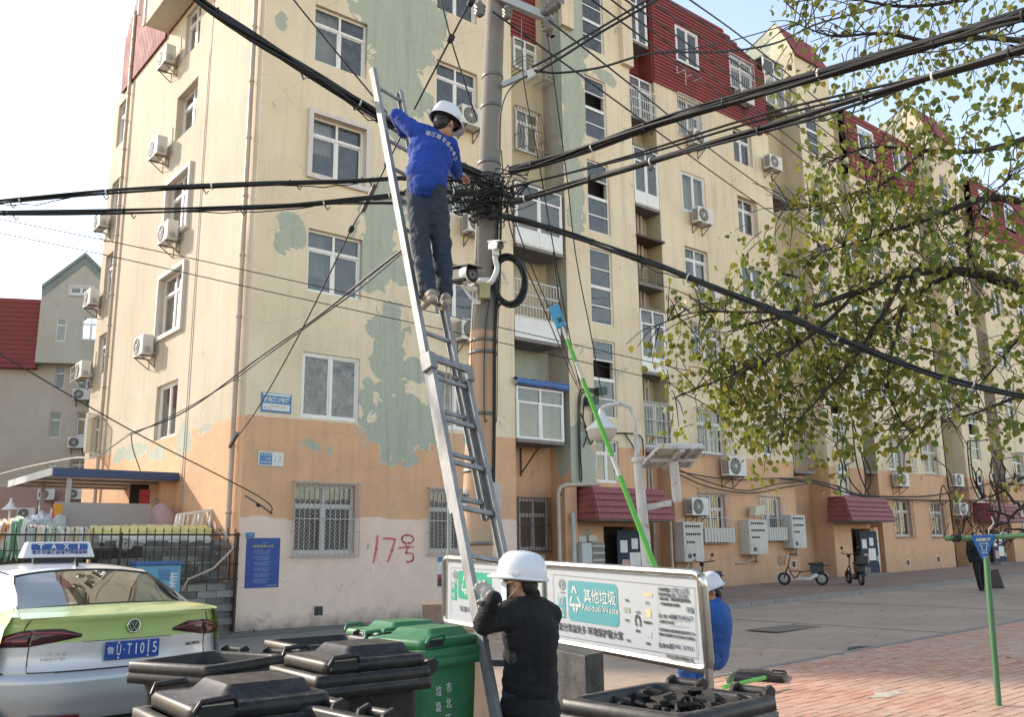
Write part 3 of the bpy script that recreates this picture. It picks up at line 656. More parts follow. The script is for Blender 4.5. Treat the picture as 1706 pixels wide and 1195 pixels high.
def porch(x0, door_open=True):
    wpart('door_jamb', MB().box(x0+1.05,x0+1.2,Yf-.0,Yf+1.2,-.4,2.25), M_jamb, BLK); wpart('door_jamb', MB().box(x0+2.6,x0+2.75,Yf,Yf+1.2,-.4,2.25), M_jamb, BLK)
    d = MB(); h = .25+gz(x0)
    d.box(0,.95,-.025,.025,h-.1,2.15); 
    M_ = Matrix.Translation((x0+1.75,Yf+.02,0)) @ Matrix.Rotation(R(-12),4,'Z'); d.xf(M_)
    dd = wpart('door', d, M_door, BLK, bevel=.006)
    for (a, b, c, e, m) in ((.1,.35,1.5,1.85,M_white),(.42,.8,1.05,1.5,M_white),(.15,.4,.95,1.3,simple('pale pink paper',(.62,.38,.36),.8)),(.5,.72,1.6,1.9,M_white),(.1,.45,.35,.8,M_slab)):
        p = MB().box(a,b,-.03,-.0265,c,e).xf(M_); wpart('paper_notice', p, m, dd)
    lk = MB().box(.82,.9,-.06,-.026,1.0,1.2).xf(M_); wpart('handle', lk, M_greybar, dd)
    st = MB().box(x0+.8,x0+2.9,Yf-.7,Yf-.003,-.4,h-.05); wpart('step', st, M_slab, BLK, bevel=.01)
    # side cheek of the porch where notices are pasted
    c = MB().box(x0+2.78,x0+3.1,Yf-.03,Yf-.002,.4,2.3); wpart('pasted_panel', c, M_jamb, BLK)
porch(17.5); porch(30.75); porch(42.2)
for x0 in (30.75, 42.2):
    mb = MB()
    for k in range(6): mb.box(x0+2.85,x0+3.02,Yf-.045,Yf-.032,.9+k*.22,1.07+k*.22)
    wpart('paper_notice', mb, M_white, BLK)
# concrete canopy beams beside the doors (edge slab with pipe)
mb = MB().box(17.0,17.45,Yf-.25,Yf+.1,-.4,3.35); wpart('buttress', mb, M_jamb, BLK, bevel=.01)
mb = MB(); mb.tube([(16.75,Yf-.25,-.3),(16.75,Yf-.25,3.1),(16.82,Yf-.25,3.28),(17.0,Yf-.28,3.36),(18.3,Yf-.28,3.42)], .055, 12); wpart('drainpipe', mb, M_pipe, BLK)
mb = MB(); mb.tube([(17.15,Yf-.4,-.3),(17.15,Yf-.4,2.6)], .06, 12); mb.lathe((17.15,Yf-.4,1.0), [(.06,0),(.075,.01),(.075,.08),(.06,.09)], 12); wpart('drainpipe', mb, streaky('grey drainpipe', (.42,.44,.43), (.2,.2,.18), .5), BLK)
mb = MB(); mb.tube([(21.5,Yf-.1,2.6),(21.5,Yf-.1,.75),(21.6,Yf-.12,.6),(21.9,Yf-.12,.55),(22.9,Yf-.1,.62)], .05, 10); wpart('drainpipe', mb, M_pipe, BLK)
# basement vents
for x, z in ((9.72, .35), (28.0, 1.0), (27.1,.55), (36.0,.9), (38.6,1.0)):
    mb = MB()
    for a in (-.13, .115): mb.box(x+a,x+a+.03,Yf-.02,Yf-.001,z-.13,z+.13)
    for a in (-.13, .10): mb.box(x-.098,x+.113,Yf-.02,Yf-.001,z+a,z+a+.03)
    v = wpart('vent', mb, M_trim, BLK)
    q = MB().box(x-.099,x+.114,Yf-.006,Yf-.0015,z-.099,z+.099)
    wpart('vent_dark_plate', q, M_dark, v)  # dark plate, the shade inside the vent put into colour
    g = MB()
    for k in range(5): g.bar((x-.07+k*.038,Yf-.012,z-.1),(x-.07+k*.038,Yf-.012,z+.1),.01)
    wpart('vent_grille', g, M_rust, v)
# red hand-painted number
pm = MB(); M_paint = simple('red brush paint', (.60,.10,.10), .8, var=.5, dirt=(.62,.36,.30))
def stroke(pts, w=.055):
    P = [on(x, y, 1, Yf) for x, y in pts]; K = len(P)
    for i in range(K-1):
        a, b = P[i], P[i+1]; d = (b-a).normalized(); n_ = Vector((d.z, 0, -d.x)); w0 = w*(.42+.12*math.sin(i*2.1)); w1 = w*(.42+.12*math.sin((i+1)*2.1))
        pm.add([a-n_*w0-d*.01, a+n_*w0-d*.01, b+n_*w1+d*.01, b-n_*w1+d*.01], [(0,1,2,3)])
def arc(cx, cy, rx, ry, a0, a1, n=18): return [(cx+rx*math.cos(R(a0+(a1-a0)*i/n)), cy+ry*math.sin(R(a0+(a1-a0)*i/n))) for i in range(n+1)]
stroke([(629,893),(627,915),(622,938)], .075); stroke([(637,898),(650,898),(658,899)]); stroke([(658,899),(653,918),(646,937)], .07)
stroke(arc(679,899,10,7,0,360)); stroke([(664,914),(680,912),(690,912)]); stroke([(679,914),(676,922),(688,923)] + arc(681,930,8,7,-30,120,8)); stroke([(676,906),(677,914)])
pm.v = [v+Vector((0,-.004,0)) for v in pm.v]
wpart('painted_number', pm, M_paint, BLK, label='red brushed number 17 on the pale plaster')
# ================================================================ ground, road, pavement
def gp(x, y, h=0.0): return (x, y, gz(x)+h)
n = N('worn road concrete'); v = n.pos(); a = n.noise(v, .35, 6, .6); b = n.noise(v, 3.2, 6, .65); f_ = n.noise(v, 60, 3, .7)
c_ = n.mix(n.ramp(a, .35, .7), C(.42,.315,.23), C(.33,.245,.185)); c_ = n.mix(n.math('MULTIPLY', n.ramp(b, .5, .8), .5), c_, C(.10,.095,.09)); c_ = n.mix(n.math('MULTIPLY', n.ramp(f_, .55, .75), .3), c_, C(.28,.26,.24))
M_road = n.bsdf(c_, n.math('ADD', .6, n.math('MULTIPLY', a, .3)), 0, bump=n.math('ADD', b, n.math('MULTIPLY', f_, .6)), bstr=.35, bdist=.01)
M_walk = simple('dark worn pavement', (.30,.20,.155), .9, var=.7, coords='pos', vs=1.2, bs=.4)
M_kerb = simple('granite kerb', (.27,.25,.23), .85, var=.5, coords='pos')
M_earth = simple('trodden earth and concrete', (.22,.19,.16), .95, var=.6, coords='pos', vs=.8, bs=.4)
g = MB().grid([[gp(x, y, -.02) for x in (-400, 7.82, 600)] for y in (-200, 600)], sm=False)
solid('ground', g, M_earth, kind='structure')
KY = 13.9
g = MB(); g.grid([[gp(x, y) for x in [-40, 7.82, 130]] for y in (7.4, 8.5, 10, 12, KY)], sm=False); solid('road', g, M_road, kind='structure')
# footway by the block, one step up from the road
SW = MB(); SW.grid([[gp(x, y, .10) for x in range(14, 131, 4)] for y in (KY+.12, 15.5, 17, 18.62)], sm=False)
SWo = solid('footway', SW, M_walk, kind='structure')
me = MB().box(-.49,.49,-.06,.06,-.1,.105).mesh('kerb_stone', M_kerb); k = 0
for i in range(60):
    x = 14.5+i; o = link('kerb_stone', me, SWo, (x, KY+.06, gz(x)+rnd.uniform(-.006,.006))); o.rotation_euler.y = -SL
# near paving of interlocking clay pavers
PV = MB().grid([[gp(x, y, .012) for x in (-20, 7.82, 60)] for y in (-14, 7.4)], sm=False)
n = N('red clay paver'); v = n.pos(); a = n.noise(v, .6, 5, .6); b = n.noise(v, 30, 4, .6)
inf = n.n('ShaderNodeObjectInfo').outputs['Random']; isl = n.n('ShaderNodeNewGeometry').outputs['Random Per Island']
rr = n.math('FRACT', n.math('ADD', inf, n.math('MULTIPLY', isl, 1.0)))
c_ = n.mix(rr, C(.46,.23,.16), C(.56,.34,.24)); c_ = n.mix(n.math('MULTIPLY', n.ramp(a, .4, .7), .6), c_, C(.46,.38,.30)); c_ = n.mix(n.math('MULTIPLY', n.ramp(b, .5, .8), .35), c_, C(.22,.15,.11))
M_pav = n.bsdf(c_, .85, 0, bump=b, bstr=.3, bdist=.004)
M_joint = simple('sandy joint', (.16,.12,.09), .95, coords='pos')
PVo = solid('paved_yard', PV, M_joint, kind='structure')
bw, bh = .235, .115
pm_ = MB().box(-bw/2+.006,bw/2-.006,-bh/2+.006,bh/2-.006,0,.045).mesh('paver', M_pav)
cells = []
for j in range(-20, 90):
    for i in range(-10, 120):
        x = 4+i*bw+(j % 2)*bw/2; y = -1.0+j*bh
        if y > 7.33 or x > 30: continue
        d = (Vector((x, y, gz(x)))-CAM); fx = d.dot(F0)
        if fx < 1.5: continue
        sx = 853+FPX*d.dot(RR)/fx; s2 = 597.5-FPX*d.dot(UU)/fx
        if -60 < sx < 1780 and 1000 < s2 < 1260: cells.append((fx, x, y, 1180 < sx and s2 < 1200))
vis = sorted([c for c in cells if c[3]])[:290]; vs_ = set((c[1], c[2]) for c in vis)
for fx, x, y, _ in vis:
    o = link('paver', pm_, PVo, (x, y, gz(x)+.012+rnd.uniform(-.003,.003))); o.rotation_euler = (rnd.uniform(-.01,.01), rnd.uniform(-.01,.01)-SL, rnd.uniform(-.012,.012))
rest = MB()
for fx, x, y, _ in cells:
    if (x, y) in vs_: continue
    z = gz(x)+.012+rnd.uniform(-.004,.004); rest.box(x-bw/2+.006, x+bw/2-.006, y-bh/2+.006, y+bh/2-.006, z, z+.045)
wpart('paver', rest, M_pav, PVo, kind='stuff')
# edge kerb of the yard, manhole covers, a patch in the road
me = MB().box(-.48,.48,-.05,.05,-.1,.03).mesh('edging_stone', M_kerb)
for i in range(40):
    x = 4.5+i*.98; o = link('edging_stone', me, PVo, (x, 7.42, gz(x)+.03)); o.rotation_euler.y = -SL
mc = gnd(1455, 1084); mb = MB().lathe((mc.x, mc.y, mc.z), [(0,.022),(.29,.022),(.30,.018),(.30,.0)], 32).lathe((mc.x,mc.y,mc.z), [(.33,.0),(.33,.024),(.36,.024),(.37,.0)], 32)
for k in range(-4, 5):
    w = math.sqrt(.28**2-(k*.06)**2)*.9; mb.box(mc.x-w, mc.x+w, mc.y+k*.06-.008, mc.y+k*.06+.008, mc.z+.022, mc.z+.027)
solid('manhole_cover', mb, simple('cast iron cover', (.10,.095,.09), .7, .4, var=.5), 'round cast iron manhole cover in the road near the paving edge', 'manhole cover')
mc = gnd(1325, 1046); mb = MB(); mb.box(mc.x-1.1, mc.x+.9, mc.y-.35, mc.y+.35, mc.z+.004, mc.z+.008); rp = solid('road_patch', mb, simple('asphalt patch', (.19,.15,.12), .9, coords='pos'), kind='structure')
mb = MB(); 
for x in range(16, 100, 5): mb.box(x, x+.02, 7.55, KY, gz(x)+.003, gz(x)+.006)
solid('road_joint', mb, simple('road joint', (.06,.055,.05), .9), kind='structure')
# raised concrete apron along the near wall
mb = MB().box(5.0, 16.7, 17.75, Yf-.003, -.3, .03); solid('apron', mb, simple('grey green apron concrete', (.14,.135,.11), .95, var=.6, coords='pos'), kind='structure', bevel=.02)
YZ = .08                                        # the parking yard lies a little higher
yd = MB().box(-30, 5.9, 7.6, 17.6, -.2, YZ).box(-30, 4.6, -10, 7.595, -.2, YZ)
solid('yard', yd, M_earth, kind='structure', bevel=.01)

# fallen leaves and grit
rg = random.Random(17); fl = MB()
for k in range(420):
    x, y = rg.uniform(9, 30), rg.uniform(5.2, 18); z = gz(x)+(.065 if y < 7.35 else (.108 if y > KY+.15 else .008)); s = rg.uniform(.02,.05); a = rg.uniform(0, 2*PI)
    fl.add([(x+math.cos(a+t)*s*r, y+math.sin(a+t)*s*r, z+rg.uniform(0,.012)) for t, r in ((0,1),(1.4,.6),(3.1,.9),(4.7,.6))], [(0,1,2,3)])
solid('fallen_leaves', fl, simple('dry fallen leaf', (.22,.13,.04), .9, var=.7, coords='pos', dirt=(.08,.05,.03)), 'dry leaves scattered over the road and paving', 'leaves', kind='stuff')
for k, (px_, py_, rx, ry) in enumerate(((1478,1168,.28,.10),)):
    c = gnd(px_, py_, .0); P = [(c.x+math.cos(a)*rx*(1+.25*math.sin(a*3+k)), c.y+math.sin(a)*ry*(1+.3*math.sin(a*5+k))) for a in [2*PI*i/28 for i in range(28)]]
    solid('puddle_patch', MB().add([(x, y, gz(x)+(.0615 if k == 0 else .005)) for x, y in P], [tuple(range(28))]), simple('pale puddle tone' if k == 0 else 'darker tar stain', (.55,.48,.38) if k == 0 else (.12,.10,.085), .9, coords='pos', var=.6), kind='structure')  # flat pale patch standing in for a puddle
# ================================================================ air conditioner outdoor units
M_ac = streaky('aged white sheet metal', (.62,.60,.56), (.36,.31,.25), .5, .5)
M_acdark = simple('fan grille black', (.05,.05,.05), .6)
def make_ac(loc, rz, label, w=.80, h=.55, d=.29, group='air conditioner outdoor units on the apartment walls', gr=True):
    """faces local -Y, its back 0.12 m off the wall at y=0"""
    t = thing('air_conditioner', label, 'air conditioner', loc, group, rz)
    b = MB().box(-w/2, w/2, -.12-d, -.12, 0, h)
    body = link('casing', b.mesh('casing', M_ac), t, bevel=.012)
    y = -.12-d; cx = -w/2+h*.52; r = h*.40
    f_ = MB().lathe((cx, y-.002, h/2), [(0,.0),(r,.0),(r,.012),(r+.012,.012),(r+.012,.0)], 28, axis=(0,-1,0))
    f_.mi = [0]*len(f_.f); fan = link('fan_guard', f_.mesh('fan_guard', M_acdark), t)
    q = MB()
    for k in range(1, 6): q.lathe((cx, y-.012, h/2), [(r*k/5.5-.004,.0),(r*k/5.5,.006),(r*k/5.5+.004,.0)], 24, axis=(0,-1,0))
    for k in range(10): a = 2*PI*k/10; q.bar((cx,y-.014,h/2), (cx+math.cos(a)*r,y-.014,h/2+math.sin(a)*r), .006)
    q.lathe((cx, y-.02, h/2), [(0,.004),(.04,.004),(.045,0)], 16, axis=(0,-1,0))
    link('guard_rings', q.mesh('guard_rings', M_ac), fan)
    v = MB()
    for k in range(9): v.box(-w/2-.006, -w/2+.001, -.12-d*.9+.0, -.12-d*.12, h*.12+k*h*.085, h*.12+k*h*.085+h*.045)
    link('side_vent', v.mesh('side_vent', M_acdark), t)
    sv = MB().box(w/2-.001, w/2+.03, -.12-d*.8, -.12-d*.35, .06, .2); sv.tube([(w/2+.02,-.12-d*.5,.12),(w/2+.07,-.12-d*.5,.1),(w/2+.09,-.1,.02),(w/2+.09,-.01,.08),(w/2+.02,-.012,h+.3),(w/2-.05,-.012,h+.35)], .012, 6)
    link('valve_cover', sv.mesh('valve_cover', M_greybar), t)
    for s in (-1, 1):
        br = MB(); x = s*w*.32; br.bar((x,0,-.02),(x,-.12-d-.02,-.02),.03); br.bar((x,0,-.02),(x,0,-.32),.03); br.bar((x,-.02,-.3),(x,-.1-d,-.03),.022); link('bracket', br.mesh('bracket', M_rust), t)
    return t
ac0 = make_ac((0,0,0), 0, 'x'); AC = []
def place_ac(P, rz, label, sc=None):
    global ac0
    if not AC: o = ac0; o.location = P; o.rotation_euler.z = rz; o['label'] = label
    else: o = copy_tree(ac0, None, P, rz, label)
    if sc: o.scale = (sc, sc, sc)
    AC.append(o); return o
def acf(px, py, label, sc=None, plane=Yf): place_ac(on(px, py, 1, plane), 0, label, sc)
def acs(px, py, label, sc=None): place_ac(on(px, py, 0, Xs), R(-90), label, sc)
acf(1154, 248, 'white air conditioner below the barred window, just under the red cladding'); acf(1161, 377, 'white air conditioner under a two pane curtained window on the cream wall')
acf(1232, 178, 'white air conditioner fixed on the red cladding below a barred window'); acf(1279, 287, 'air conditioner by the edge of the cream bay just below the red cladding')
acf(1211, 795, 'large white air conditioner on the orange wall right of the solar panel', 1.15); acf(1151, 860, 'big boxy air conditioner on the orange wall beside a barred ground floor window', 1.0)
acf(1492, 812, 'air conditioner under the cage window right of the second red awning'); acf(1585, 812, 'upper air conditioner of the pair left of the farthest awning'); acf(1592, 860, 'lower air conditioner of the pair left of the farthest awning')
acf(775, 218, 'white air conditioner on the cream wall behind the ladder worker helmet'); acf(785, 395, 'air conditioner half hidden between the concrete pole and the ladder worker legs'); acf(775, 572, 'air conditioner on the wall just left of the concrete pole near the ladder middle')
acf(1172, 510, 'air conditioner behind the left edge of the tree crown', None); acf(1696, 808, 'air conditioner on the far orange wall at the right edge')
acs(291, 116, 'topmost air conditioner on the sunlit side wall, under the overhang'); acs(277, 267, 'second highest air conditioner on the sunlit side wall'); acs(295, 408, 'air conditioner on the side wall beside a window crossed by the cables'); acs(254, 596, 'lowest air conditioner on the sunlit side wall, above a plain window')
acs(181, 385, 'topmost of three air conditioners left of the side drainpipe'); acs(165, 513, 'middle of three air conditioners left of the side drainpipe'); acs(151, 633, 'lowest of three air conditioners left of the side drainpipe, in a wire cage')
cg = MB()
o_ = AC[-1].location
for k in range(7):
    y = o_.y-.5+k*.17; cg.bar((o_.x,y,o_.z-.05),(o_.x-.55,y,o_.z-.05),.012); cg.bar((o_.x-.55,y,o_.z-.05),(o_.x-.55,y,o_.z+.42),.012)
for z in (-.05,.18,.42): cg.bar((o_.x-.55,o_.y-.5,o_.z+z),(o_.x-.55,o_.y+.55,o_.z+z),.014); cg.bar((o_.x,o_.y-.5,o_.z+z),(o_.x-.55,o_.y-.5,o_.z+z),.014); cg.bar((o_.x,o_.y+.55,o_.z+z),(o_.x-.55,o_.y+.55,o_.z+z),.014)
wpart('wire_cage', cg, M_whitebar, AC[-1])
# empty bracket left on the red cladding
eb = MB(); a = on(1128,122,1,Yf-.03)
for dx in (0,.45,.9): eb.bar(a+Vector((dx,0,0)), a+Vector((dx,-.35,-.02)), .03)
eb.bar(a, a+Vector((0,0,.28)), .03); eb.bar(a+Vector((.45,0,.25)), a+Vector((.45,0,-.3)), .03); wpart('bracket', eb, M_whitebar, BLK)

# ================================================================ the apartment house beyond, left
az = R(116.0); RD = Vector((math.sin(az), math.cos(az), 0)); ND = Vector((RD.y, -RD.x, 0))   # ND faces away from the viewer
if ND.dot(F0) < 0: ND = -ND
OB = pt(120, 700, 57.0); OB.z = 0
def fG(u, z, d): p = OB + RD*u + ND*d; return (p.x, p.y, z)
def PB(px, py, off=0.0):
    r = ray(px, py); t = ((OB+ND*off)-CAM).dot(ND)/r.dot(ND); p = CAM + r*t; return (p-OB).dot(RD), p.z
M_G = wall_mat('dull beige wall paint', [], orange=False, seed=71., base=(.46,.40,.33)); M_Gg = wall_mat('grey green gable paint', [], orange=False, amount=.5, seed=77., base=(.46,.43,.36)); M_Gp = simple('dull pink base paint', (.42,.26,.21), .9, var=.5, vs=.3)  # far house walls in a duller beige than the near block
GB = thing('apartment_building', 'beige gabled apartment house with a red clad side far behind the side wall', 'building', OB)
def rectp(x0, y0, x1, y1): a = PB(x0, y0); b = PB(x1, y1); return (a[0], b[0], b[1], a[1])
wr = [rectp(*q) for q in [(94,611,106,648),(130,612,162,650),(84,687,99,730),(129,686,155,727),(78,769,91,795),(119,767,144,793),(72,850,84,862)]]
zr = PB(40, 812)[1]; zb = PB(120, 607)[1]
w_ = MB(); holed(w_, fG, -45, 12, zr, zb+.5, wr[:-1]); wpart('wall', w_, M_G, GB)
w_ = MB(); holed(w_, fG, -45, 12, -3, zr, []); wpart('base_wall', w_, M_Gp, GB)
for q in wr[:-1]: window(GB, fG, *q, style='N' if q[1]-q[0] < .8 else 'T', grille=('bars',.05) if q is wr[5] else None, gm=M_rust)
bx = [PB(69,609,-.8), PB(83,482,-.8), PB(143,427,-.8), PB(206,484,-.8), PB(206,606,-.8)]
bz = [(bx[0][0]-.0, zb-.1), (bx[1][0]-.45, bx[1][1]), (bx[2][0], bx[2][1]), (2*bx[2][0]-bx[1][0]+.45, bx[1][1]), (2*bx[2][0]-bx[1][0]+.45, zb-.1)]
bz[0] = (bz[1][0], zb-.1)
gw = [(118,478,154,492),(95,530,108,569),(138,528,165,567)]; gw = [(lambda a, b: (a[0], b[0], b[1], a[1]))(PB(q[0],q[1],-.8), PB(q[2],q[3],-.8)) for q in gw]
fG8 = shift(fG, -.8)
w_ = MB(); holed(w_, fG8, bz[0][0], bz[-1][0], bz[0][1], bz[1][1], gw[1:]); aw_, bw_ = gw[0][0], gw[0][1]
w_.add([fG8(*bz[1],0), fG8(*bz[3],0), fG8(*bz[2],0)], [(0,1,2)])
w_.add([fG8(*bz[0],0), fG8(*bz[0],.8), fG8(*bz[1],.8), fG8(*bz[1],0)], [(0,1,2,3)]); w_.add([fG8(*bz[0],0), fG8(*bz[4],0), fG8(*bz[4],.8), fG8(*bz[0],.8)], [(0,1,2,3)])
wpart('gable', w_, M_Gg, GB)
rf = MB()
for a, b in ((bz[1], bz[2]), (bz[2], bz[3])):
    rf.add([fG8(a[0],a[1],-.15), fG8(b[0],b[1],-.15), fG8(b[0],b[1],10), fG8(a[0],a[1],10), fG8(a[0],a[1]+.25,-.15), fG8(b[0],b[1]+.25,-.15), fG8(b[0],b[1]+.25,10), fG8(a[0],a[1]+.25,10)], [(0,1,2,3),(4,5,6,7),(0,1,5,4),(3,2,6,7)])
    rf.add([fG8(a[0],a[1]-.55,-.05), fG8(b[0],b[1]-.55,-.05), fG8(b[0],b[1],-.05), fG8(a[0],a[1],-.05)], [(0,1,2,3)])
wpart('roof', rf, simple('green grey weathered verge', (.25,.29,.26), .9, var=.7, vs=.6), GB)
window(GB, fG8, *gw[0], style='H', d=-.05, surround=True); window(GB, fG8, *gw[1], style='N', d=.05); window(GB, fG8, *gw[2], style='T', d=.05)
ra, rb_ = PB(0,612,-.5), PB(78,502,-.5)
f5 = shift(fG, -.5); mb = MB(); z = ra[1]
while z < rb_[1]:
    mb.add([f5(-45,z,-.04), f5(bz[0][0],z,-.04), f5(bz[0][0],z+.3,0), f5(-45,z+.3,0), f5(-45,z,0), f5(bz[0][0],z,0)], [(0,1,2,3),(4,5,1,0)]); z += .3
mb.add([f5(-45,ra[1],0), f5(bz[0][0],ra[1],0), f5(bz[0][0],ra[1],.5), f5(-45,ra[1],.5)], [(0,1,2,3)]); mb.add([f5(-45,z,0), f5(bz[0][0],z,0), f5(bz[0][0],z-.3,6), f5(-45,z-.3,6)], [(0,1,2,3)])
wpart('siding', mb, M_red, GB, kind='stuff')
mb = MB(); q = PB(67,484); fb(mb, fG, q[0], bz[1][0], zb, q[1], .5, 6); wpart('parapet', mb, M_Gg, GB)
bkk = MB().add([fG(-45,0,.7), fG(12,0,.7), fG(12,zb+.2,.7), fG(-45,zb+.2,.7)], [(0,1,2,3)]) ; wpart('dark_backing', bkk, M_dark, GB)  # dark sheet in place of the shade in the far rooms
rzB = math.atan2(RD.y, RD.x)
for (x, y, s, lb) in ((137,668,1.25,'air conditioner below the second row of windows on the far gabled house'),(129,748,1.25,'air conditioner below the third row of windows on the far gabled house'),(79,834,1.2,'left of two air conditioners under the blue edged canopy roof, far house'),(127,833,1.2,'right of two air conditioners under the blue edged canopy roof, far house'),(46,866,1.25,'air conditioner on the pink base of the far house beside the white lamp')):
    u, z = PB(x, y); place_ac(fG(u, z, 0), rzB, lb, s)
# made-up block out of view on the left, added to shade the street
_c, _s = math.cos(SUN_AZ), math.sin(SUN_AZ)   # stands end on to the light, left of the view
NB = thing('shade_block', 'unseen narrow cream block added left of the street to shade it', 'house', (1.1,29.5,0))
fd = Vector((_s, _c, 0)); fr__ = Vector((_c, -_s, 0)); NO = Vector((1.1,29.5,0))
def fL(u, z, d): p = NO+fr__*u+fd*d; return (p.x, p.y, z)
def fR(u, z, d): p = NO+fr__*(1.5-d)+fd*u; return (p.x, p.y, z)
hN = [(-.7,.7,z,z+1.4) for z in (1.2,4.2,7.2,10.2)]; hM = [(1.5+k*3,2.9+k*3,z,z+1.4) for k in range(3) for z in (1.2,4.2,7.2,10.2)]
wpart('wall', holed(MB(), fL, -1.5, 1.5, -.5, 15, hN), M_B, NB); wpart('wall', holed(MB(), fR, 0, 10, -.5, 15, hM), M_B, NB)
wpart('wall', MB().add([fL(-1.5,-.5,0), fL(-1.5,-.5,10), fL(-1.5,15,10), fL(-1.5,15,0)], [(0,1,2,3)]), M_B, NB); wpart('wall', MB().add([fL(-1.5,-.5,10), fL(1.5,-.5,10), fL(1.5,15,10), fL(-1.5,15,10)], [(0,1,2,3)]), M_B, NB)
rfm = MB(); fb(rfm, fL, -1.6, 1.6, 15.01, 15.3, -.2, 10.2); wpart('roof', rfm, M_slab, NB)
for h in hN: window(NB, fL, *h, style='T')
for h in hM: window(NB, fR, *h, style='T')

# ================================================================ fence, low wall and stored stuff behind the taxi
M_iron = simple('black fence iron', (.025,.022,.02), .6, .3, var=.4, dirt=(.10,.05,.03))
M_blk = [simple('grey brick %s' % c, col, .95, var=.7, vs=9, bs=.5) for c, col in (('pale', (.30,.28,.25)), ('mid', (.23,.215,.195)), ('dark', (.16,.15,.135)))]
FX0 = .6
FN = thing('iron_fence', 'black iron railing with arrow tips on a low block wall by the near corner', 'fence', (4,18.5,0))
def rail(z, r=.035): wpart('rail', MB().bar((FX0,18.5,z),(7.8,18.5,z),r), M_iron, FN)
rail(2.0); rail(1.72,.02); rail(1.1); rail(1.4,.02)
pk = MB().bar((0,0,1.08),(0,0,2.04),.018); pk.add([(-.022,0,2.04),(.022,0,2.04),(0,0,2.17),(0,-.01,2.07),(0,.01,2.07)], [(0,3,2),(3,1,2),(1,4,2),(4,0,2)]); pk.add([(-.03,-.004,2.055),(.03,-.004,2.055),(.03,.004,2.055),(-.03,.004,2.055)], [(0,1,2,3)])
pkm = pk.mesh('picket', M_iron)
x = FX0
while x < 7.75:
    if not 5.95 < x < 6.3 or True: link('picket', pkm, FN, (x-4, 0, rnd.uniform(-.01,.01)))
    x += .165
for x in (.6, 3.0, 5.4, 7.75): wpart('post', MB().bar((x,18.5,0),(x,18.5,2.05),.05), M_iron, FN)
BW = thing('low_block_wall', 'low wall of weathered grey blocks under the iron railing', 'wall', (4,18.7,0))
wpart('core', MB().box(.6,7.7,18.62,18.78,-.3,1.04), M_blk[2], BW)
bm_ = [MB().box(-.19,.19,-.05,.05,-.065,.065).mesh('block', m) for m in M_blk]
for j in range(8):
    for i in range(18):
        x = .85+i*.395+(j % 2)*.19; 
        if x > 7.6: continue
        o = link('block', bm_[rnd.choice((0,0,1,1,2))], BW, (x-4, -.105+rnd.uniform(-.01,.01), -.02+j*.137)); o.rotation_euler = (0, rnd.uniform(-.01,.01), rnd.uniform(-.01,.01))
# taller stack of old bricks just behind the railing
ST = thing('brick_stack', 'tall stack of old grey bricks seen through the railing by the near corner', 'brick stack', (6.6,19.1,0))
wpart('core', MB().box(5.15,7.62,19.02,19.5,-.1,1.86), M_blk[2], ST)
bm2 = [MB().box(-.118,.118,-.05,.05,-.05,.05).mesh('brick', m) for m in M_blk]
for j in range(8):
    for i in range(11):
        x = 5.25+i*.245+(j % 2)*.1
        if x > 7.6: continue
        link('brick', bm2[rnd.choice((0,1,1,2,2))], ST, (x-6.6, -.13+rnd.uniform(-.02,.02), 1.1+j*.106)).rotation_euler = (0, rnd.uniform(-.02,.02), rnd.uniform(-.03,.03))
# things lying on the stacks
def sheet(name, mat, pts, sag=.05, n=(14, 8), label='', cat='', seed=1, thick=.0):
    """cloth over four corner points a,b (front), d,c (back) that hangs down in front by SAG"""
    a, b, c, d, hang = pts; rr = random.Random(seed); P = []
    rows = n[1]
    for j in range(rows+1):
        row = []
        for i in range(n[0]+1):
            s = i/n[0]; t = j/rows
            if t < .5:
                p = Vector(a)*(1-s)+Vector(b)*s; k = t*2; p = p+Vector((0, -.02+.022*math.sin(i*1.7+seed), -hang*(1-k)*(.8+.4*rr.random()))); p.y += .05*math.sin(s*s*23+seed)*(1-k)*.6; p.z -= .02*rr.random()
            else:
                k = (t-.5)*2; p = (Vector(a)*(1-s)+Vector(b)*s)*(1-k)+(Vector(d)*(1-s)+Vector(c)*s)*k; p.z += rr.uniform(-sag, sag)
            row.append(p)
        P.append(row)
    return solid(name, MB().grid(P), mat, label, cat)
def stripes(name, cols, scale=5.0, rough=.85):
    n = N(name); v = n.obj(); X, Y, Z = n.sep(v)
    w = n.noise(n.scale(v, (scale, 1.0, .6)), 1.0, 3, .5, .3); r = n.n('ShaderNodeValToRGB', {0: w}); r.color_ramp.interpolation = 'CONSTANT'; el = r.color_ramp.elements
    while len(el) < len(cols): el.new(.5)
    for i, c in enumerate(cols): el[i].position = .30+.4*i/len(cols) if i else 0; el[i].color = C(*c)
    return n.bsdf(r.outputs[0], rough, 0, bump=n.noise(v, 12, 4), bstr=.3, bdist=.01)
M_tarpc = stripes('printed tarpaulin', [(.16,.30,.12),(.62,.58,.50),(.60,.22,.08),(.58,.55,.45),(.12,.28,.14),(.66,.60,.52)], 4.0)
M_sheet = stripes('faded patterned sheet', [(.55,.50,.42),(.30,.36,.22),(.60,.56,.50),(.50,.36,.26),(.58,.52,.30)], 6.0)
M_yel = simple('yellow tarpaulin', (.62,.52,.18), .6, var=.35, vs=2, dirt=(.5,.46,.3))
M_wcl = simple('dirty white cloth', (.58,.54,.47), .9, var=.4, vs=3)
a, b = on(150,890,1,19.3), on(352,886,1,19.3); a2, b2 = on(150,876,1,20.5), on(340,875,1,20.5)
sheet('yellow_tarpaulin', M_yel, (a+Vector((0,0,.1)), b+Vector((0,0,.08)), b2, a2, .12), .03, label='long yellow tarpaulin spread over the stack behind the railing', cat='tarpaulin', seed=3, n=(30, 8))
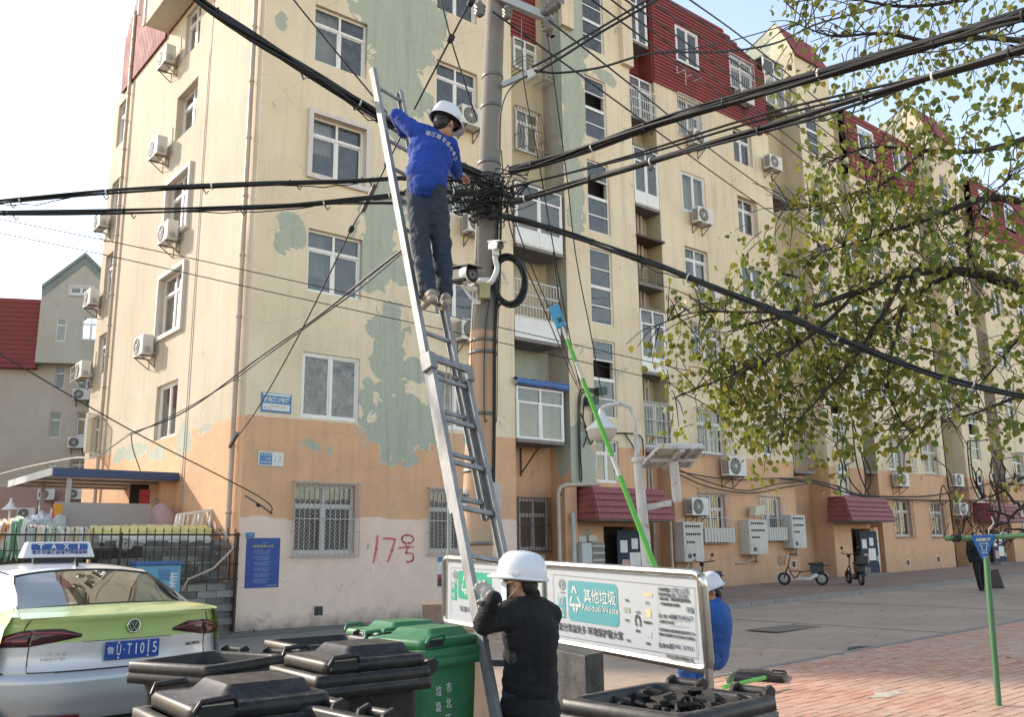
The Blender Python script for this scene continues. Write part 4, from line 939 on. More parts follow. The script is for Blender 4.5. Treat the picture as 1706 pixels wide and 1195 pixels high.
a, b = on(165,900,1,18.95), on(352,900,1,18.95)
sheet('white_cloth', M_wcl, (a+Vector((0,0,.05)), b+Vector((0,0,.05)), b+Vector((0,.3,.12)), a+Vector((0,.3,.12)), .10), .02, label='dirty white cloth hanging just under the yellow tarpaulin', cat='cloth', seed=9, n=(24, 6))
a, b = on(58,880,1,18.9), on(150,882,1,18.9)
sheet('patterned_sheet', M_sheet, (a, b, b+Vector((0,.7,.05)), a+Vector((0,.7,.05)), .42), .04, label='faded patterned sheets draped over the railing behind the taxi sign', cat='sheet', seed=5, n=(30, 8))
a, b = on(-40,884,1,18.9), on(44,868,1,18.9)
sheet('printed_tarpaulin', M_tarpc, (a, b, b+Vector((0,.9,.1)), a+Vector((0,.9,.1)), .65), .05, label='green and orange printed tarpaulin at the left edge above the parked cars', cat='tarpaulin', seed=7, n=(24, 8))
a, b = on(40,877,1,21.5), on(110,862,1,21.5)
sheet('plastic_sheet', simple('grey plastic film', (.42,.45,.44), .35, var=.5), (a, b, b+Vector((0,1,.2)), a+Vector((0,1,.15)), .5), .08, label='crumpled grey plastic sheet beneath the canopy posts', cat='plastic sheet', seed=11, n=(18, 8))
# support mass under the sheets
solid('lumber_pile', MB().box(1.0,5.0,19.2,20.6,-.1,1.75), simple('old dark planks', (.10,.085,.07), .9, var=.6), 'dark pile of old planks under the draped sheets behind the railing', 'lumber pile', bevel=.03)
mb = MB()
for k in range(4): z = 1.56+k*.055; mb.obox((4.9+.1*k,18.98,z), (1.05-.1*k,0,.03), (0,.08,0), (0,0,.022))
o = solid('plank', mb, simple('charred plank', (.05,.04,.035), .9, var=.5), 'dark planks stacked behind the railing above the blue box', 'planks'); 
cp = on(208,907,1,18.85); mb = MB()
for k in range(9): r0 = .16-.015*k; mb.tube([cp+Vector((math.cos(t*.5+k)*r0, -.02*(k % 3), math.sin(t*.5+k)*r0*.8)) for t in range(13)], .012, 6, caps=False)
solid('hose_coil', mb, simple('pale hose', (.55,.52,.46), .6), 'pale coil of hose hung behind the railing just right of the taxi sign', 'hose')
# blue steel box
q0, q1 = on(252,985,1,18.0), on(302,938,1,18.0)
bb = thing('utility_cabinet', 'pale blue steel cabinet with a dark blue lid between the taxi and the railing', 'cabinet', (q0.x, 18.0, 0))
M_bc = streaky('pale blue paint', (.10,.30,.44), (.20,.24,.25), .5, .5)
wpart('body', MB().box(q0.x-.3,q1.x,18.0,18.38,0,q1.z-.04), M_bc, bb, bevel=.01); wpart('lid', MB().box(q0.x-.33,q1.x+.03,17.96,18.4,q1.z-.037,q1.z+.03), M_blue, bb, bevel=.01)
lv = MB()
for k in range(6): lv.box(q1.x-.42,q1.x-.2,17.99,17.999,q1.z-.14-k*.035,q1.z-.125-k*.035)
wpart('louvre', lv, M_blue, bb)
mk = MB()
for k in range(9): mk.box(q1.x-.2+.02*math.sin(k*2.),q1.x-.1+.04*math.cos(k*3.),17.99,17.9985,q1.z-.22-k*.03,q1.z-.20-k*.03)
wpart('worn_print', mk, M_white, bb)
# bent white pipe leaning by the corner
solid('bent_pipe', MB().tube([on(303,985,1,18.3), on(313,966,1,18.3), on(355,948,1,18.3), on(385,918,1,18.3), on(388,912,1,18.3), on(381,897,1,18.3), on(371,887,1,18.3)], .022, 8), M_pipe, 'thin bent white pipe leaning across the iron railing', 'pipe')
solid('loose_wire', MB().tube([on(385,1052,1,18.4), on(375,1075,1,18.2), on(400,1070,1,18.1), on(425,1052,1,18.2), on(422,1048,1,18.2)], .012, 6), M_iron, 'loose black wire bent on the ground at the foot of the near corner', 'wire')

# canopy with a blue edge
Yc = on(300,793,0,Xs)[1]; zc = on(300,793,0,Xs)[2]; xl = on(87,795,1,Yc)[0]
CN = thing('canopy', 'flat canopy with a dark blue front edge on thin steel posts against the side wall', 'canopy', (xl+1, Yc, 0))
wpart('roof_sheet', MB().box(xl,7.8,Yc+.03,Yc+4.6,zc-.02,zc+.02), M_white, CN); wpart('fascia', MB().box(xl,7.8,Yc-.02,Yc+.03,zc-.13,zc+.07), simple('dark blue fascia', (.035,.07,.16), .5, var=.4), CN, bevel=.008)
wpart('fascia', MB().box(xl-.04,xl,Yc,Yc+4.6,zc-.11,zc+.06), M_white, CN, label='white painted side fascia')
for k in range(4): wpart('beam', MB().bar((xl,Yc+.3+k*1.3,zc-.08),(7.8,Yc+.3+k*1.3,zc-.08),.07), M_greybar, CN)
for px_ in (113, 70): x = on(px_,830,1,Yc+(.1 if px_ > 90 else 2.8))[0]; wpart('post', MB().bar((x,Yc+(.1 if px_ > 90 else 2.8),-.1),(x,Yc+(.1 if px_ > 90 else 2.8),zc-.1),.09), M_greybar, CN)
yb = Yc-.5; a, b = on(92,842,1,yb), on(253,878,1,yb)
solid('grey_board', MB().box(a.x,on(252,850,1,yb).x,yb,yb+.05,b.z-.6,on(200,839,1,yb).z), simple('smooth grey board', (.36,.34,.33), .7, var=.2, vs=1), 'wide smooth grey board standing under the canopy', 'board', bevel=.005)
a, b = on(88,840,1,yb-.2), on(101,882,1,yb-.2)
solid('red_banner', MB().grid([[(a.x+(b.x-a.x)*i/4, yb-.2+.03*math.sin(i*1.5+j), b.z+(a.z-b.z)*j/6) for i in range(5)] for j in range(7)]), stripes('red and yellow banner cloth', [(.60,.06,.03),(.62,.30,.04),(.55,.05,.03)], 3.), 'red and yellow banner hanging left of the grey board', 'banner')
sh = thing('shed', 'small dark shed opening under the right end of the canopy', 'shed', (7.2, Yc+.5, 0))
xx0, xx1 = on(245,840,1,Yc+.3)[0], on(292,840,1,Yc+.3)[0]
wpart('wall', MB().box(xx1-.35,xx1+.25,Yc+.3,Yc+.5,0,zc-.15), M_jamb, sh); wpart('wall', MB().box(xx0-.1,xx1-.35,Yc+1.3,Yc+1.4,0,zc-.15), M_dark, sh)  # back wall near black, the shed's inside shade put into colour
dfm = MB(); 
for (p, q) in (((xx0,zc-.75),(xx1-.4,zc-.55)),((xx1-.4,zc-.55),(xx1-.42,1.6)),((xx0,zc-.75),(xx0,1.6))): dfm.bar((p[0],Yc+.45,p[1]),(q[0],Yc+.45,q[1]),.05)
wpart('door_frame', dfm, M_greybar, sh)
c0 = on(268,865,1,Yc-.1)
solid('sack', MB().lathe((c0.x,Yc-.1,c0.z-.6), [(.05,0),(.42,.1),(.44,.4),(.30,.75),(.10,.95),(.02,.98)], 16), simple('pale pink cloth bundle', (.50,.33,.31), .9, var=.5, dirt=(.2,.22,.26)), 'pale pink cloth bundle leaning in the shed opening under the canopy', 'bundle')
solid('red_cloth', MB().grid([[(on(232,828,1,Yc+.25).x+.25*s, Yc+.25, zc-.35-.35*t-.15*s*t) for s in (0,.5,1)] for t in (0,.5,1)]), simple('dark red cloth', (.30,.03,.03), .8), 'dark red cloth scrap hanging from the canopy edge', 'cloth')
# old window frames leaning on the stack
fr0, fr1 = on(292,884,1,20.2), on(367,880,1,20.2)
wfr = thing('old_window_frame', 'old white sliding window frames leaning on the stack by the side wall', 'window frame', (fr0.x, 20.2, fr0.z))
for k, dy in enumerate((0, .12)):
    P0, P1, P2, P3 = on(290+k*6,886,1,20.2+dy), on(296+k*6,858,1,20.2+dy), on(354+k*10,850,1,20.2+dy), on(346+k*10,888,1,20.2+dy)
    mb = MB()
    for p, q in ((P0,P1),(P1,P2),(P2,P3),(P3,P0)): mb.bar(p, q, .07, .05)
    mid0, mid1 = (P1+P2)/2, (P0+P3)/2; mb.bar(mid0, mid1, .07, .045); mb.bar(P1*.25+P2*.75, P0*.25+P3*.75, .03); mb.bar(P1*.8+P2*.2, P0*.8+P3*.2, .03)
    wpart('frame', mb, M_white, wfr)
# white lamp post at the far left
lp = on(17,850,1,24.); LP = thing('garden_lamp', 'small white cone topped lamp post at the far left edge', 'lamp', (lp.x, 24., 0))
wpart('lamp_shade', MB().lathe((lp.x,24.,lp.z+.0), [(.20,0),(.12,.06),(.05,.16),(.025,.22),(.03,.25),(.0,.28)], 16), M_white, LP); wpart('pole', MB().tube([(lp.x,24,0),(lp.x,24,lp.z)], .03, 8), M_white, LP)
wpart('arm', MB().box(lp.x-.28,lp.x+.28,23.9,24.1,lp.z-.35,lp.z-.2), M_greybar, LP)

# made-up block behind the viewer, added to darken what the windows mirror
OP = thing('apartment_building', 'unseen long low brownish block added behind the viewer for window reflections', 'building', (10,-48,0))
hO = [(x, x+1.6, z, z+1.5) for x in range(-48, 96, 4) for z in (1.4, 4.4)]
fO = lambda u, z, d: (u, -48-d, z)
wpart('wall', holed(MB(), fO, -50, 98, -1, 6.6, hO), simple('brown render', (.26,.21,.17), .9, var=.5, coords='pos', vs=.4), OP)
wpart('dark_backing', MB().add([(-50,-48.6,-1),(98,-48.6,-1),(98,-48.6,6.5),(-50,-48.6,6.5)], [(0,1,2,3)]), M_dark, OP); wpart('roof', MB().box(-50,98,-58,-48,6.61,6.9), M_slab, OP)  # dark sheet painted in place of unlit rooms
# ================================================================ things in the street
RH = Vector((cy_, -sy_, 0))
def LD(lat, dep, z=0.0):                        # a place LAT metres right and DEP metres ahead of the camera, at height z
    p = RH*lat + FH*dep; return Vector((p.x, p.y, z))
def yaw_of(lat, dep):                           # rotation whose local +Y points that way
    d = RH*lat + FH*dep; return math.atan2(-d.x, d.y)
M_binb = simple('dusty black bin plastic', (.008,.008,.009), .42, var=.5, vs=4, dirt=(.035,.031,.027)); M_bing = simple('green bin plastic', (.012,.15,.055), .42, var=.45, vs=4, dirt=(.10,.17,.10))
def dust(m, col, k):                              # grime that settles on what faces up, scuffs elsewhere
    t = m.node_tree; p = t.nodes['Principled BSDF']; p.inputs['Specular IOR Level'].default_value = .28; src = p.inputs['Base Color'].links[0].from_socket
    g = t.nodes.new('ShaderNodeNewGeometry'); sp = t.nodes.new('ShaderNodeSeparateXYZ'); t.links.new(g.outputs['True Normal'], sp.inputs[0]); tc = t.nodes.new('ShaderNodeTexCoord')
    nz = t.nodes.new('ShaderNodeTexNoise'); nz.inputs['Scale'].default_value = 7; nz.inputs['Detail'].default_value = 8; nz.inputs['Roughness'].default_value = .75; nz.inputs['Distortion'].default_value = 1.5; t.links.new(tc.outputs['Object'], nz.inputs['Vector'])
    a = t.nodes.new('ShaderNodeMapRange'); t.links.new(sp.outputs[2], a.inputs[0]); a.inputs[1].default_value = .5; a.inputs[2].default_value = 1.0; a.inputs[3].default_value = .25
    b = t.nodes.new('ShaderNodeMapRange'); t.links.new(nz.outputs[0], b.inputs[0]); b.inputs[1].default_value = .42; b.inputs[2].default_value = .68
    f = t.nodes.new('ShaderNodeMath'); f.operation = 'MULTIPLY'; t.links.new(a.outputs[0], f.inputs[0]); t.links.new(b.outputs[0], f.inputs[1]); f2 = t.nodes.new('ShaderNodeMath'); f2.operation = 'MULTIPLY'; t.links.new(f.outputs[0], f2.inputs[0]); f2.inputs[1].default_value = k
    mx = t.nodes.new('ShaderNodeMix'); mx.data_type = 'RGBA'; t.links.new(f2.outputs[0], mx.inputs[0]); t.links.new(src, mx.inputs[6]); mx.inputs[7].default_value = C(*col); t.links.new(mx.outputs[2], p.inputs['Base Color'])
dust(M_binb, (.13,.11,.095), .75); dust(M_bing, (.20,.26,.18), .5)
M_rub = simple('black rubber', (.015,.015,.015), .7); M_ink = simple('white print', (.62,.62,.60), .7, var=.2)
def rrect(w, d, r, n=5):
    P = []
    for cx, cy, a0 in ((w/2-r, d/2-r, 0), (-w/2+r, d/2-r, 90), (-w/2+r, -d/2+r, 180), (w/2-r, -d/2+r, 270)):
        for k in range(n+1): a = R(a0+90*k/n); P.append((cx+r*math.cos(a), cy+r*math.sin(a)))
    return P
def ringloft(mb, rings, mi=0, sm=True):
    n = len(rings[0]); vs = [p for r in rings for p in r]
    mb.add(vs, [(i*n+k, i*n+(k+1)%n, (i+1)*n+(k+1)%n, (i+1)*n+k) for i in range(len(rings)-1) for k in range(n)], mi, sm)
    return mb
def rr3(w, d, r, z, cy=0): return [(x, y+cy, z) for x, y in rrect(w, d, r)]
def make_bin(mat, opened, label, loc, rz, group):
    t = thing('wheelie_bin', label, 'bin', loc, group, rz)
    t.scale = (.96, .82, 1.0)
    b = MB(); ringloft(b, [rr3(.42,.46,.04,.04,.05), rr3(.44,.48,.05,.10,.05), rr3(.50,.58,.06,.86,.02), rr3(.51,.60,.06,.93,.0)]); b.add(rr3(.42,.46,.04,.04,.05), [tuple(range(24))])
    link('body', b.mesh('body', mat), t)
    r = MB(); ringloft(r, [rr3(.51,.60,.06,.925), rr3(.60,.735,.035,.93), rr3(.605,.74,.035,.975), rr3(.585,.72,.04,.98), rr3(.595,.73,.035,.985), rr3(.59,.725,.035,1.03), rr3(.50,.62,.07,1.033), rr3(.48,.60,.07,1.02), rr3(.46,.56,.06,.60), rr3(.42,.50,.05,.12)])
    r.add(rr3(.42,.50,.05,.12), [tuple(range(24))]); link('rim', r.mesh('rim', mat), t)
    for s in (-1, 1):
        h = MB(); h.tube([(s*.16-.065,.42,1.03), (s*.16+.065,.42,1.03)], .020, 10)
        for e in (-1, 1): h.prism([(.34,1.0),(.36,1.045),(.41,1.06),(.445,1.04),(.43,1.0),(.40,.98)], s*.16+e*.075-.008, s*.16+e*.075+.008, f=lambda p,q,t:(t,p,q))
        link('grip', h.mesh('grip', mat), t)
        w = MB().lathe((s*.25-.03*s, .34, .10), [(.02,-.03),(.085,-.03),(.10,-.02),(.10,.02),(.085,.03),(.02,.03)], 20, axis=(1,0,0)); link('wheel', w.mesh('wheel', M_rub), t)
    if not opened: bin_lid(t, mat)
    return t
def bin_lid(t, mat, z0=1.04, name='lid', own=None):
    l = MB(); ringloft(l, [rr3(.50,.62,.05,z0-.012,.03), rr3(.53,.65,.055,z0-.005,.03), rr3(.535,.655,.055,z0+.03,.03), rr3(.515,.635,.06,z0+.045,.03), rr3(.50,.62,.06,z0+.048,.03), rr3(.37,.44,.025,z0+.05,.08), rr3(.30,.37,.025,z0+.092,.09), rr3(.285,.355,.025,z0+.096,.09)])
    l.add(rr3(.285,.355,.025,z0+.096,.09), [tuple(range(24))]); lo = link(name, l.mesh(name, mat), t)
    for s in (-1, 1):
        g = MB().tube([(s*.27,-.28,z0+.03),(s*.285,-.26,z0+.065),(s*.285,-.12,z0+.07),(s*.27,-.10,z0+.04)], .012, 8); link('lid_handle', g.mesh('lid_handle', mat), lo)
        g = MB().obox((s*.262,-.19,z0+.028), (.015,0,0), (0,.08,0), (0,0,.02)); link('handle_recess', g.mesh('handle_recess', M_rub), lo)
    return lo
def bin_at(mat, opened, label, near, e1, grp, zz=YZ):
    """NEAR = px of the rim's near corner, E1 = front to back direction (right, ahead)"""
    px, py, dd = near; e = Vector(e1).normalized(); p = pt(px, py, dd); e1w = RH*e.x + FH*e.y; e2w = Vector((-e1w.y, e1w.x, 0))
    c = Vector((p.x, p.y, 0)) + e1w*.30 + e2w*.28; c.z = p.z-1.03
    return make_bin(mat, opened, label, c, math.atan2(-e1w.x, e1w.y), grp)
gb_, gg_ = 'black rubbish bins in a row', 'green rubbish bins'
B1 = bin_at(M_binb, False, 'closed black bin lowest on the left, in front of the taxi bumper', (291,1216,3.0), (.80,.60), gb_)
B2 = bin_at(M_binb, True, 'open empty black bin just right of the taxi plate', (346,1113,4.35), (.45,.89), gb_)
B3 = bin_at(M_binb, False, 'closed black bin left of the green bin with white lettering', (527,1130,3.95), (.80,.60), gb_)
pb = pt(421,1068,5.6); e1w = RH*.8+FH*.6; e2w = Vector((-e1w.y, e1w.x, 0)); c = Vector((pb.x,pb.y,0)) + e1w*.36 - e2w*.29; c.z = pb.z-1.03
B4 = make_bin(M_binb, True, 'open black bin at the back, against the foot of the pale wall', c, math.atan2(-e1w.x, e1w.y), gb_)
ph = (pt(550,1160,3.48)+pt(690,1190,3.05))/2; e1w = RH*.72+FH*.69; c = ph - e1w*.40; c.z = ph.z-1.04
B5 = make_bin(M_binb, True, 'open black bin at the bottom edge with its two hinge grips showing', c, math.atan2(-e1w.x, e1w.y), gb_)
B6 = bin_at(M_bing, False, 'green bin with white lettering beside the foot of the ladder', (700,1088,5.1), (.62,.78), gg_)
B7 = bin_at(M_bing, False, 'green bin at the back, nearest the pale wall', (622,1072,5.7), (.80,.60), gg_)
B8 = bin_at(M_binb, True, 'black bin full of dark litter beneath the right end of the notice board', (1137,1197,2.95), (.72,.69), gb_)
# white lettering on the long side of the green bin
Mi = B6.matrix_basis if False else Matrix.Translation(B6.location) @ Matrix.Rotation(B6.rotation_euler.z, 4, 'Z')
def bin_text(s, y, z, size):
    M_ = frame_M((.502+.0*z, y, z), (0,1,0), (-.06,0,1)); M_ = Matrix.Translation((-.025*(.95-z)+.008, 0, 0)) @ M_
    return text_mb(s, size, M_, .0012)
mb = MB()
for i, s in enumerate('市北环卫'): merge(mb, bin_text(s, -.02, .80-i*.088, .062))
for i, s in enumerate('垃圾不落地'): merge(mb, bin_text(s, -.125, .79-i*.088, .062))
mb.v = [Vector((v.x-.255, v.y, v.z)) for v in mb.v]
link('lettering', mb.mesh('lettering', M_ink), B6)
mb = MB()
for q in (((-.25,.50),(-.12,.50)),((-.12,.50),(-.12,.2)),((-.25,.50),(-.25,.2))): mb.bar((.257,q[0][0],q[0][1]),(.257,q[1][0],q[1][1]),.008)
link('raised_outline', mb.mesh('raised_outline', M_ink), B6)
# litter in the right bin
mb = MB(); rr = random.Random(5)
for k in range(120):
    a = rr.uniform(-.24,.24); b = rr.triangular(-.22,.33,.25); z = .985+.12*max(0,(b+.05)) + rr.uniform(-.05,.02); s = rr.uniform(.012,.045); A = rr.uniform(0,PI)
    mb.obox((a,b,z), Vector((math.cos(A),math.sin(A),rr.uniform(-.3,.3)))*s, Vector((-math.sin(A),math.cos(A),rr.uniform(-.3,.3)))*s*.4, Vector((0,0,1))*rr.uniform(.003,.009))
li = link('litter', mb.mesh('litter', simple('dark crumbled litter', (.012,.012,.012), .8, var=.7, dirt=(.06,.045,.03))), None, B8.location); li.rotation_euler.z = B8.rotation_euler.z; li.scale = B8.scale; tag(li, 'heap of dark crumbled litter filling the black bin by the notice board post', 'litter', kind='stuff')
gl = MB().add([(0,0,0),(.03,.0,.01),(.05,0,.12),(.015,0,.05)], [(0,1,2,3)]).add([(.03,.01,0),(.06,0,0),(.10,.0,.09),(.04,0,.06)], [(0,1,2,3)]).add([(.0,.02,0),(.03,0,0),(-.02,.0,.10)], [(0,1,2)])
gl.xf(Matrix.Translation(pt(1212,1140,3.4)) @ Matrix.Scale(.3,4) @ Matrix.Rotation(YAW*-1, 4, 'Z')); solid('leaf_scrap', gl, simple('scrap green', (.10,.26,.08), .7), 'small green scrap sticking up from the litter in the right bin', 'scrap')
# lid lying on the paving with a green pole section on it
lc = gnd(1268,1140, .0); ld = thing('bin_lid', 'loose black bin lid lying on the paving right of the worker in blue', 'bin lid', (lc.x, lc.y, lc.z-.0), None, yaw_of(-.92,.35))
l0 = bin_lid(ld, M_binb, .05, 'lid')
p0, p1 = gnd(1205,1146,.18), gnd(1282,1128,.18); dpole = (p1-p0)
gp_ = thing('pole_section', 'short green pole section lying across the loose bin lid', 'pole section', (p0.x,p0.y,p0.z))
wpart('tube', MB().tube([p0, p0+dpole*.9], .022, 12), simple('bright green plastic', (.10,.42,.05), .4, var=.2), gp_); wpart('cap', MB().tube([p0+dpole*.9, p1], .026, 12), M_rub, gp_)
# rubble and wrapped things near the wall
mb = MB().obox(pt(728,1018,9.9), RH*.16, FH*.08+Vector((0,0,.02)), Vector((0,0,.09))); solid('rubble_block', mb, simple('hollow brown brick', (.28,.21,.16), .95, var=.7, vs=14, bs=.6), 'broken brown brick block on the apron between green bin and notice board', 'block', bevel=.01)
# dark box between the worker and the right bin
a = pt(925,1087,6.6); b = pt(975,1093,6.2); c_ = pt(1001,1105,6.35); dx_ = Vector((b.x-a.x,b.y-a.y,0)); dy_ = Vector((c_.x-b.x,c_.y-b.y,0)); dx_ = dx_*2.4
mb = MB(); base = Vector((b.x,b.y,YZ)); H_ = b.z-YZ
mb.obox(base-dx_/2+dy_*.6+Vector((0,0,H_/2)), dx_/2, dy_*.6, (0,0,H_/2)); bx_ = solid('crate', mb, simple('weathered black board', (.012,.013,.015), .75, var=.7, vs=5, dirt=(.14,.13,.12)), 'tall weathered black box standing behind the worker in the dark coat', 'crate', bevel=.01)

# ---------------------------------------------------------------- notice board
TL, TR, BL, BR = pt(741,930,8.7), pt(1170,957,5.9), pt(741,1036,8.7), pt(1184,1118,5.9)
NBD = thing('notice_board', 'long waste sorting notice board in a stainless steel tube frame', 'notice board', ((TL.x+TR.x)/2, (TL.y+TR.y)/2, YZ))
def fN(s, t, off=0.0):                           # s along, t down
    p = (TL*(1-s)+TR*s)*(1-t) + (BL*(1-s)+BR*s)*t
    return p + NN*off
NN = (TR-TL).cross(BL-TL).normalized()
if NN.dot(CAM-TL) < 0: NN = -NN
_r = ray(1184, 1118); BR = CAM + _r*((TL-CAM).dot(NN)/_r.dot(NN))
def NST(px, py):
    r = ray(px, py); k = (TL-CAM).dot(NN)/r.dot(NN); q = CAM+r*k; s, t = .5, .5
    for _ in range(20):
        e = q - fN(s, t); du = (fN(s+1e-3, t)-fN(s, t))*1000; dv = (fN(s, t+1e-3)-fN(s, t))*1000
        s += e.dot(du)/du.dot(du); e = q-fN(s, t); t += e.dot(dv)/dv.dot(dv)
    return s, t
M_ss = streaky('stainless tube', (.62,.60,.57), (.40,.37,.33), .35, .28, 1.0, bs=.05)
def corner_tube(pts, r=.03, cr=.08):
    P = [Vector(p) for p in pts]; out = []
    n = len(P)
    for i in range(n):
        a, b, c = P[i-1], P[i], P[(i+1) % n]
        u = (a-b).normalized(); w = (c-b).normalized()
        for k in range(6): t = k/5; out.append(b+u*cr*(1-t)**2+w*cr*t**2)
    out.append(out[0]); return MB().tube(out, r, 12, caps=False)
sm_ = NST(908, 1000)[0]
wpart('frame', corner_tube([fN(0,0), fN(1,0), fN(1,1), fN(0,1)]), M_ss, NBD)
wpart('divider', MB().tube([fN(sm_,0,-.0), fN(sm_,1,0)], .024, 10), M_ss, NBD)
for s in (.995, .36): p = fN(s, 1); wpart('post', MB().tube([fN(s,.0,-.03 if s < .9 else 0), p, (p.x,p.y,0)], .03, 12), M_ss, NBD)
M_board = simple('scratched white board', (.48,.50,.53), .35, var=.4, vs=5, dirt=(.45,.45,.46), bs=.05)
def qb(s0, s1, t0, t1, o, mat, name, par=NBD, r=None):
    return wpart(name, MB().add([fN(s0,t1,o), fN(s1,t1,o), fN(s1,t0,o), fN(s0,t0,o)], [(0,1,2,3)]), mat, par)
qb(.012, sm_-.008, .05, .95, .004, M_board, 'panel'); qb(sm_+.008, .99, .05, .95, .004, M_board, 'panel')
mb = MB().add([fN(0.01,.04,-.01), fN(.99,.04,-.01), fN(.99,.96,-.01), fN(.01,.96,-.01)], [(0,1,2,3)]); wpart('back_panel', mb, M_ac, NBD)
qb(.44,.60,1.03,1.16,-.02,M_board,'lower_strip')
M_teal = simple('faded teal print', (.10,.33,.36), .4, var=.25, vs=6, dirt=(.2,.4,.42)); M_grn = simple('green print', (.04,.34,.20), .4, var=.25, dirt=(.1,.4,.3)); M_blk_ = simple('black print', (.06,.06,.065), .6, var=.1)
def rp_print(x0, y0, x1, y1, mat, name, o=.0065):   # rounded print patch seen between two pixels
    (s0, t0), (s1, t1) = NST(x0, y0), NST(x1, y1); cs, ct = (s0+s1)/2, (t0+t1)/2
    W_ = (fN(s1,ct)-fN(s0,ct)).length; Hh = (fN(cs,t1)-fN(cs,t0)).length; P = rrect(W_, Hh, min(W_,Hh)*.12)
    mb = MB().add([fN(cs+(s1-s0)*x/W_, ct-(t1-t0)*y/Hh, o) for x, y in P], [tuple(range(len(P)))]); return wpart(name, mb, mat, NBD)
def tx(s, px, py, size, mat, name='lettering', width=None, o=.009, bold=0, ang=0, parts=None):
    size *= .9; width = width*.86 if width else None; bold *= .5
    s0, t0 = NST(px, py); M_ = frame_M(fN(s0, t0, o), fN(s0+.01, t0)-fN(s0-.01, t0), fN(s0, t0-.05)-fN(s0, t0+.05))
    if ang: M_ = M_ @ Matrix.Rotation(R(ang), 4, 'Z')
    b = text_mb(s, size, M_, .0008, width=width, bold=bold)
    if parts is not None: merge(parts, b); return
    return wpart(name, b, mat, NBD)
rp_print(946, 967, 1033, 1046, M_teal, 'teal_patch'); rp_print(931, 993, 944, 1031, M_teal, 'teal_patch')
rp_print(764, 951, 820, 1005, M_grn, 'green_patch'); rp_print(753, 971, 762, 1001, M_grn, 'green_patch')
tx('其他垃圾', 1000, 997, .125, M_ink, bold=.002, width=.44); tx('Residual Waste', 1001, 1016, .075, M_ink, width=.50)
tx('灰', 937, 1002, .085, M_ink); tx('色', 937, 1021, .085, M_ink); tx('绿', 757, 978, .07, M_ink); tx('色', 757, 993, .07, M_ink)
tx('厨余垃圾', 795, 974, .10, M_ink, width=.42); tx('垃圾分类益处多 环境保护靠大家', 979, 1052, .075, M_blk_, width=.98, bold=.0015); tx('垃圾可变宝', 783, 1017, .065, M_blk_, width=.40)
def tri_logo(cx, cy, sz, mat, name):
    s0, t0 = NST(cx, cy); M_ = frame_M(fN(s0, t0, .009), fN(s0+.01, t0)-fN(s0-.01, t0), fN(s0, t0-.05)-fN(s0, t0+.05)); mb = MB(); w = sz*.10
    def seg(a, b, ww=w):
        a = Vector((*a, 0))*sz; b = Vector((*b, 0))*sz; d = (b-a).normalized(); q = Vector((-d.y, d.x, 0))*ww/2; mb.add([M_ @ (a-q), M_ @ (b-q), M_ @ (b+q), M_ @ (a+q)], [(0,1,2,3)])
    seg((-.16,.30),(-.02,.62)); seg((.02,.62),(.16,.30)); seg((-.40,-.22),(-.20,.16)); seg((.22,.16),(.42,-.22)); seg((-.42,-.24),(-.02,-.24), w*1.3); seg((.02,-.24),(.42,-.24), w*1.3)
    mb.add([M_ @ (Vector((x, y, 0))*sz) for x, y in ((-.22,-.34),(-.04,-.34),(-.04,-.62))], [(0,1,2)]); mb.add([M_ @ (Vector((x, y, 0))*sz) for x, y in ((.22,-.34),(.04,-.34),(.04,-.62))], [(0,1,2)])
    wpart(name, mb, mat, NBD)
tri_logo(959, 1000, .17, M_ink, 'triangle_emblem'); tri_logo(776, 977, .15, M_ink, 'triangle_emblem')
# small seal marks, little pictures, handwriting and the ruled border
mk = MB()
for cx, cy in ((937, 974), (759, 958)):
    s0, t0 = NST(cx, cy); c0 = fN(s0, t0, .009); u = (fN(s0+.01,t0)-fN(s0,t0)).normalized(); v = (fN(s0,t0)-fN(s0,t0+.05)).normalized()
    for k in range(14):
        a = 2*PI*k/14; p = c0+(u*math.cos(a)+v*math.sin(a))*.035; mk.obox(p, u*.006, v*.010, NN*.0005)
    mk.obox(c0, u*.012, v*.016, NN*.0005); mk.obox(c0-v*.062, u*.03, v*.006, NN*.0005)
wpart('seal_mark', mk, simple('grey print', (.30,.33,.33), .6), NBD, kind='stuff')
tp = MB()
for (s, x, y, sz, w) in (('投放时间', 1107, 983, .03, .12), ('投放地点', 1107, 991, .03, .12), ('厨余垃圾、其他垃圾投放时间段', 1125, 1000, .028, .34), ('可回收物预约回收', 1117, 1008, .028, .22), ('监 督 电 话', 1113, 1028, .032, .20), ('居委会电话', 1112, 1037, .028, .16), ('分类投放垃圾是每位居民的义务', 1128, 1053, .026, .40), ('请您自觉遵守生活垃圾分类规定', 1128, 1061, .026, .40), ('监督电话', 1110, 1077, .036, .16), ('市北区城市管理局 宣', 1133, 1097, .026, .30), ('骨头', 1046, 1001, .026, .05), ('纸巾', 1046, 1034, .024, .05), ('头发', 1064, 1021, .026, .05), ('烟蒂', 1064, 1052, .024, .05), ('尘土', 1080, 1005, .026, .05), ('陶瓷碎片', 1081, 1038, .024, .10), ('贝壳', 1048, 1068, .024, .05), ('果核', 1081, 1073, .024, .05)): tx(s, x, y, sz, None, width=w, parts=tp)
wpart('lettering', tp, M_blk_, NBD)
hw = MB()
for (s, x, y, w, sz) in (('2017年10月', 1128, 985, .26, .05), ('8:00-20:00', 1130, 994, .22, .045), ('环保', 1151, 1018, .08, .05), ('88754567', 1137, 1030, .24, .05), ('8545 3701', 1136, 1079, .26, .045)): tx(s, x, y, sz, None, width=w, parts=hw)
wpart('handwriting', hw, simple('ink scribble', (.10,.12,.16), .7), NBD)
ln = MB()
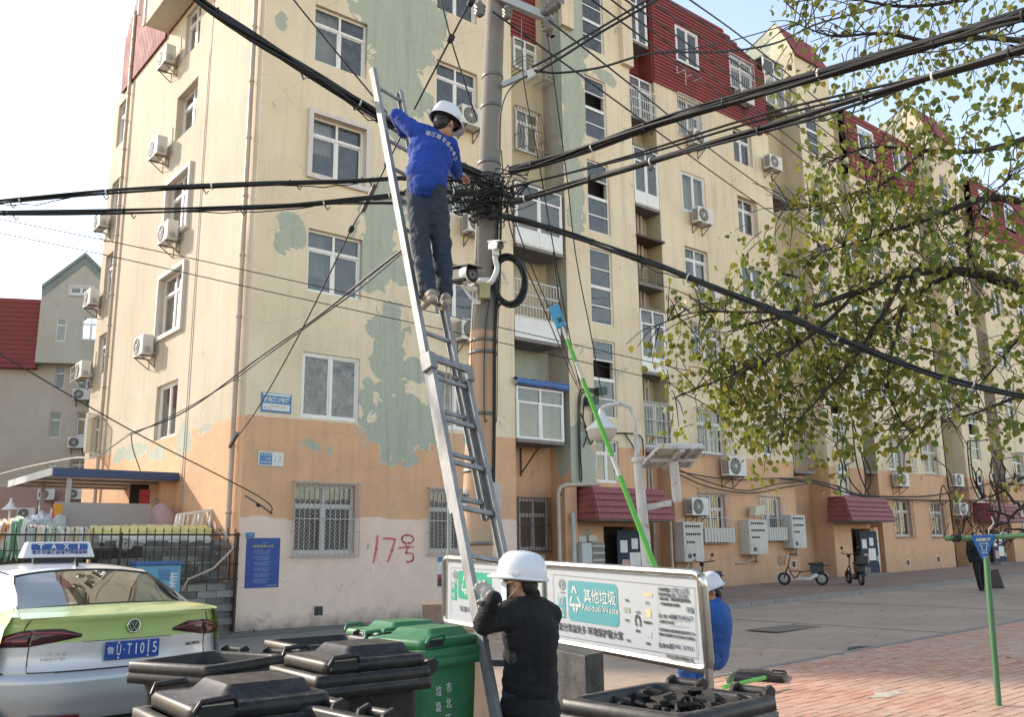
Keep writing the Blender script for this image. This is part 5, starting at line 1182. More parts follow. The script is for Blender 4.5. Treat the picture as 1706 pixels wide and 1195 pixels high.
def line(x0, y0, x1, y1, w=.003):
    a = fN(*NST(x0, y0), .0085); b = fN(*NST(x1, y1), .0085); ln.bar(a, b, w, .0008, up=NN)
line(922,957,1158,980,.003); line(922,957,925,1058); line(925,1058,1163,1097); line(1158,980,1163,1097)
for k in range(24): y = 980+k*4.3; line(1096+k*.2, y, 1096+k*.2, y+2)
line(752,946,892,953,.003); line(752,946,752,1024)
for y in (988,997,1034,1043,1050): line(1120,y,1150,y+3,.002)
wpart('ruled_line', ln, simple('grey rule', (.22,.26,.30), .6), NBD, kind='stuff')
pic = MB()
s0, t0 = NST(1064, 1036); M_ = frame_M(fN(s0, t0, .009), fN(s0+.01, t0)-fN(s0-.01, t0), fN(s0, t0-.05)-fN(s0, t0+.05))
P = [(.032*math.cos(R(a)), .05*math.sin(R(a))) for a in range(-50, 231, 20)]
for a, b in zip(P, P[1:]): pic.add([M_ @ Vector((a[0]*k, a[1]*k, 0)) if j < 1 else M_ @ Vector((q[0]*k, q[1]*k, 0)) for j, (q, k) in enumerate(((a, 1), (b, 1), (b, .62), (a, .62)))], [(0,1,2,3)])
wpart('hair_drawing', pic, M_blk_, NBD)
M_ylw = simple('faded yellow print', (.62,.58,.30), .6, var=.3); M_gr2 = simple('grey green print', (.33,.38,.30), .6, var=.4)
rp_print(1073, 988, 1088, 995, M_ylw, 'yellow_drawing'); rp_print(1076, 1015, 1086, 1030, M_ylw, 'yellow_drawing'); rp_print(1040, 1012, 1051, 1022, M_gr2, 'green_drawing'); rp_print(1078, 1052, 1087, 1063, simple('pale grey print', (.5,.51,.52), .6), 'grey_drawing')

# ---------------------------------------------------------------- plates and posters on the near wall
def wallsign(name, x0, y0, x1, y1, label, cat, mat, d=.02):
    a, b = on(x0,y0,1,Yf-d), on(x1,y1,1,Yf-d); t = thing(name, label, cat, (a.x, Yf-.003, b.z)); wpart('plate', MB().box(a.x,b.x,Yf-d,Yf-.003,b.z,a.z), mat, t, bevel=.003); return t, a, b
def fM(u, z, d=.023): return frame_M((u, Yf-d, z), (1,0,0), (0,0,1))
M_plb = simple('enamel blue', (.03,.17,.36), .4, var=.25); M_plw = simple('enamel white', (.62,.62,.60), .45, var=.3)
t, a, b = wallsign('street_sign', 436,653,485,690,'blue and white street plate on the cream wall above the orange base','sign',M_plb)
w_, h_ = b.x-a.x, a.z-b.z
def box_on(t, u0, u1, v0, v1, mat, name, d=.0225): wpart(name, MB().box(a.x+w_*u0, a.x+w_*u1, Yf-d, Yf-d+.002, b.z+h_*v0, b.z+h_*v1), mat, t)
box_on(t,.05,.95,.86,.97,M_plw,'white_band'); box_on(t,.05,.95,.10,.44,M_plw,'white_band'); wpart('lettering', text_mb('敦化路17号楼', h_*.30, fM((a.x+b.x)/2, b.z+h_*.63), .0015, width=w_*.84, bold=.003), M_plw, t)
q = text_mb('Dunhua Road  No.17', h_*.13, fM((a.x+b.x)/2+w_*.1, b.z+h_*.33, .0245), .0008, width=w_*.6); wpart('lettering', q, simple('ochre print', (.55,.42,.12), .6), t); q = text_mb('市北区', h_*.10, fM(a.x+w_*.2, b.z+h_*.20, .0245), .0008, width=w_*.25); wpart('lettering', q, simple('purple print', (.30,.16,.36), .6), t)
t, a, b = wallsign('number_plate', 431,752,472,778,'small white house number plate with a blue square on the orange wall','sign',M_plw); w_, h_ = b.x-a.x, a.z-b.z
box_on(t,.05,.54,.08,.92,M_plb,'blue_square')
q = MB()
for i, s in enumerate(('民政地名', '——0025', '敦化路')): merge(q, text_mb(s, h_*.20, fM(a.x+w_*.295, b.z+h_*(.76-.26*i), .0245), .001, width=w_*.42))
wpart('lettering', q, M_plw, t); wpart('lettering', text_mb('17', h_*.62, fM(a.x+w_*.76, b.z+h_*.5, .0225), .001), simple('pale ochre print', (.50,.42,.28), .6), t)
t, a, b = wallsign('poster', 411,897,464,979,'blue poster with lines of pale text low on the corner wall','poster',simple('poster blue', (.02,.06,.26), .5, var=.3, vs=3),.006); w_, h_ = b.x-a.x, a.z-b.z
q = MB(); merge(q, text_mb('致居民', h_*.035, fM(a.x+w_*.55, b.z+h_*.90, .008), .0008))
rr = random.Random(3); L = ['楼院服务居民一览表','环境卫生监督电话号码','公共设施维修报修电话','治安巡逻联系电话','物业管理服务热线','水电气暖维修电话']
for i in range(6):
    for j in range(3): merge(q, text_mb(L[(i+j) % 6][:9-j*2], h_*.024, fM(a.x+w_*.47, b.z+h_*(.74-.115*i-.031*j), .008), .0008, width=w_*(.5-.06*j)))
wpart('lettering', q, simple('pale blue print', (.30,.40,.60), .7), t); wpart('lettering', text_mb('便民服务公告', h_*.06, fM(a.x+w_*.5, b.z+h_*.83, .008), .0008, width=w_*.62), simple('yellow print', (.62,.52,.10), .7), t); wpart('lettering', text_mb('市北区敦化路街道办事处', h_*.02, fM(a.x+w_*.78, b.z+h_*.04, .008), .0008, width=w_*.32), M_plw, t)
t, a, b = wallsign('notice_plate', 411,888,424,896,'tiny blue plate at the corner above the blue poster','sign',M_plb,.03); wpart('lettering', text_mb('17', .07, fM((a.x+b.x)/2, (a.z+b.z)/2, .032), .001), M_plw, t)
t, a, b = wallsign('poster', 728,926,748,980,'pale poster with a dark photo on the wall behind the notice board','poster',M_plw,.006); w_, h_ = b.x-a.x, a.z-b.z
box_on(t,.05,.95,.05,.3,M_brown,'photo',.008); box_on(t,.05,.95,.3,.42,simple('poster red', (.4,.05,.05), .6),'red_band',.008); box_on(t,.05,.95,.8,.95,M_plb,'blue_band',.008)
# meters and switch cabinets on the walls
M_cab = streaky('cream cabinet paint', (.52,.50,.45), (.30,.26,.21), .5, .55)
def cabinet(x0, y0, x1, y1, label, d=.34, rows=3, tilt=0):
    a, b = on(x0,y0,1,Yf-d), on(x1,y1,1,Yf-d); t = thing('meter_cabinet', label, 'meter box', (a.x, Yf-.003, b.z), 'meter cabinets on the orange wall'); w_, h_ = b.x-a.x, a.z-b.z
    wpart('casing', MB().box(a.x,b.x,Yf-d,Yf-.003,b.z,a.z), M_cab, t, bevel=.008)
    g = MB(); n = 7
    for r in range(rows):
        m = n if r < 2 else 4; 
        for k in range(m): u = a.x+w_*(.1+.11*k+.02*r); g.box(u,u+w_*.08,Yf-d-.004,Yf-d-.001,a.z-h_*(.08+.2*r)-h_*.06,a.z-h_*(.08+.2*r)+.0)
    wpart('meter_window', g, M_dark, t, kind='stuff'); wpart('door_panel', MB().box(a.x+w_*.06,b.x-w_*.04,Yf-d-.012,Yf-d-.002,b.z+h_*.05,b.z+h_*.36), M_cab, t)
    wpart('warning_label', MB().box(a.x+w_*.15,a.x+w_*.35,Yf-d-.0155,Yf-d-.0125,b.z+h_*.09,b.z+h_*.2), M_blk_, t)
    cb = MB().tube([(a.x+w_*.4,Yf-d*.5,b.z),(a.x+w_*.38,Yf-d*.5,b.z-.15),(a.x+w_*.2,Yf-.1,b.z-.25),(a.x-.3,Yf-.03,b.z-.28)], .03, 8).tube([(a.x+w_*.6,Yf-d*.5,b.z),(a.x+w_*.62,Yf-d*.4,b.z-.2),(a.x+w_,Yf-.05,b.z-.22)], .03, 8); wpart('conduit', cb, M_pipe, t)
    return t
cabinet(1138,870,1174,936,'white meter cabinet by the first stair door, right of the lamp post',.4); cabinet(1247,866,1281,924,'meter cabinet with green stickers left of the slatted window box',.42); cabinet(1318,858,1345,914,'meter cabinet with a round dial at the right edge of the cream bay',.42)
for (x0,y0,x1,y1,lb) in ((1174,880,1226,904,'cream slatted box under the barred window beside the first stair door'),(1273,879,1314,901,'cream slatted box under the barred window between two meter cabinets')):
    a, b = on(x0,y0,1,Yf-.3), on(x1,y1,1,Yf-.3); t = thing('slatted_box', lb, 'window box', (a.x, Yf-.003, b.z)); wpart('box', MB().box(a.x,b.x,Yf-.27,Yf-.003,b.z,a.z), M_cab, t); n = 10
    me = MB().box(0,(b.x-a.x)/n*.8,Yf-.3-Yf+.003,Yf-.272-Yf+.003,0,a.z-b.z).mesh('slat', M_cab)
    for k in range(n): link('slat', me, t, ((b.x-a.x)*k/n, 0, 0))
# cupboards and electricity boxes by the left side of the first awning
a, b = on(970,905,1,Yf-.5), on(987,945,1,Yf-.5); t = thing('mail_cabinet', 'grey cabinet with a stack of mail slots beside the first stair door', 'mail box', (a.x, Yf-.5, -.1))
wpart('casing', MB().box(a.x,b.x,Yf-.5,Yf-.01,-.1,a.z), streaky('pale grey paint', (.45,.46,.47), (.3,.28,.25), .4, .5), t, bevel=.005)
c2 = on(1008,905,1,Yf-.5).x; wpart('slot_bank', MB().box(b.x+.002,c2,Yf-.48,Yf-.01,-.1,a.z-.0), simple('mail slot metal', (.16,.15,.14), .5, .5, var=.5), t)
for k in range(6): wpart('slot', MB().box(b.x+.03,c2-.02,Yf-.50,Yf-.482,a.z-.12-k*.19,a.z-.06-k*.19), M_greybar, t)
for k, (x0, y0, x1, y1) in enumerate(((964,893,978,904),(981,892,996,903))):
    a, b = on(x0,y0,1,Yf-.2), on(x1,y1,1,Yf-.2); solid('electricity_box', MB().box(a.x,b.x,Yf-.2,Yf-.003,b.z,a.z), M_cab, ('left','right')[k]+' one of the two small cream boxes above the mail cabinet', 'electricity box', 'small electricity boxes above the mail cabinet', bevel=.01)
a, b = on(866,926,1,19.2), on(910,980,1,19.2); t = cabinet.__call__ if False else None
solid('meter_box', MB().box(a.x,b.x,19.2,19.48,.3,a.z), M_cab, 'white meter box low in the first recess behind the white helmet', 'meter box', bevel=.01)
# paper rubbish on the cabinets
a = on(1262,851,1,Yf-.3); mb = MB().obox(a, (.28,0,.03), (0,.12,0), (.05,0,.16)); solid('foam_board', mb, simple('cream foam board', (.6,.55,.42), .8, var=.4), 'broken cream board leaning on top of the left meter cabinet', 'board', bevel=.01)

# ---------------------------------------------------------------- street lamp and solar panel
M_lampost = streaky('peeling white post paint', (.56,.56,.55), (.33,.28,.24), .6, .5, rust=(.22,.09,.04))
dl = 14.3; bp = pt(1086,946,dl); base = Vector((bp.x, bp.y, gz(bp.x))); topj = pt(1062,766,dl); top2 = pt(1060,735,dl)
LM = thing('street_lamp', 'old white street lamp with a bell shade on a curved rusty arm', 'street lamp', base)
wpart('post', MB().tube([base, topj], [.095,.075], 16), M_lampost, LM)
wpart('arm', MB().tube([topj, top2, pt(1058,700,dl), pt(1050,680,dl), pt(1034,672,dl), pt(1012,676,dl), pt(1003,680,dl)], [.045,.04,.038,.036,.034,.033,.033], 10), M_lampost, LM)
shc = pt(1003,718,dl)
wpart('lamp_shade', MB().lathe(shc, [(.24,.0),(.265,.02),(.25,.04),(.15,.11),(.085,.20),(.05,.30),(.03,.36)], 28), simple('white lamp enamel', (.66,.66,.64), .4, var=.2), LM)
wpart('diffuser', MB().lathe(shc, [(.235,.0),(.22,-.06),(.16,-.14),(.08,-.18),(.0,-.19)], 28), simple('milky diffuser', (.52,.50,.45), .3, var=.2), LM); wpart('stem', MB().tube([shc+Vector((0,0,.35)), pt(1003,680,dl)], .022, 8), M_lampost, LM)
wpart('solar_arm', MB().obox((pt(1068,848,dl)+pt(1118,838,dl))/2, (pt(1118,838,dl)-pt(1068,848,dl))/2, FH*.04, Vector((0,0,.045))), M_lampost, LM, label='rusty cross bar to the solar panel post')
wpart('collar', MB().lathe(topj, [(.09,-.05),(.10,-.03),(.10,.02),(.06,.05)], 16), M_lampost, LM)
SPn = thing('solar_panel', 'tilted solar panel on a short white post beside the street lamp', 'solar panel', pt(1127,835,dl))
wpart('post', MB().tube([pt(1128,836,dl), pt(1122,768,dl)], .075, 14), M_lampost, SPn)
p0, p1, p2, p3 = pt(1068,776,dl+.40), pt(1100,744,dl-.40), pt(1171,744,dl-.30), pt(1146,776,dl+.50)
# panel as a slab: near-left, far-left, far-right, near-right
nn = (p1-p0).cross(p3-p0).normalized()
if nn.z < 0: nn = -nn
mb = MB().add([p0,p1,p2,p3,p0+nn*.05,p1+nn*.05,p2+nn*.05,p3+nn*.05], [(3,2,1,0),(4,5,6,7),(0,1,5,4),(1,2,6,5),(2,3,7,6),(3,0,4,7)]); wpart('panel', mb, M_ac, SPn)
mb = MB()
for a, b in ((p0,p1),(p1,p2),(p2,p3),(p3,p0)): mb.bar(a-nn*.015, b-nn*.015, .05)
wpart('panel_frame', mb, M_lampost, SPn)
mb = MB(); mb.bar((p0+p3)/2-nn*.05, (p1+p2)/2-nn*.05, .08); mb.bar(p0*.25+p3*.75-nn*.04, p1*.25+p2*.75-nn*.04, .04); mb.bar((p0+p1)/2-nn*.07, (p2+p3)/2-nn*.07, .05); wpart('bracket', mb, M_lampost, SPn)
mb = MB().add([p0+nn*.052,p1+nn*.052,p2+nn*.052,p3+nn*.052], [(0,1,2,3)]); wpart('solar_cell', mb, simple('solar cell', (.01,.015,.05), .15), SPn)

# ---------------------------------------------------------------- clothes drying frame with the blue sign
M_gpole = streaky('dark green enamel', (.06,.17,.075), (.16,.20,.12), .5, .35)
gb0 = gnd(1665,1187); dR = (gb0-CAM).dot(F0); gt = pt(1640,893,dR+.35)
RK = thing('clothes_rack', 'green drying frame post with a long crossbar on the paving', 'clothes rack', gb0)
wpart('post', MB().tube([gb0, gt], .028, 14), M_gpole, RK); wpart('crossbar', MB().tube([pt(1574,898,dR+.5), pt(1640,896,dR+.35), pt(1790,889,dR-.2)], .026, 12), M_gpole, RK)
wpart('base_plate', MB().lathe(gb0, [(.09,0),(.09,.015),(.03,.02)], 16), M_gpole, RK)
gb1 = gnd(1830,1187,0); wpart('post', MB().tube([gb1+Vector((0,0,0)), pt(1790,889,dR-.2)], .028, 12), M_gpole, RK)
dS = dR+.28; T0, T1, T2, T3 = pt(1617,893,dS), pt(1658,892,dS-.05), pt(1645,931,dS-.02), pt(1636,931,dS-.02)
def onp(px, py, o=.004):
    r = ray(px, py); q_ = (T1-T0).cross(T2-T0).normalized(); q_ = q_ if q_.dot(CAM-T0) > 0 else -q_; return CAM + r*((T0-CAM).dot(q_)/r.dot(q_)) + q_*o
BS = thing('triangle_sign', 'blue inverted triangle sign with a white shirt mark hung on the green crossbar', 'sign', (T2.x, T2.y, T2.z)); sn = (T1-T0).cross(T2-T0).normalized()
if sn.dot(CAM-T0) < 0: sn = -sn
mb = MB().add([T0,T1,T2,T3,T0-sn*.01,T1-sn*.01,T2-sn*.01,T3-sn*.01], [(0,3,2,1),(4,5,6,7),(0,1,5,4),(1,2,6,5),(2,3,7,6),(3,0,4,7)]); wpart('plate', mb, simple('sign blue', (.03,.14,.42), .4, var=.2), BS)
MS = frame_M(onp(1638,900), T1-T0, T0-T3+T1-T2); wsc = (T1-T0).length
wpart('lettering', text_mb('公共晾晒区', wsc*.15, Matrix.Translation((0,0,0)) @ MS, .001, width=wsc*.62, bold=.002), M_ink, BS)
mb = MB(); MS2 = frame_M(onp(1639.5,912), T1-T0, T0-T3+T1-T2)
SH = [(-.17,.17),(-.06,.17),(0,.13),(.06,.17),(.17,.17),(.15,.06),(.09,.05),(.09,-.17),(-.09,-.17),(-.09,.05),(-.15,.06)]
for (x0, y0), (x1, y1) in zip(SH, SH[1:]+SH[:1]): mb.bar(MS2 @ Vector((x0*wsc,y0*wsc,0)), MS2 @ Vector((x1*wsc,y1*wsc,0)), .007, .001, up=sn)
for y_ in (-.26,-.45): mb.bar(MS2 @ Vector((-.12*wsc,y_*wsc,0)), MS2 @ Vector((.12*wsc,(y_+.0)*wsc,0)), .008, .001, up=sn)
wpart('shirt_mark', mb, M_ink, BS)
hk = MB().tube([pt(1652,862,dS), pt(1656,872,dS), pt(1648,882,dS), pt(1647,890,dS), pt(1656,893,dS)], .005, 6).tube([pt(1664,893,dS), pt(1670,887,dS), pt(1677,889,dS), pt(1679,896,dS)], .006, 6); solid('wire_hanger', hk, M_whitebar, 'bent white wire hooks twisted round the green crossbar by the blue sign', 'hanger')
for i, (x, nm) in enumerate(((1589,'left'),(1596,'right'))): solid('rope_knot', MB().lathe(pt(x,897,dS+.16), [(.03,-.02),(.042,-.01),(.042,.01),(.03,.02)], 12, axis=RH), M_rub, nm+' dark band tied round the left end of the green crossbar', 'rope')
# ================================================================ the taxi and the car beside it
def paint(name, col, metal=.0, rough=.32, coat=.8):
    n = N(name); v = n.obj(); a = n.noise(v, 2.2, 5, .6); d = n.noise(v, 40, 3, .6)
    c = n.mix(n.math('MULTIPLY', n.ramp(a, .45, .8), .22), C(*col), C(.30,.28,.25))
    return n.bsdf(c, n.math('ADD', rough, n.math('MULTIPLY', d, .12)), metal, **{'Coat Weight': coat, 'Coat Roughness': .08})
P_grn = paint('light green car paint', (.36,.48,.16)); P_sil = paint('silver grey car paint', (.42,.43,.45), .45); P_wht = paint('pale silver car paint', (.56,.55,.56), .2)
def lightred():
    n = N('tail lamp red'); return n.bsdf(C(.16,.004,.008), .12, 0, **{'Coat Weight': 1.0, 'Coat Roughness': .03})
M_lred = lightred(); M_ldark = simple('smoked lamp', (.035,.006,.01), .12, var=.2); M_chr = simple('chrome', (.75,.75,.74), .12, 1.0, var=.05, bs=.02); M_bkpl = simple('black car plastic', (.014,.014,.015), .45)
n = N('car glass'); v = n.obj(); tr = n.n('ShaderNodeBsdfTransparent', {0: C(.48,.53,.49)}); gl = n.n('ShaderNodeBsdfGlossy', {0: C(.9,.92,.9), 'Roughness': .02})
f_ = n.math('ADD', n.math('MULTIPLY', n.n('ShaderNodeLayerWeight', {0: .5}).outputs['Fresnel'], .8), .12, clamp=True); ms = n.n('ShaderNodeMixShader', {0: f_, 1: tr.outputs[0], 2: gl.outputs[0]}); n.t.links.new(ms.outputs[0], n.out.inputs[0]); M_cgl = n.m
def sm(a, b, t): t = min(max(t, 0), 1); return a+(b-a)*t
def interp(T, x):
    if x <= T[0][0]: return T[0][1]
    for (a, fa), (b, fb_) in zip(T, T[1:]):
        if x <= b: t = (x-a)/(b-a); t = t*t*(3-2*t); return fa+(fb_-fa)*t
    return T[-1][1]
def make_car(loc, rz, name, label, taxi=True, body2=None):
    """local +Y is forward, the rear face near y=0, x to the right seen from behind"""
    t = thing(name, label, 'taxi' if taxi else 'car', loc, None, rz)
    G = P_grn if taxi else P_sil; Wt = P_wht if taxi else P_sil
    XR = [(.22,.16),(.34,.05),(.50,.0),(.62,.0),(.67,.05),(.70,.075),(.80,.085),(.88,.075),(.96,.075),(1.03,.06),(1.075,.02),(1.09,.03)]
    HW = [(.22,.78),(.45,.885),(.66,.90),(.85,.89),(1.00,.865),(1.09,.82)]
    def rp(u, z, o=0.0):
        h = interp(HW, z); y = interp(XR, z)+.30*abs(u)**3.4
        return Vector((u*(h+o*abs(u)), y-o, z))
    def patch(z0, z1, u0=-1, u1=1, nz=5, nu=26, o=0.0): return [[rp(u0+(u1-u0)*i/nu, z0+(z1-z0)*j/nz, o) for i in range(nu+1)] for j in range(nz+1)]
    link('rear_bumper', MB().grid(patch(.30,.665,nz=9)).mesh('rear_bumper', P_sil), t)
    link('bumper_valance', MB().grid(patch(.14,.30,nz=3)).mesh('bumper_valance', M_bkpl), t)
    for s in (-1, 1): link('reflector', MB().grid([[rp(s*(.42+.40*i/8), .315+.03*j, .012) for i in range(9)] for j in (0, 1)]).mesh('reflector', M_lred), t)
    lid = link('trunk_lid', MB().grid(patch(.675,.885,-.80,.80,6)).mesh('trunk_lid', Wt), t)
    link('lid_upper', MB().grid(patch(.885,1.09,-.86,.86,9)).mesh('lid_upper', G), lid)
    for s in (-1, 1):
        link('rear_quarter', MB().grid(patch(.675,.885,s*.805,s*1.0,6,8)).mesh('rear_quarter', Wt), t)
        link('rear_quarter', MB().grid(patch(.885,1.09,s*.865,s*1.0,9,6)).mesh('rear_quarter', G), t)
    # deck, glass, roof as one run of profile stations: y, z, half width, crown
    ST_ = [(.03,1.09,.80,.01),(.14,1.115,.78,.012),(.30,1.135,.745,.015),(.50,1.15,.72,.02)]
    GS = [(.50,1.15,.70,.03),(.80,1.27,.66,.04),(1.10,1.375,.615,.045),(1.28,1.425,.585,.045)]
    RF = [(1.28,1.43,.60,.05),(1.45,1.462,.61,.05),(1.8,1.485,.615,.05),(2.4,1.485,.61,.05),(2.9,1.42,.60,.05)]
    WS = [(2.9,1.42,.58,.05),(3.3,1.22,.64,.05),(3.7,1.00,.70,.04)]; HD = [(3.7,1.0,.74,.04),(4.2,.90,.74,.05),(4.5,.78,.70,.05),(4.62,.62,.66,.0),(4.66,.35,.62,0)]
    def run(T, nu=20): return [[Vector((w*(2*i/nu-1), y+(.14*abs(2*i/nu-1)**3 if y < 1.0 else 0)+(-.06*abs(2*i/nu-1)**3 if 1.2 < y < 1.6 else 0), z-c*abs(2*i/nu-1)**2.4)) for i in range(nu+1)] for y, z, w, c in T]
    link('trunk_deck', MB().grid(run(ST_)).mesh('trunk_deck', G), lid)
    link('rear_window', MB().grid(run(GS)).mesh('rear_window', M_cgl), t)
    link('roof', MB().grid(run(RF)).mesh('roof', P_wht), t); link('windscreen', MB().grid(run(WS)).mesh('windscreen', M_cgl), t); link('bonnet', MB().grid(run(HD)).mesh('bonnet', G), t)
    seal = MB()
    gr = run(GS); 
    for s in (0, -1): seal.tube([r[s] for r in gr], .012, 6)
    seal.tube(gr[0], .010, 6); seal.tube(gr[-1], .010, 6); link('window_seal', seal.mesh('window_seal', M_bkpl), t)
    # flanks
    for s in (-1, 1):
        rows = []; ys = [.30,.5,.8,1.2,1.6,2.0,2.5,3.0,3.5,4.0,4.4,4.6]
        for z in (.24,.40,.60,.80,.90,1.0,1.06,1.09):
            r = []
            for y in ys:
                w = interp(HW, z)+.005+.02*math.sin(PI*min(1, y/2.2)); w -= .20*max(0, (y-4.0)/.6)**2
                zz = z if z < 1.0 else z-(.05*max(0, (y-2.6))*(z-1.0)/.09*1.5)
                r.append(Vector((s*w, y, zz)))
            rows.append(r)
        link('side_panel', MB().grid(rows[:4]).mesh('side_panel', P_sil), t); link('side_panel', MB().grid(rows[3:]).mesh('side_panel', G), t)
        # shoulder and pillar
        sh = []
        for (y, z, w, c), ww in ((ST_[0], .825), (ST_[1], .83), (ST_[2], .84), (ST_[3], .845)):
            i = Vector((s*w, y+.14, z-c)); o = Vector((s*ww, y+.20, 1.09)); sh.append([i, (i+o)/2+Vector((s*.0,0,.008)), o])
        sh.append([Vector((s*.70, .80, 1.17)), Vector((s*.79,.85,1.12)), Vector((s*.85,.9,1.09))])
        link('shoulder', MB().grid(sh).mesh('shoulder', G), t)
        pil = [[Vector((s*.695,.64,1.12)), Vector((s*.77,.66,1.12)), Vector((s*.84,.85,1.10))], [Vector((s*.665,.80,1.235)), Vector((s*.73,.90,1.22)), Vector((s*.80,1.10,1.13))],
               [Vector((s*.62,1.10,1.335)), Vector((s*.68,1.2,1.32)), Vector((s*.74,1.34,1.26))], [Vector((s*.59,1.27,1.385)), Vector((s*.64,1.4,1.39)), Vector((s*.69,1.6,1.36))], [Vector((s*.61,1.8,1.437)), Vector((s*.64,1.82,1.42)), Vector((s*.66,1.84,1.40))]]
        link('rear_pillar', MB().grid(pil).mesh('rear_pillar', P_wht), t)
        gw_ = [[Vector((s*.845,.95,1.10)), Vector((s*.80,1.16,1.16)), Vector((s*.745,1.38,1.26)), Vector((s*.69,1.64,1.355))], [Vector((s*.86,1.4,1.09)), Vector((s*.82,1.5,1.17)), Vector((s*.76,1.6,1.27)), Vector((s*.70,1.8,1.375))],
               [Vector((s*.86,2.4,1.09)), Vector((s*.81,2.4,1.18)), Vector((s*.75,2.4,1.28)), Vector((s*.69,2.4,1.39))], [Vector((s*.83,3.5,1.05)), Vector((s*.79,3.3,1.12)), Vector((s*.73,3.1,1.24)), Vector((s*.66,2.85,1.36))]]
        link('side_window', MB().grid(gw_).mesh('side_window', M_cgl), t)
        link('roof_rail', MB().grid([[Vector((s*.61,y,1.44)), Vector((s*.655,y,1.42)), Vector((s*.685,y,1.385))] for y in (1.6,1.9,2.4,2.85)]).mesh('roof_rail', P_wht), t)
        for y in (.93, 3.6):
            w = link('wheel', MB().lathe((s*.80, y, .32), [(.05,-.10),(.19,-.09),(.20,.09),(.05,.10)], 24, axis=(1,0,0)).mesh('wheel', M_chr), t)
            link('tyre', MB().lathe((s*.80, y, .32), [(.20,-.10),(.29,-.11),(.32,-.08),(.32,.08),(.29,.11),(.20,.10)], 28, axis=(1,0,0)).mesh('tyre', M_rub), w)
        # lamps
        if s < 0: U = [(-1.0,.0),(-.97,0),(-.80,0),(-.62,0),(-.46,0)]; 
        def lamp(u0, u1, zb, zt, o, mat, nm, par=None):
            K = 12; g = [[rp(s*(u0+(u1-u0)*i/K), zb(i/K)+(zt(i/K)-zb(i/K))*j/4, o*(1 if 0 < j < 4 and 0 < i < K else .2)) for i in range(K+1)] for j in range(5)]
            return link(nm, MB().grid(g).mesh(nm, mat), par or t)
        L1 = lamp(.80, 1.0, lambda q: .862-.0*q, lambda q: .99-.055*q*q, .018, M_ldark, 'tail_lamp'); L2 = lamp(.42, .795, lambda q: .925-.06*q, lambda q: .945+.048*min(1, q*2.2), .018, M_ldark, 'tail_lamp')
        lamp(.80, .985, lambda q: .955-.045*q, lambda q: .978-.045*q*q, .023, M_lred, 'light_bar', L1); lamp(.45, .795, lambda q: .938+.015*q, lambda q: .948+.032*min(1, q*2.), .023, M_lred, 'light_bar', L2)
        lamp(.945, .995, lambda q: .885, lambda q: .95-.02*q, .024, M_lred, 'light_bar', L1); lamp(.81, .93, lambda q: .885, lambda q: .935, .022, M_lred, 'light_bar', L1)
    gp2 = MB()
    for s in (-1, 1): gp2.tube([rp(s*.80, .675+.2*k/8, .001) for k in range(9)] + [rp(s*(.80+.06), .90, .001), rp(s*.862, 1.0, .001), rp(s*.862, 1.085, .001)], .004, 5)
    gp2.tube([rp(u/10, .672, .001) for u in range(-8, 9)], .005, 5); gp2.tube([rp(u/10, .885, .0) for u in range(-4, 5)], .003, 4); link('panel_gap', gp2.mesh('panel_gap', M_bkpl), t)
    link('parcel_shelf', MB().box(-.6,.6,.75,1.3,1.0,1.03).box(-.55,-.1,1.35,1.45,.9,1.32).box(.1,.55,1.35,1.45,.9,1.32).mesh('parcel_shelf', simple('grey seat cloth', (.20,.19,.17), .9)), t)
    if taxi:
        q = rp(.03, .80, .03); P = MB().box(q.x-.22,q.x+.22,q.y-.005,q.y+.005,.73,.87); pl_ = link('number_plate', P.mesh('number_plate', simple('plate blue', (.01,.05,.28), .35, var=.1)), t, bevel=.003)
        Mp = lambda x, z: frame_M((q.x+x, q.y-.0065, z), (1,0,0), (0,0,1))
        b = text_mb('鲁', .062, Mp(-.175,.80), .001); 
        for c_, x in (('U',-.112),('·',-.07),('T',-.028),('1',.028),('0',.078),('1',.128),('5',.182)): merge(b, text_mb(c_, .125 if c_ != '·' else .08, Mp(x,.80), .001, bold=.0, width=.034 if c_ not in '1·' else .009))
        link('lettering', b.mesh('lettering', M_ink), pl_)
        bo = MB()
        for x in (-.112,.128):
            for z in (.742,.858): bo.lathe((q.x+x,q.y-.005,z), [(.008,.0),(.008,.003),(0,.004)], 10, axis=(0,-1,0))
        link('bolt', bo.mesh('bolt', M_chr), pl_)
        c = rp(0.03, .985, .010); bd = link('badge', MB().lathe(c, [(0,.008),(.050,.008),(.056,.004),(.056,0)], 28, axis=(0,-1,0)).mesh('badge', simple('badge black', (.01,.02,.02), .3)), t)
        rg = MB().lathe(c, [(.047,.008),(.047,.013),(.056,.011),(.056,.006)], 28, axis=(0,-1,0))
        for a, e in (((-.026,.030),(-.004,-.0)),((.026,.030),(.004,-.0)),((-.043,.016),(-.016,-.038)),((.043,.016),(.016,-.038)),((-.016,-.038),(0,-.006)),((.016,-.038),(0,-.006))): rg.bar((c.x+a[0],c.y-.012,c.z+a[1]), (c.x+e[0],c.y-.012,c.z+e[1]), .007, .006, up=(0,1,0))
        link('emblem', rg.mesh('emblem', M_chr), bd)
        def rtext(s, u, z, sz, wd):
            p = rp(u, z, .006); r = rp(u+.02, z)-rp(u-.02, z); return text_mb(s, sz, frame_M(p, r, (0,0,1)), .002, width=wd)
        link('lettering', rtext('BORA', .66, .80, .035, .16).mesh('lettering', M_ldark), t); b = rtext('一汽-大众', -.62, .80, .04, .20); merge(b, rtext('180TSI', -.62, .765, .03, .17)); link('lettering', b.mesh('lettering', M_chr), t)
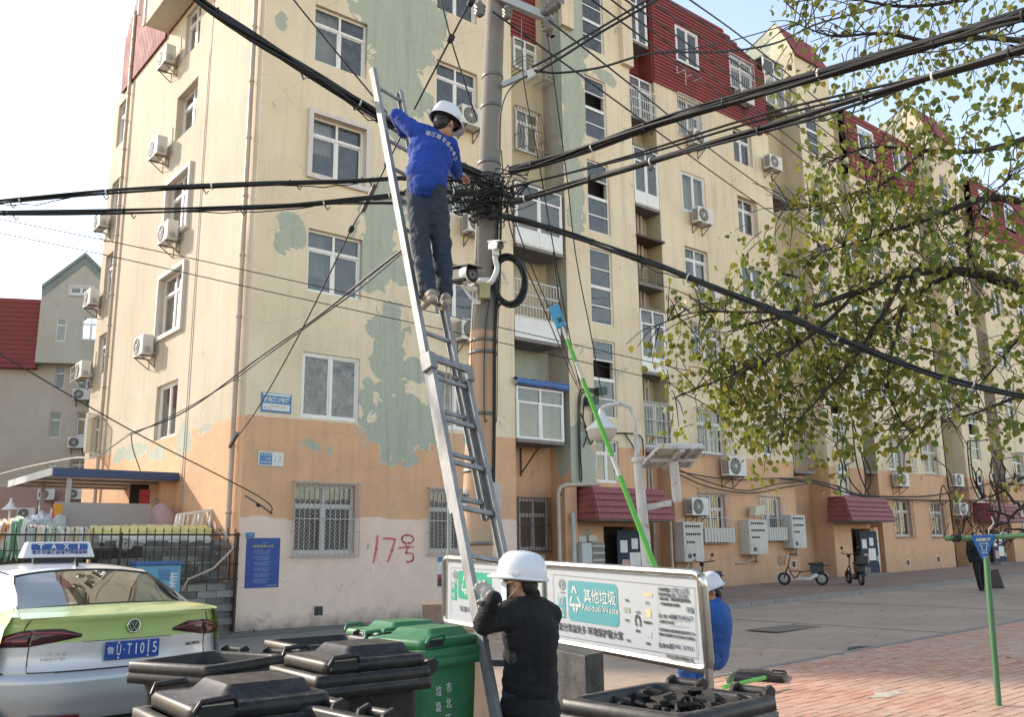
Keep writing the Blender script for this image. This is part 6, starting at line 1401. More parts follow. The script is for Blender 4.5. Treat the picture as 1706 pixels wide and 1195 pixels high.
        link('antenna_fin', MB().prism([(1.40,1.458),(1.56,1.462),(1.50,1.475),(1.455,1.53),(1.44,1.53)], -.012, .012, f=lambda p,q,t_:(t_,p,q)).mesh('antenna_fin', M_bkpl), t, bevel=.004)
        # roof sign
        sg = thing('taxi_roof_sign', 'white roof sign box with TAXI on a blue band on the green and silver taxi', 'taxi sign', t.location + Matrix.Rotation(rz, 3, 'Z') @ Vector((.02,2.05,1.535)), None, rz); sg.scale = (.73,.9,.9)
        P0 = [(-.10,.0),(.10,.0),(.055,.17),(-.055,.17)]
        vs = [(sx*(.46 if z < .1 else .40), y, z) for sx in (-1, 1) for y, z in P0]
        bx2 = link('box', MB().add(vs, [(0,1,2,3),(7,6,5,4),(0,4,5,1),(1,5,6,2),(2,6,7,3),(3,7,4,0)]).mesh('box', simple('sign white plastic', (.62,.62,.64), .35, var=.15)), sg, bevel=.015)
        nrm = Vector((0,-.17,-.045)).normalized()*-1
        up_ = Vector((0,.045,.17)).normalized()
        def Q(x, h, o=.003): p = Vector((x, -.10, 0)) + up_*h; return p + Vector((0,-1,.26)).normalized()*o
        RR_ = rrect(.72, .072, .02); link('blue_band', MB().add([Q(x, .118+y, .004) for x, y in RR_], [tuple(range(len(RR_)))]).mesh('blue_band', simple('taxi band blue', (.02,.07,.26), .4)), sg)
        M1 = frame_M(Q(0,.118,.007), (1,0,0), up_); b = MB()
        for c_, x in (('T',-.24),('A',-.08),('X',.08),('I',.24)): merge(b, text_mb(c_, .075, M1 @ Matrix.Translation((x,0,0)), .001, width=.07 if c_ != 'I' else .018, bold=.002))
        link('lettering', b.mesh('lettering', M_ink), sg); link('lettering', text_mb('青岛市道路运输管理局监制', .042, frame_M(Q(0,.055,.006), (1,0,0), up_), .001, width=.70, bold=.001).mesh('lettering', simple('dark blue print', (.04,.05,.16), .5)), sg)
        link('mount', MB().box(-.3,.3,-.03,.03,-.06,0).mesh('mount', M_bkpl), sg)
    return t
rv = LD(.716, .698, 0); fw = LD(-.698, .716, 0); rc = (pt(8,1067,6.75)+pt(355,1045,7.9))/2 + RH*.13
TX = make_car(Vector((rc.x, rc.y, YZ)), math.atan2(-fw.x, fw.y), 'taxi', 'green and silver taxi seen from behind, parked at the left beside the bins')
oc_ = pt(-75, 925, 9.4); CAR2 = make_car(Vector((oc_.x, oc_.y, YZ)), math.atan2(-fw.x, fw.y)+.2, 'parked_car', 'silver car whose roof shows behind the taxi at the left edge', False); CAR2.scale = (1.05,1.0,1.17)

# ================================================================ scooters by the wall
M_red2 = simple('scooter red', (.07,.01,.01), .4); M_wp = simple('scooter white', (.60,.60,.60), .35, var=.3); M_bp = simple('scooter black', (.02,.02,.022), .4)
def scooter(loc, rz, name, label, col, cat='scooter', basket=True, box=False):
    """local x forward"""
    t = thing(name, label, cat, loc, None, rz)
    for x in (.0, 1.15):
        w = link('wheel', MB().lathe((x,0,.20), [(.03,-.03),(.13,-.03),(.13,.03),(.03,.03)], 20, axis=(0,1,0)).mesh('wheel', M_greybar), t); link('tyre', MB().lathe((x,0,.20), [(.13,-.035),(.18,-.045),(.20,-.03),(.20,.03),(.18,.045),(.13,.035)], 24, axis=(0,1,0)).mesh('tyre', M_rub), w)
    f = MB().tube([(1.15,.05,.20),(1.06,.05,.48),(1.0,0,.60),(.92,0,.92)], .018, 8).tube([(1.15,-.05,.20),(1.06,-.05,.48),(1.0,0,.60)], .018, 8).tube([(1.0,0,.6),(.92,0,.35),(.80,0,.20)], .022, 8)
    link('fork', f.mesh('fork', col), t)
    hb = link('handlebar', MB().tube([(.80,-.30,.98),(.90,-.16,.95),(.92,0,.93),(.90,.16,.95),(.80,.30,.98)], .016, 8).mesh('handlebar', M_bp), t)
    link('headlamp', MB().lathe((.98,0,.88), [(.0,.06),(.05,.05),(.06,.0),(.04,-.05)], 14, axis=(1,0,.1)).mesh('headlamp', M_wp if basket else M_bp), t)
    for s in (-1, 1): link('mirror', MB().tube([(.86,s*.2,.97),(.84,s*.24,1.10)], .006, 6).lathe((.83,s*.25,1.13), [(0,.01),(.045,.008),(.045,-.01),(0,-.012)], 14, axis=(1,0,0)).mesh('mirror', M_bp), hb)
    link('footboard', MB().prism([(.80,.18),(.80,.22),(.35,.25),(.15,.38),(.05,.30),(.30,.16)], -.12, .12, f=lambda p,q,t_:(p,t_,q)).mesh('footboard', M_wp if basket else M_bp), t, bevel=.015)
    link('seat_box', MB().prism([(-.10,.40),(.28,.36),(.34,.55),(.30,.62),(-.10,.62)], -.11, .11, f=lambda p,q,t_:(p,t_,q)).mesh('seat_box', M_bp), t, bevel=.02)
    link('saddle', MB().prism([(-.12,.62),(.36,.62),(.38,.67),(.30,.71),(.10,.69),(-.10,.73)], -.12, .12, f=lambda p,q,t_:(p,t_,q)).mesh('saddle', M_bp), t, bevel=.03)
    link('rear_mudguard', MB().grid([[(math.cos(a)*.24, y, .20+math.sin(a)*.24) for y in (-.06,0,.06)] for a in [PI*k/8+.1 for k in range(8)]]).mesh('rear_mudguard', M_wp if basket else M_bp), t)
    link('front_mudguard', MB().grid([[(1.15+math.cos(a)*.23, y, .20+math.sin(a)*.23) for y in (-.05,0,.05)] for a in [PI*k/8+.2 for k in range(7)]]).mesh('front_mudguard', M_wp if basket else M_bp), t)
    link('stand', MB().tube([(.35,-.03,.2),(.30,-.15,.0)], .012, 6).mesh('stand', M_greybar), t); link('rack', MB().tube([(-.1,-.08,.6),(-.35,-.08,.62),(-.35,.08,.62),(-.1,.08,.6)], .01, 6).mesh('rack', M_bp), t)
    if basket:
        k = MB()
        for z, r in ((.62,.10),(.68,.115),(.74,.125),(.80,.135)): k.tube([(1.20+math.cos(a)*r, math.sin(a)*r, z) for a in [2*PI*i/14 for i in range(15)]], .004, 4, caps=False)
        for i in range(12): a = 2*PI*i/12; k.bar((1.20+math.cos(a)*.10,math.sin(a)*.10,.62),(1.20+math.cos(a)*.135,math.sin(a)*.135,.80),.005)
        link('basket', k.mesh('basket', M_bp), t)
        link('frame_tube', MB().tube([(.95,0,.45),(.6,0,.42),(.34,0,.45)], .018, 8).tube([(.80,0,.2),(.62,0,.42)], .018, 8).mesh('frame_tube', M_red2), t)
    if box: link('top_box', MB().box(-.35,-.05,-.15,.15,.64,.90).mesh('top_box', M_bp), t, bevel=.02)
    return t
def gnd10(px, py): p = gnd(px, py, .10); p.z = gz(p.x)+.10; return p
s0 = gnd10(1370,976); s1 = gnd10(1314,976); scooter(s0, math.atan2(s1.y-s0.y, s1.x-s0.x), 'electric_scooter', 'small white electric scooter with a front basket standing by the orange wall', M_red2)
s0 = gnd10(1436,976); s1 = gnd10(1409,972); scooter(s0, math.atan2(s1.y-s0.y, s1.x-s0.x), 'electric_scooter', 'black electric scooter parked in front of the second stair door', M_bp, basket=False, box=True)
s0 = gnd10(1196,1000); s1 = gnd10(1158,994); scooter(s0+Vector((0,0,.0)), math.atan2(s1.y-s0.y, s1.x-s0.x), 'electric_scooter', 'black scooter with only handlebar showing above the white helmet of the worker in blue', M_bp, basket=False)
# ================================================================ concrete pole, cables, ladder
def vpt(px, py, dh):                             # on the sight line, DH metres away measured level
    r = ray(px, py); return CAM + r*(dh/r.dot(FH))
DP = 9.2
n = N('concrete pole painted below'); v = n.pos(); X, Y, Z = n.sep(v); a = n.noise(v, 3, 5, .6); st = n.noise(n.scale(v, (9,9,.6)), 1., 5, .6); ed = n.math('ADD', Z, n.math('MULTIPLY', n.math('SUBTRACT', a, .5), .15))
zc_ = vpt(805, 553, DP).z; zl = vpt(797, 880, DP).z
cc = n.mix(n.ramp(ed, zc_-.01, zc_+.01), C(.50,.31,.20), C(.20,.185,.165)); cc = n.mix(n.ramp(ed, zl-.02, zl+.02), C(.42,.30,.21), cc); cc = n.mix(n.math('MULTIPLY', n.ramp(st, .45, .75), .6), cc, C(.16,.12,.095)); cc = n.mix(n.ramp(n.noise(v, 9, 6, .7), .62, .64), cc, C(.30,.24,.18))
M_pole = n.bsdf(cc, .9, 0, bump=n.math('ADD', a, n.noise(v, 40, 3)), bstr=.4, bdist=.006)
PP = [vpt(828,-160,DP), vpt(826,0,DP), vpt(818,200,DP), vpt(811,400,DP), vpt(804,600,DP), vpt(796,850,DP)]
bot = PP[-1]+(PP[-1]-PP[-2]).normalized()*((PP[-1].z+.2)/abs((PP[-1]-PP[-2]).normalized().z)); PP.append(bot)
POLE = thing('utility_pole', 'thick concrete utility pole painted peach below, wrapped in steel hoops and wires', 'utility pole', (bot.x, bot.y, 0))
def prad(z): return .178-.0098*z
wpart('shaft', MB().tube(PP, [prad(p.z) for p in PP], 28), M_pole, POLE)
def pc(py):                                       # pole axis at an image height
    best = None
    for a, b in zip(PP, PP[1:]):
        for k in range(41):
            p = a+(b-a)*k/40; d = p-CAM; y = 597.5-FPX*d.dot(UU)/d.dot(F0)
            if best is None or abs(y-py) < best[0]: best = (abs(y-py), p)
    return best[1]
M_hoop = simple('dull steel hoop', (.20,.19,.18), .5, .6, var=.5)
for py in (128, 178, 276, 350, 365, 568, 592, 690, 788, 905):
    c = pc(py); r = prad(c.z); wpart('hoop', MB().lathe(c, [(r,-.018),(r+.008,-.018),(r+.008,.018),(r,.018)], 28), M_hoop, POLE)
c = pc(472); r = prad(c.z); wpart('hoop', MB().lathe(c, [(r,-.03),(r+.012,-.03),(r+.012,.03),(r,.03)], 28), M_white, POLE, label='broad white hoop')
toC = -FH
def pf(px, py, off=.02): c = pc(py); r = prad(c.z)+off; return vpt(px, py, DP-math.sqrt(max(0.0, r*r-min(r*.98, abs((px-(853+FPX*(c-CAM).dot(RR)/(c-CAM).dot(F0)))/FPX*DP))**2)))
wpart('junction_box', MB().obox(pf(808,485,.06), RH*.055, FH*.04, (0,0,.085)), simple('dull yellow box', (.42,.38,.20), .6, var=.3), POLE, bevel=.006)
wpart('terminal_clip', MB().obox(pf(795,505,.05), RH*.035, FH*.03, (0,0,.02)).obox(pf(794,497,.05), RH*.01, FH*.01, (0,0,.06)), M_ac, POLE)
# double happiness paper
dm = MB(); c = pf(777,832,.012); u = RH*.075+FH*.02; w_ = Vector((0,0,.105)); dm.add([c-u, c-w_, c+u, c+w_], [(0,1,2,3)]); dm.add([c-u+FH*.004, c-w_+FH*.004, c+u+FH*.004, c+w_+FH*.004], [(3,2,1,0)])
DH = solid('paper_diamond', dm, M_white, 'white paper diamond with a dark double happiness character pasted on the pole', 'paper sign')
wpart('lettering', text_mb('囍', .105, frame_M(c-FH*.006, u, (0,0,1)), .001, bold=.001), M_blk_, DH)
mb = MB(); rr = random.Random(4); c = pf(828,828,.05)
mb.grid([[c+Vector((math.cos(a)*.05*(1+.4*math.sin(k*2+a*3)), math.sin(a)*.05, -.14+.28*k/6)) for a in [2*PI*i/10 for i in range(11)]] for k in range(7)]); solid('plastic_bag', mb, simple('grey plastic bag', (.45,.43,.40), .4, var=.4), 'crumpled grey plastic bag tied to the right side of the pole', 'bag')
# crossarms and insulators near the top
M_gal = streaky('galvanised arm', (.40,.40,.39), (.24,.21,.18), .5, .5, .5)
wpart('crossarm', MB().bar(vpt(790,-22,DP-.1), vpt(918,32,DP-.1), .085), M_gal, POLE)
wpart('crossarm', MB().bar(vpt(836,142,DP-.1), vpt(880,122,DP-.1), .05), M_gal, POLE); wpart('crossarm', MB().obox(vpt(886,122,DP-.1), RH*.05+Vector((0,0,.03)), FH*.03, Vector((-.01,0,.045))), M_ac, POLE)
M_ins = simple('brown grey insulator', (.16,.14,.13), .25, var=.3)
def insul(p, ax, s=1.0): return wpart('insulator', MB().lathe(p, [(.02*s,-.13*s),(.05*s,-.11*s),(.075*s,-.08*s),(.04*s,-.06*s),(.085*s,-.03*s),(.05*s,0),(.09*s,.03*s),(.05*s,.06*s),(.03*s,.12*s)], 18, axis=ax), M_ins, POLE)
insul(vpt(918,12,DP-.15), RH+Vector((0,0,.8))); insul(vpt(915,45,DP-.15), Vector((0,0,-1))+RH*.3); insul(vpt(926,6,DP-.15), RH+Vector((0,0,.4)), .8); insul(vpt(799,14,DP-.2), Vector((0,0,1)), .8); insul(vpt(845,20,DP-.2), Vector((0,0,1)), .7)
wpart('strap', MB().bar(vpt(913,34,DP-.12), vpt(913,58,DP-.15), .05), M_rust, POLE)

M_cab1 = simple('black cable sheath', (.008,.008,.009), .55, var=.3, vs=20, dirt=(.03,.027,.025), coords='pos')
def spl(P, n=8):
    out = []
    for i in range(len(P)-1):
        a, b, c, d = P[max(i-1,0)], P[i], P[i+1], P[min(i+2, len(P)-1)]
        for k in range(n):
            t = k/n; out.append(.5*((2*b)+(c-a)*t+(2*a-5*b+4*c-d)*t*t+(3*b-a-3*c+d)*t**3))
    out.append(P[-1]); return out
def bundle(pts, R_, strands, label, group=None, rs=None, cat='cable', name='cable_bundle', clips=True, loose=2, seed=0):
    P = spl([pt(*p) for p in pts], 8); rr = random.Random(seed or int(pts[0][0]+pts[0][1]*3)); K = len(P)
    t = thing(name, label, cat, P[K//2], group)
    for s in range(strands):
        a0 = rr.uniform(0, 2*PI); tw = rr.uniform(.08,.22)*rr.choice((-1,1)); q = []; r0 = R_*(.15+.75*math.sqrt(rr.random())); r = rs or R_*rr.uniform(.22,.42)
        for i, p in enumerate(P):
            a = a0+tw*i; L = P[min(i+1,K-1)]-P[max(i-1,0)]; u = L.cross(Vector((0,0,1))).normalized(); w = u.cross(L).normalized(); q.append(p+(u*math.cos(a)+w*math.sin(a))*r0)
        wpart('strand', MB().tube(q, r, 7), M_cab1, t)
    for s in range(loose):
        i0 = rr.randrange(2, K-9); i1 = i0+rr.randrange(5, 9); q = []
        for i in range(i0, i1+1): f_ = math.sin(PI*(i-i0)/(i1-i0)); q.append(P[i]+Vector((0,0,-(R_*.9+f_*R_*rr.uniform(.5,1.8)))))
        wpart('loose_strand', MB().tube(q, .006, 5), M_cab1, t)
    if clips:
        for i in range(3, K-3, 6):
            L = (P[i+1]-P[i-1]).normalized(); wpart('tie', MB().lathe(P[i]+L*rr.uniform(-.1,.1), [(R_*1.05,-.008),(R_*1.12,-.008),(R_*1.12,.008),(R_*1.05,.008)], 12, axis=L), M_rub if rr.random() < .6 else M_ac, t)
            if rr.random() < .5: wpart('clip', MB().tube([P[i]-Vector((0,0,R_)), P[i]-Vector((0,0,R_+.05))+L*.03, P[i]-Vector((0,0,R_+.02))+L*.05], .007, 5), M_rub, t)
    return t
gc = 'thick cable bundles meeting at the pole'
bundle([(290,-45,7.4),(335,0,7.6),(430,68,7.8),(545,140,8.1),(650,204,8.5),(720,250,8.8),(800,292,9.3)], .042, 9, 'thick black cable bundle rising from the pole to the upper left past the ladder top', gc)
bundle([(-60,340,8.6),(0,336,8.7),(200,319,8.8),(420,307,8.9),(600,300,9.1),(700,296,9.2),(800,300,9.4)], .028, 7, 'upper of the two level cable bundles leaving the pole to the left', gc)
bundle([(-60,357,8.5),(0,355,8.6),(250,351,8.8),(480,343,9.0),(620,330,9.1),(700,318,9.2),(800,322,9.4)], .026, 6, 'lower of the two level cable bundles leaving the pole to the left', gc)
bundle([(480,342,9.0),(560,338,9.05),(690,337,9.2),(800,335,9.4)], .018, 3, 'short thin bundle just below the two level ones, behind the ladder', gc, clips=False, loose=1)
bundle([(1790,0,5.6),(1706,25,5.8),(1520,80,6.4),(1290,145,7.2),(1110,200,8.0),(960,254,8.8),(850,285,9.3)], .042, 10, 'upper thick cable bundle rising from the pole to the upper right corner', gc)
bundle([(1790,50,5.4),(1706,78,5.6),(1530,135,6.3),(1350,193,7.0),(1110,262,8.0),(960,305,8.8),(850,338,9.3)], .037, 9, 'lower thick cable bundle rising from the pole to the right edge', gc)
for k, (dy, lb) in enumerate(((0,'upper'),(9,'lower'))): bundle([(1750,60+dy*1.6,6.0),(1600,112+dy,6.4),(1290,186+dy,7.4),(1080,250+dy*.6,8.3),(930,292,9.0),(850,310,9.3)], .010, 1, lb+' thin black cable between the two thick bundles on the right', gc, rs=.011, name='overhead_cable', clips=False, loose=0)
bundle([(835,360,9.3),(900,376,9.2),(1000,408,8.9),(1110,447,8.5),(1250,503,8.0),(1400,567,7.7),(1550,622,7.7),(1706,660,7.9),(1790,678,8)], .031, 8, 'thick cable bundle dropping from the pole to the lower right across the tree', gc)
# single wires
def wire(pts, r, label, name='overhead_wire', mat=None, group='thin overhead wires', knots=()):
    P = spl([pt(*p) for p in pts], 8); t = solid(name, MB().tube(P, r, 6), mat or M_cab1, label, 'wire', group)
    for k in knots: 
        c = pt(*k); wpart('clamp', MB().lathe(c, [(.0,-.05),(.03,-.04),(.035,.0),(.03,.04),(0,.05)], 10, axis=(P[-1]-P[0])), M_rub, t)
    return t
wire([(470,-30,8.5),(490,0,8.6),(565,92,8.7),(645,188,8.8)], .009, 'single wire slanting down to the blue worker elbow from the top edge')
wire([(800,-25,8.9),(785,0,8.95),(751,64,9.0),(722,120,9.0),(690,182,9.0)], .011, 'wire crossing the windows from the pole top down to the left behind the ladder worker', knots=((785,3,8.9),(751,64,8.97)))
wire([(730,-20,8.9),(751,64,8.95),(775,140,9.0),(795,202,9.1)], .009, 'wire from the top edge joining the crossing wire and ending at the pole')
wire([(668,226,9.6),(645,272,9.8),(608,345,10.2),(585,382,10.6),(505,545,12.5),(430,680,15),(388,738,18.2)], .010, 'stay wire with clamps running from behind the ladder down to the side drainpipe', knots=((645,272,9.75),(585,382,10.55)))
mb_ = [wpart('turnbuckle', q_, M_rust, bpy.data.objects['overhead_wire.003']) for q_ in (MB().bar(pt(625,308,9.95), pt(604,352,10.2), .05, .03), MB().bar(pt(396,722,17.9), pt(383,745,18.2), .06))]
wire([(676,412,9.6),(620,455,10.6),(530,527,12.4),(440,590,14.8),(385,632,17.6),(330,672,18.5),(280,700,19.5),(218,722,21)], .016, 'double telephone cable drooping from the ladder to the side wall window')
wire([(676,416,9.6),(600,480,11),(530,531,12.5),(440,596,14.9),(385,636,17.7),(300,686,19),(218,726,21)], .010, 'second strand of the drooping telephone cable beneath the first')
wire([(218,722,21),(190,742,21),(160,762,21),(120,764,22),(40,780,23),(-30,800,24)], .018, 'pale cable continuing left past the side wall towards the left edge', mat=M_pipe); wire([(218,722,21),(222,750,21),(234,785,21)], .012, 'short cable hanging from the wire knot to the blue edged canopy')
for i, (y0, y1, y2, y3) in enumerate(((365,455,545,640),(388,482,570,668))): wire([(-30,y0-6,15.5),(200,(y0*.55+y1*.45),15.6),(430,y1,15.8),(830,y2,16.5),(1240,y3,17.8)], .008, ('upper','lower')[i]+' of two parallel hair thin wires crossing the whole facade')
wire([(-30,570,16),(0,590,16),(216,716,17),(430,827,18),(452,856,18.4)], .012, 'wire slanting down across the side wall to the near corner', knots=((430,842,18),))
wire([(408,826,18.3),(432,841,18.35),(454,857,18.4)], .02, 'rusty stay rod fixed on the wall just right of the near corner', name='stay_rod', mat=M_rust)
def far(pts, lb, r=.012): wire(pts, r, lb)
far([(820,18,9.4),(1040,178,12),(1230,317,17),(1400,430,23),(1640,590,34),(1720,640,38)], 'lowest of the long wires slanting from the pole top down to the right'); far([(915,34,9.4),(1060,148,12),(1230,283,17),(1400,398,23),(1706,600,38)], 'second of the long slanting wires, leaving the insulator right of the pole')
for i, (x0, P1, P2, P3) in enumerate(((985,(1110,92,13),(1300,236,20),(1680,545,37)),(1018,(1150,100,14),(1350,256,21),(1700,535,37)),(1080,(1230,108,15),(1430,262,23),(1710,490,37)),(1108,(1240,88,15),(1450,262,23),(1730,505,38)),(1148,(1290,104,16),(1480,266,24),(1730,470,38)),(1040,(1180,98,14),(1380,250,21),(1715,520,37)))): far([(x0-14,-12,11),P1,P2,P3], ['third','fourth','sixth','seventh','eighth','fifth'][i]+' from the left of the long slanting wires at the top edge', .013)
wire([(1084,-4,9.2),(1000,46,9.2),(930,88,9.2),(886,112,9.15)], .013, 'upper of two wires from the lower bracket of the pole up to the top edge'); wire([(1100,-4,9.3),(1000,54,9.25),(940,92,9.2),(893,121,9.15)], .013, 'lower of two wires from the lower bracket of the pole up to the top edge')
wire([(890,117,9.2),(930,121,9.2),(1000,112,9.4),(1090,88,9.8),(1200,86,10.5),(1290,72,11),(1360,40,11.5),(1440,18,12),(1540,-12,12.5)], .013, 'long curving wire passing the red cladding and the gable against the sky')
wire([(1090,88,9.8),(1200,72,10.5),(1330,36,11.5),(1400,22,12)], .007, 'hair thin wire above the curving one against the sky')
for i, L_ in enumerate(([(911,55,9.2),(925,150,9.4),(945,300,9.8),(960,430,10.2),(985,560,11),(1003,660,13)],[(870,30,9.2),(872,130,9.3),(896,260,9.5),(920,400,9.9),(945,540,11),(968,655,14)],[(878,125,9.2),(848,150,9.2),(834,190,9.15),(832,250,9.1)],[(835,250,9.2),(850,380,9.5),(900,500,10.5),(950,620,13),(968,655,15)],[(842,320,9.2),(880,430,9.8),(925,540,11.5),(962,640,14.5)],[(922,420,10),(935,520,11),(955,600,13),(970,650,15)])):
    wire(L_, .007, ['wire hanging from the insulator down to the stairwell tower','wire from the crossarm falling past the barred balcony','short wire looping from the lower bracket back to the pole','wire falling from the cable knot to the black box on the tower','wire falling right of the pole to the dark junction on the tower','loose wire before the barred balcony left of the blue pole head'][i])
# wires running down the pole
for k, (x0, x1, x2) in enumerate(((836,826,823),(832,824,821),(797,786,782),(829,808,812),(838,829,825))):
    q = [pf(x0-.0, 300, .012), pf(x0-3, 400, .012), pf((x0+x1)/2, 480, .014), pf(x1, 560, .012), pf(x1-1, 690, .012), pf(x2, 840 if k < 2 else 700, .012)]
    wpart('pole_wire', MB().tube(spl(q, 6), .010 if k < 2 else .005, 6), M_cab1, POLE)
# tangle of cables at the knot
rr = random.Random(21); TG = MB(); J = vpt(812,318,DP)
ends = [vpt(850,285,9.0), vpt(850,335,9.0), vpt(760,296,9.1), vpt(755,325,9.1), vpt(840,365,9.0), vpt(820,300,8.95), vpt(795,345,8.95), vpt(770,300,9.0), vpt(880,300,8.9), vpt(885,330,8.9), vpt(760,345,9.0), vpt(805,330,8.93), vpt(845,310,8.9)]
def rv_(s): return Vector((rr.uniform(-s,s)*1.25, rr.uniform(-s,s)*.6, rr.uniform(-s,s)*.72))
for k in range(62):
    a = rr.choice(ends)+rv_(.08); b = rr.choice(ends)+rv_(.08); m = (a+b)/2; m1 = m+rv_(.11)-FH*rr.uniform(.0,.10); m2 = m+rv_(.12)
    if k % 4 == 0: m2 = m2+Vector((0,0,-rr.uniform(.05,.28)))
    TG.tube(spl([a, (a+m1)/2+rv_(.05), m1, m2, (b+m2)/2+rv_(.05), b], 5), rr.choice((.005,.006,.007,.009)), 5)
for k in range(14):                              # wraps round the shaft
    c = pc(rr.uniform(296,372)); r = prad(c.z)+.02+rr.uniform(0,.03); tl = rv_(.12); TG.tube([c+Vector((math.cos(a)*r, math.sin(a)*r, 0))+tl*math.cos(a)*.6 for a in [2*PI*i/16 for i in range(17)]], rr.choice((.007,.010)), 5, caps=False)
tg = thing('cable_tangle', 'dense tangle of black cables knotted round the concrete pole', 'cables', J); wpart('tangle', TG, M_cab1, tg, kind='stuff')
for k, (x, y) in enumerate(((760,330),(822,360),(800,352))): wpart('splice_box', MB().obox(vpt(x,y,8.95), RH*.05+Vector((0,0,.02)), FH*.03, Vector((0,0,.03))), M_rub, tg, bevel=.006)
# coil of spare cable
cc0 = vpt(853,468,9.05); CO = thing('cable_coil', 'big coil of black cable hung on the right side of the pole', 'cable coil', cc0)
for k in range(9):
    e = rr.uniform(-.02,.02); rx = .145+.010*(k % 5)+e; rz_ = .25+.008*(k % 4)+e; dy = rr.uniform(-.04,.04); tlt = rr.uniform(-.03,.03)
    P = []
    for i in range(27):
        a = R(150)-R(330)*i/26; P.append(cc0+RH*(math.cos(a)*rx-.03+math.sin(a)*tlt)+FH*dy+Vector((0,0,math.sin(a)*rz_)))
    P = P[:22]+[cc0+RH*(-.12)+FH*dy+Vector((0,0,-.26+e)), cc0+RH*(-.17)+Vector((0,0,-.30))] if k % 2 else P
    wpart('cable', MB().tube(P, .011, 7, caps=False), M_cab1, CO)
# cameras
def cctv(c, ax, L, r, mat, label, dome=False):
    ax = Vector(ax).normalized(); t = thing('security_camera', label, 'camera', c); s = ax.cross(Vector((0,0,1))).normalized(); u = s.cross(ax)
    wpart('housing', MB().obox(c, s*r, ax*L/2, u*r*.9), mat, t, bevel=r*.35); wpart('sunshield', MB().obox(c+u*r*1.0+ax*.02, s*r*1.15, ax*(L/2+.03), u*.006), mat, t, bevel=.004)
    wpart('lens', MB().lathe(c+ax*(L/2+.002), [(r*.8,0),(r*.8,.01),(r*.45,.012),(r*.4,.0),(0,.001)], 20, axis=ax), M_bp, t); wpart('lens_ring', MB().lathe(c+ax*(L/2+.012), [(r*.30,0),(r*.38,.004),(r*.42,0)], 18, axis=ax), M_greybar, t)
    return t
c1 = vpt(826,410,8.95); t = cctv(c1, RH*.55-FH*.75+Vector((0,0,-.22)), .17, .045, M_white, 'white bullet camera on a curved arm on the right of the pole')
wpart('arm', MB().tube(spl([c1-Vector((0,0,.05)), vpt(825,430,8.97), vpt(828,448,9.0), vpt(820,468,9.0), vpt(812,474,9.02)], 6), .028, 10), M_white, t); wpart('joint', MB().obox(c1-Vector((0,0,.075)), RH*.035, FH*.03, (0,0,.035)), M_white, t, bevel=.008)
c2 = vpt(771,460,8.9); t = cctv(c2, RH*.72-FH*.65+Vector((0,0,-.10)), .26, .085, M_bp, 'big black camera on a white bracket left of the pole'); wpart('arm', MB().tube(spl([c2-Vector((0,0,.09)), vpt(780,482,8.95), vpt(792,482,9.02)], 5), .03, 10).tube(spl([vpt(775,482,8.95), vpt(785,496,8.98), vpt(796,504,9.02)], 5), .016, 8), M_white, t)
wpart('housing_cap', MB().lathe(c2+(RH*.72-FH*.65).normalized()*.09, [(.095,-.05),(.10,0),(.095,.05)], 20, axis=(RH*.72-FH*.65)), M_white, t)
# black service box and cables on the stair tower
q0 = on(986,668,1,Yf-.15); sb = thing('junction_box', 'dark green splice box with cables on the stairwell tower wall', 'junction box', q0)
wpart('box', MB().obox(q0, (.22,0,.04), (0,.09,0), (0,0,.13)).obox(on(1002,652,1,Yf-.15), (.18,0,.03), (0,.08,0), (0,0,.12)), simple('dark green box', (.02,.045,.03), .5), sb, bevel=.02)
tw = MB()
for pts in ([(1000,650),(978,648),(966,655),(963,690),(964,740),(966,800)],[(1000,655),(980,652),(968,660),(966,700),(967,760),(967,805),(938,808),(934,825)],[(990,680),(988,700),(1000,722),(1040,722),(1068,728),(1072,760)],[(975,660),(972,700),(985,740),(992,700),(980,670)],[(1040,722),(1055,745),(1062,770)],[(968,690),(978,720),(972,745)]): tw.tube(spl([on(x,y,1,Yf-.06-.03*(i%2)) for i,(x,y) in enumerate(pts)], 5), .022, 6)
wpart('service_cable', tw, M_cab1, sb, kind='stuff')
def strand_group(lists, label, cat='cable', r=.02):
    t = thing('wall_cable', label, cat, on(*lists[0][0],1,Yf-.1)); 
    for L_ in lists: wpart('strand', MB().tube(spl([on(x,y,1,Yf-.25) for x, y in L_], 5), r, 6), M_cab1, t)
strand_group([[(1130,786),(1180,795),(1230,800),(1300,797),(1352,800)],[(1130,782),(1170,800),(1240,818),(1300,806),(1352,803)],[(1130,790),(1180,812),(1250,822),(1310,812),(1352,805)],[(1330,790),(1352,800)]], 'drooping cables along the orange wall right of the solar panel')
strand_group([[(1352,800),(1400,812),(1430,824),(1500,828),(1580,822),(1720,788)],[(1300,798),(1360,806),(1440,828),(1540,834),(1640,834),(1720,836)],[(1440,826),(1452,800),(1444,770),(1428,745)],[(1448,826),(1432,790),(1424,750),(1420,700)],[(1400,812),(1404,780),(1392,740)],[(1436,824),(1416,800),(1404,752),(1412,705)],[(1442,822),(1440,780),(1426,720),(1416,690)]], 'clump of sagging cables above the second red awning', r=.03)
strand_group([[(1612,735),(1613,760),(1618,800),(1630,830)],[(1616,735),(1618,770),(1624,805),(1640,826)],[(1613,735),(1640,734)],[(1655,790),(1660,830),(1652,850)]], 'bundle of cables down the far stairwell tower', r=.03)

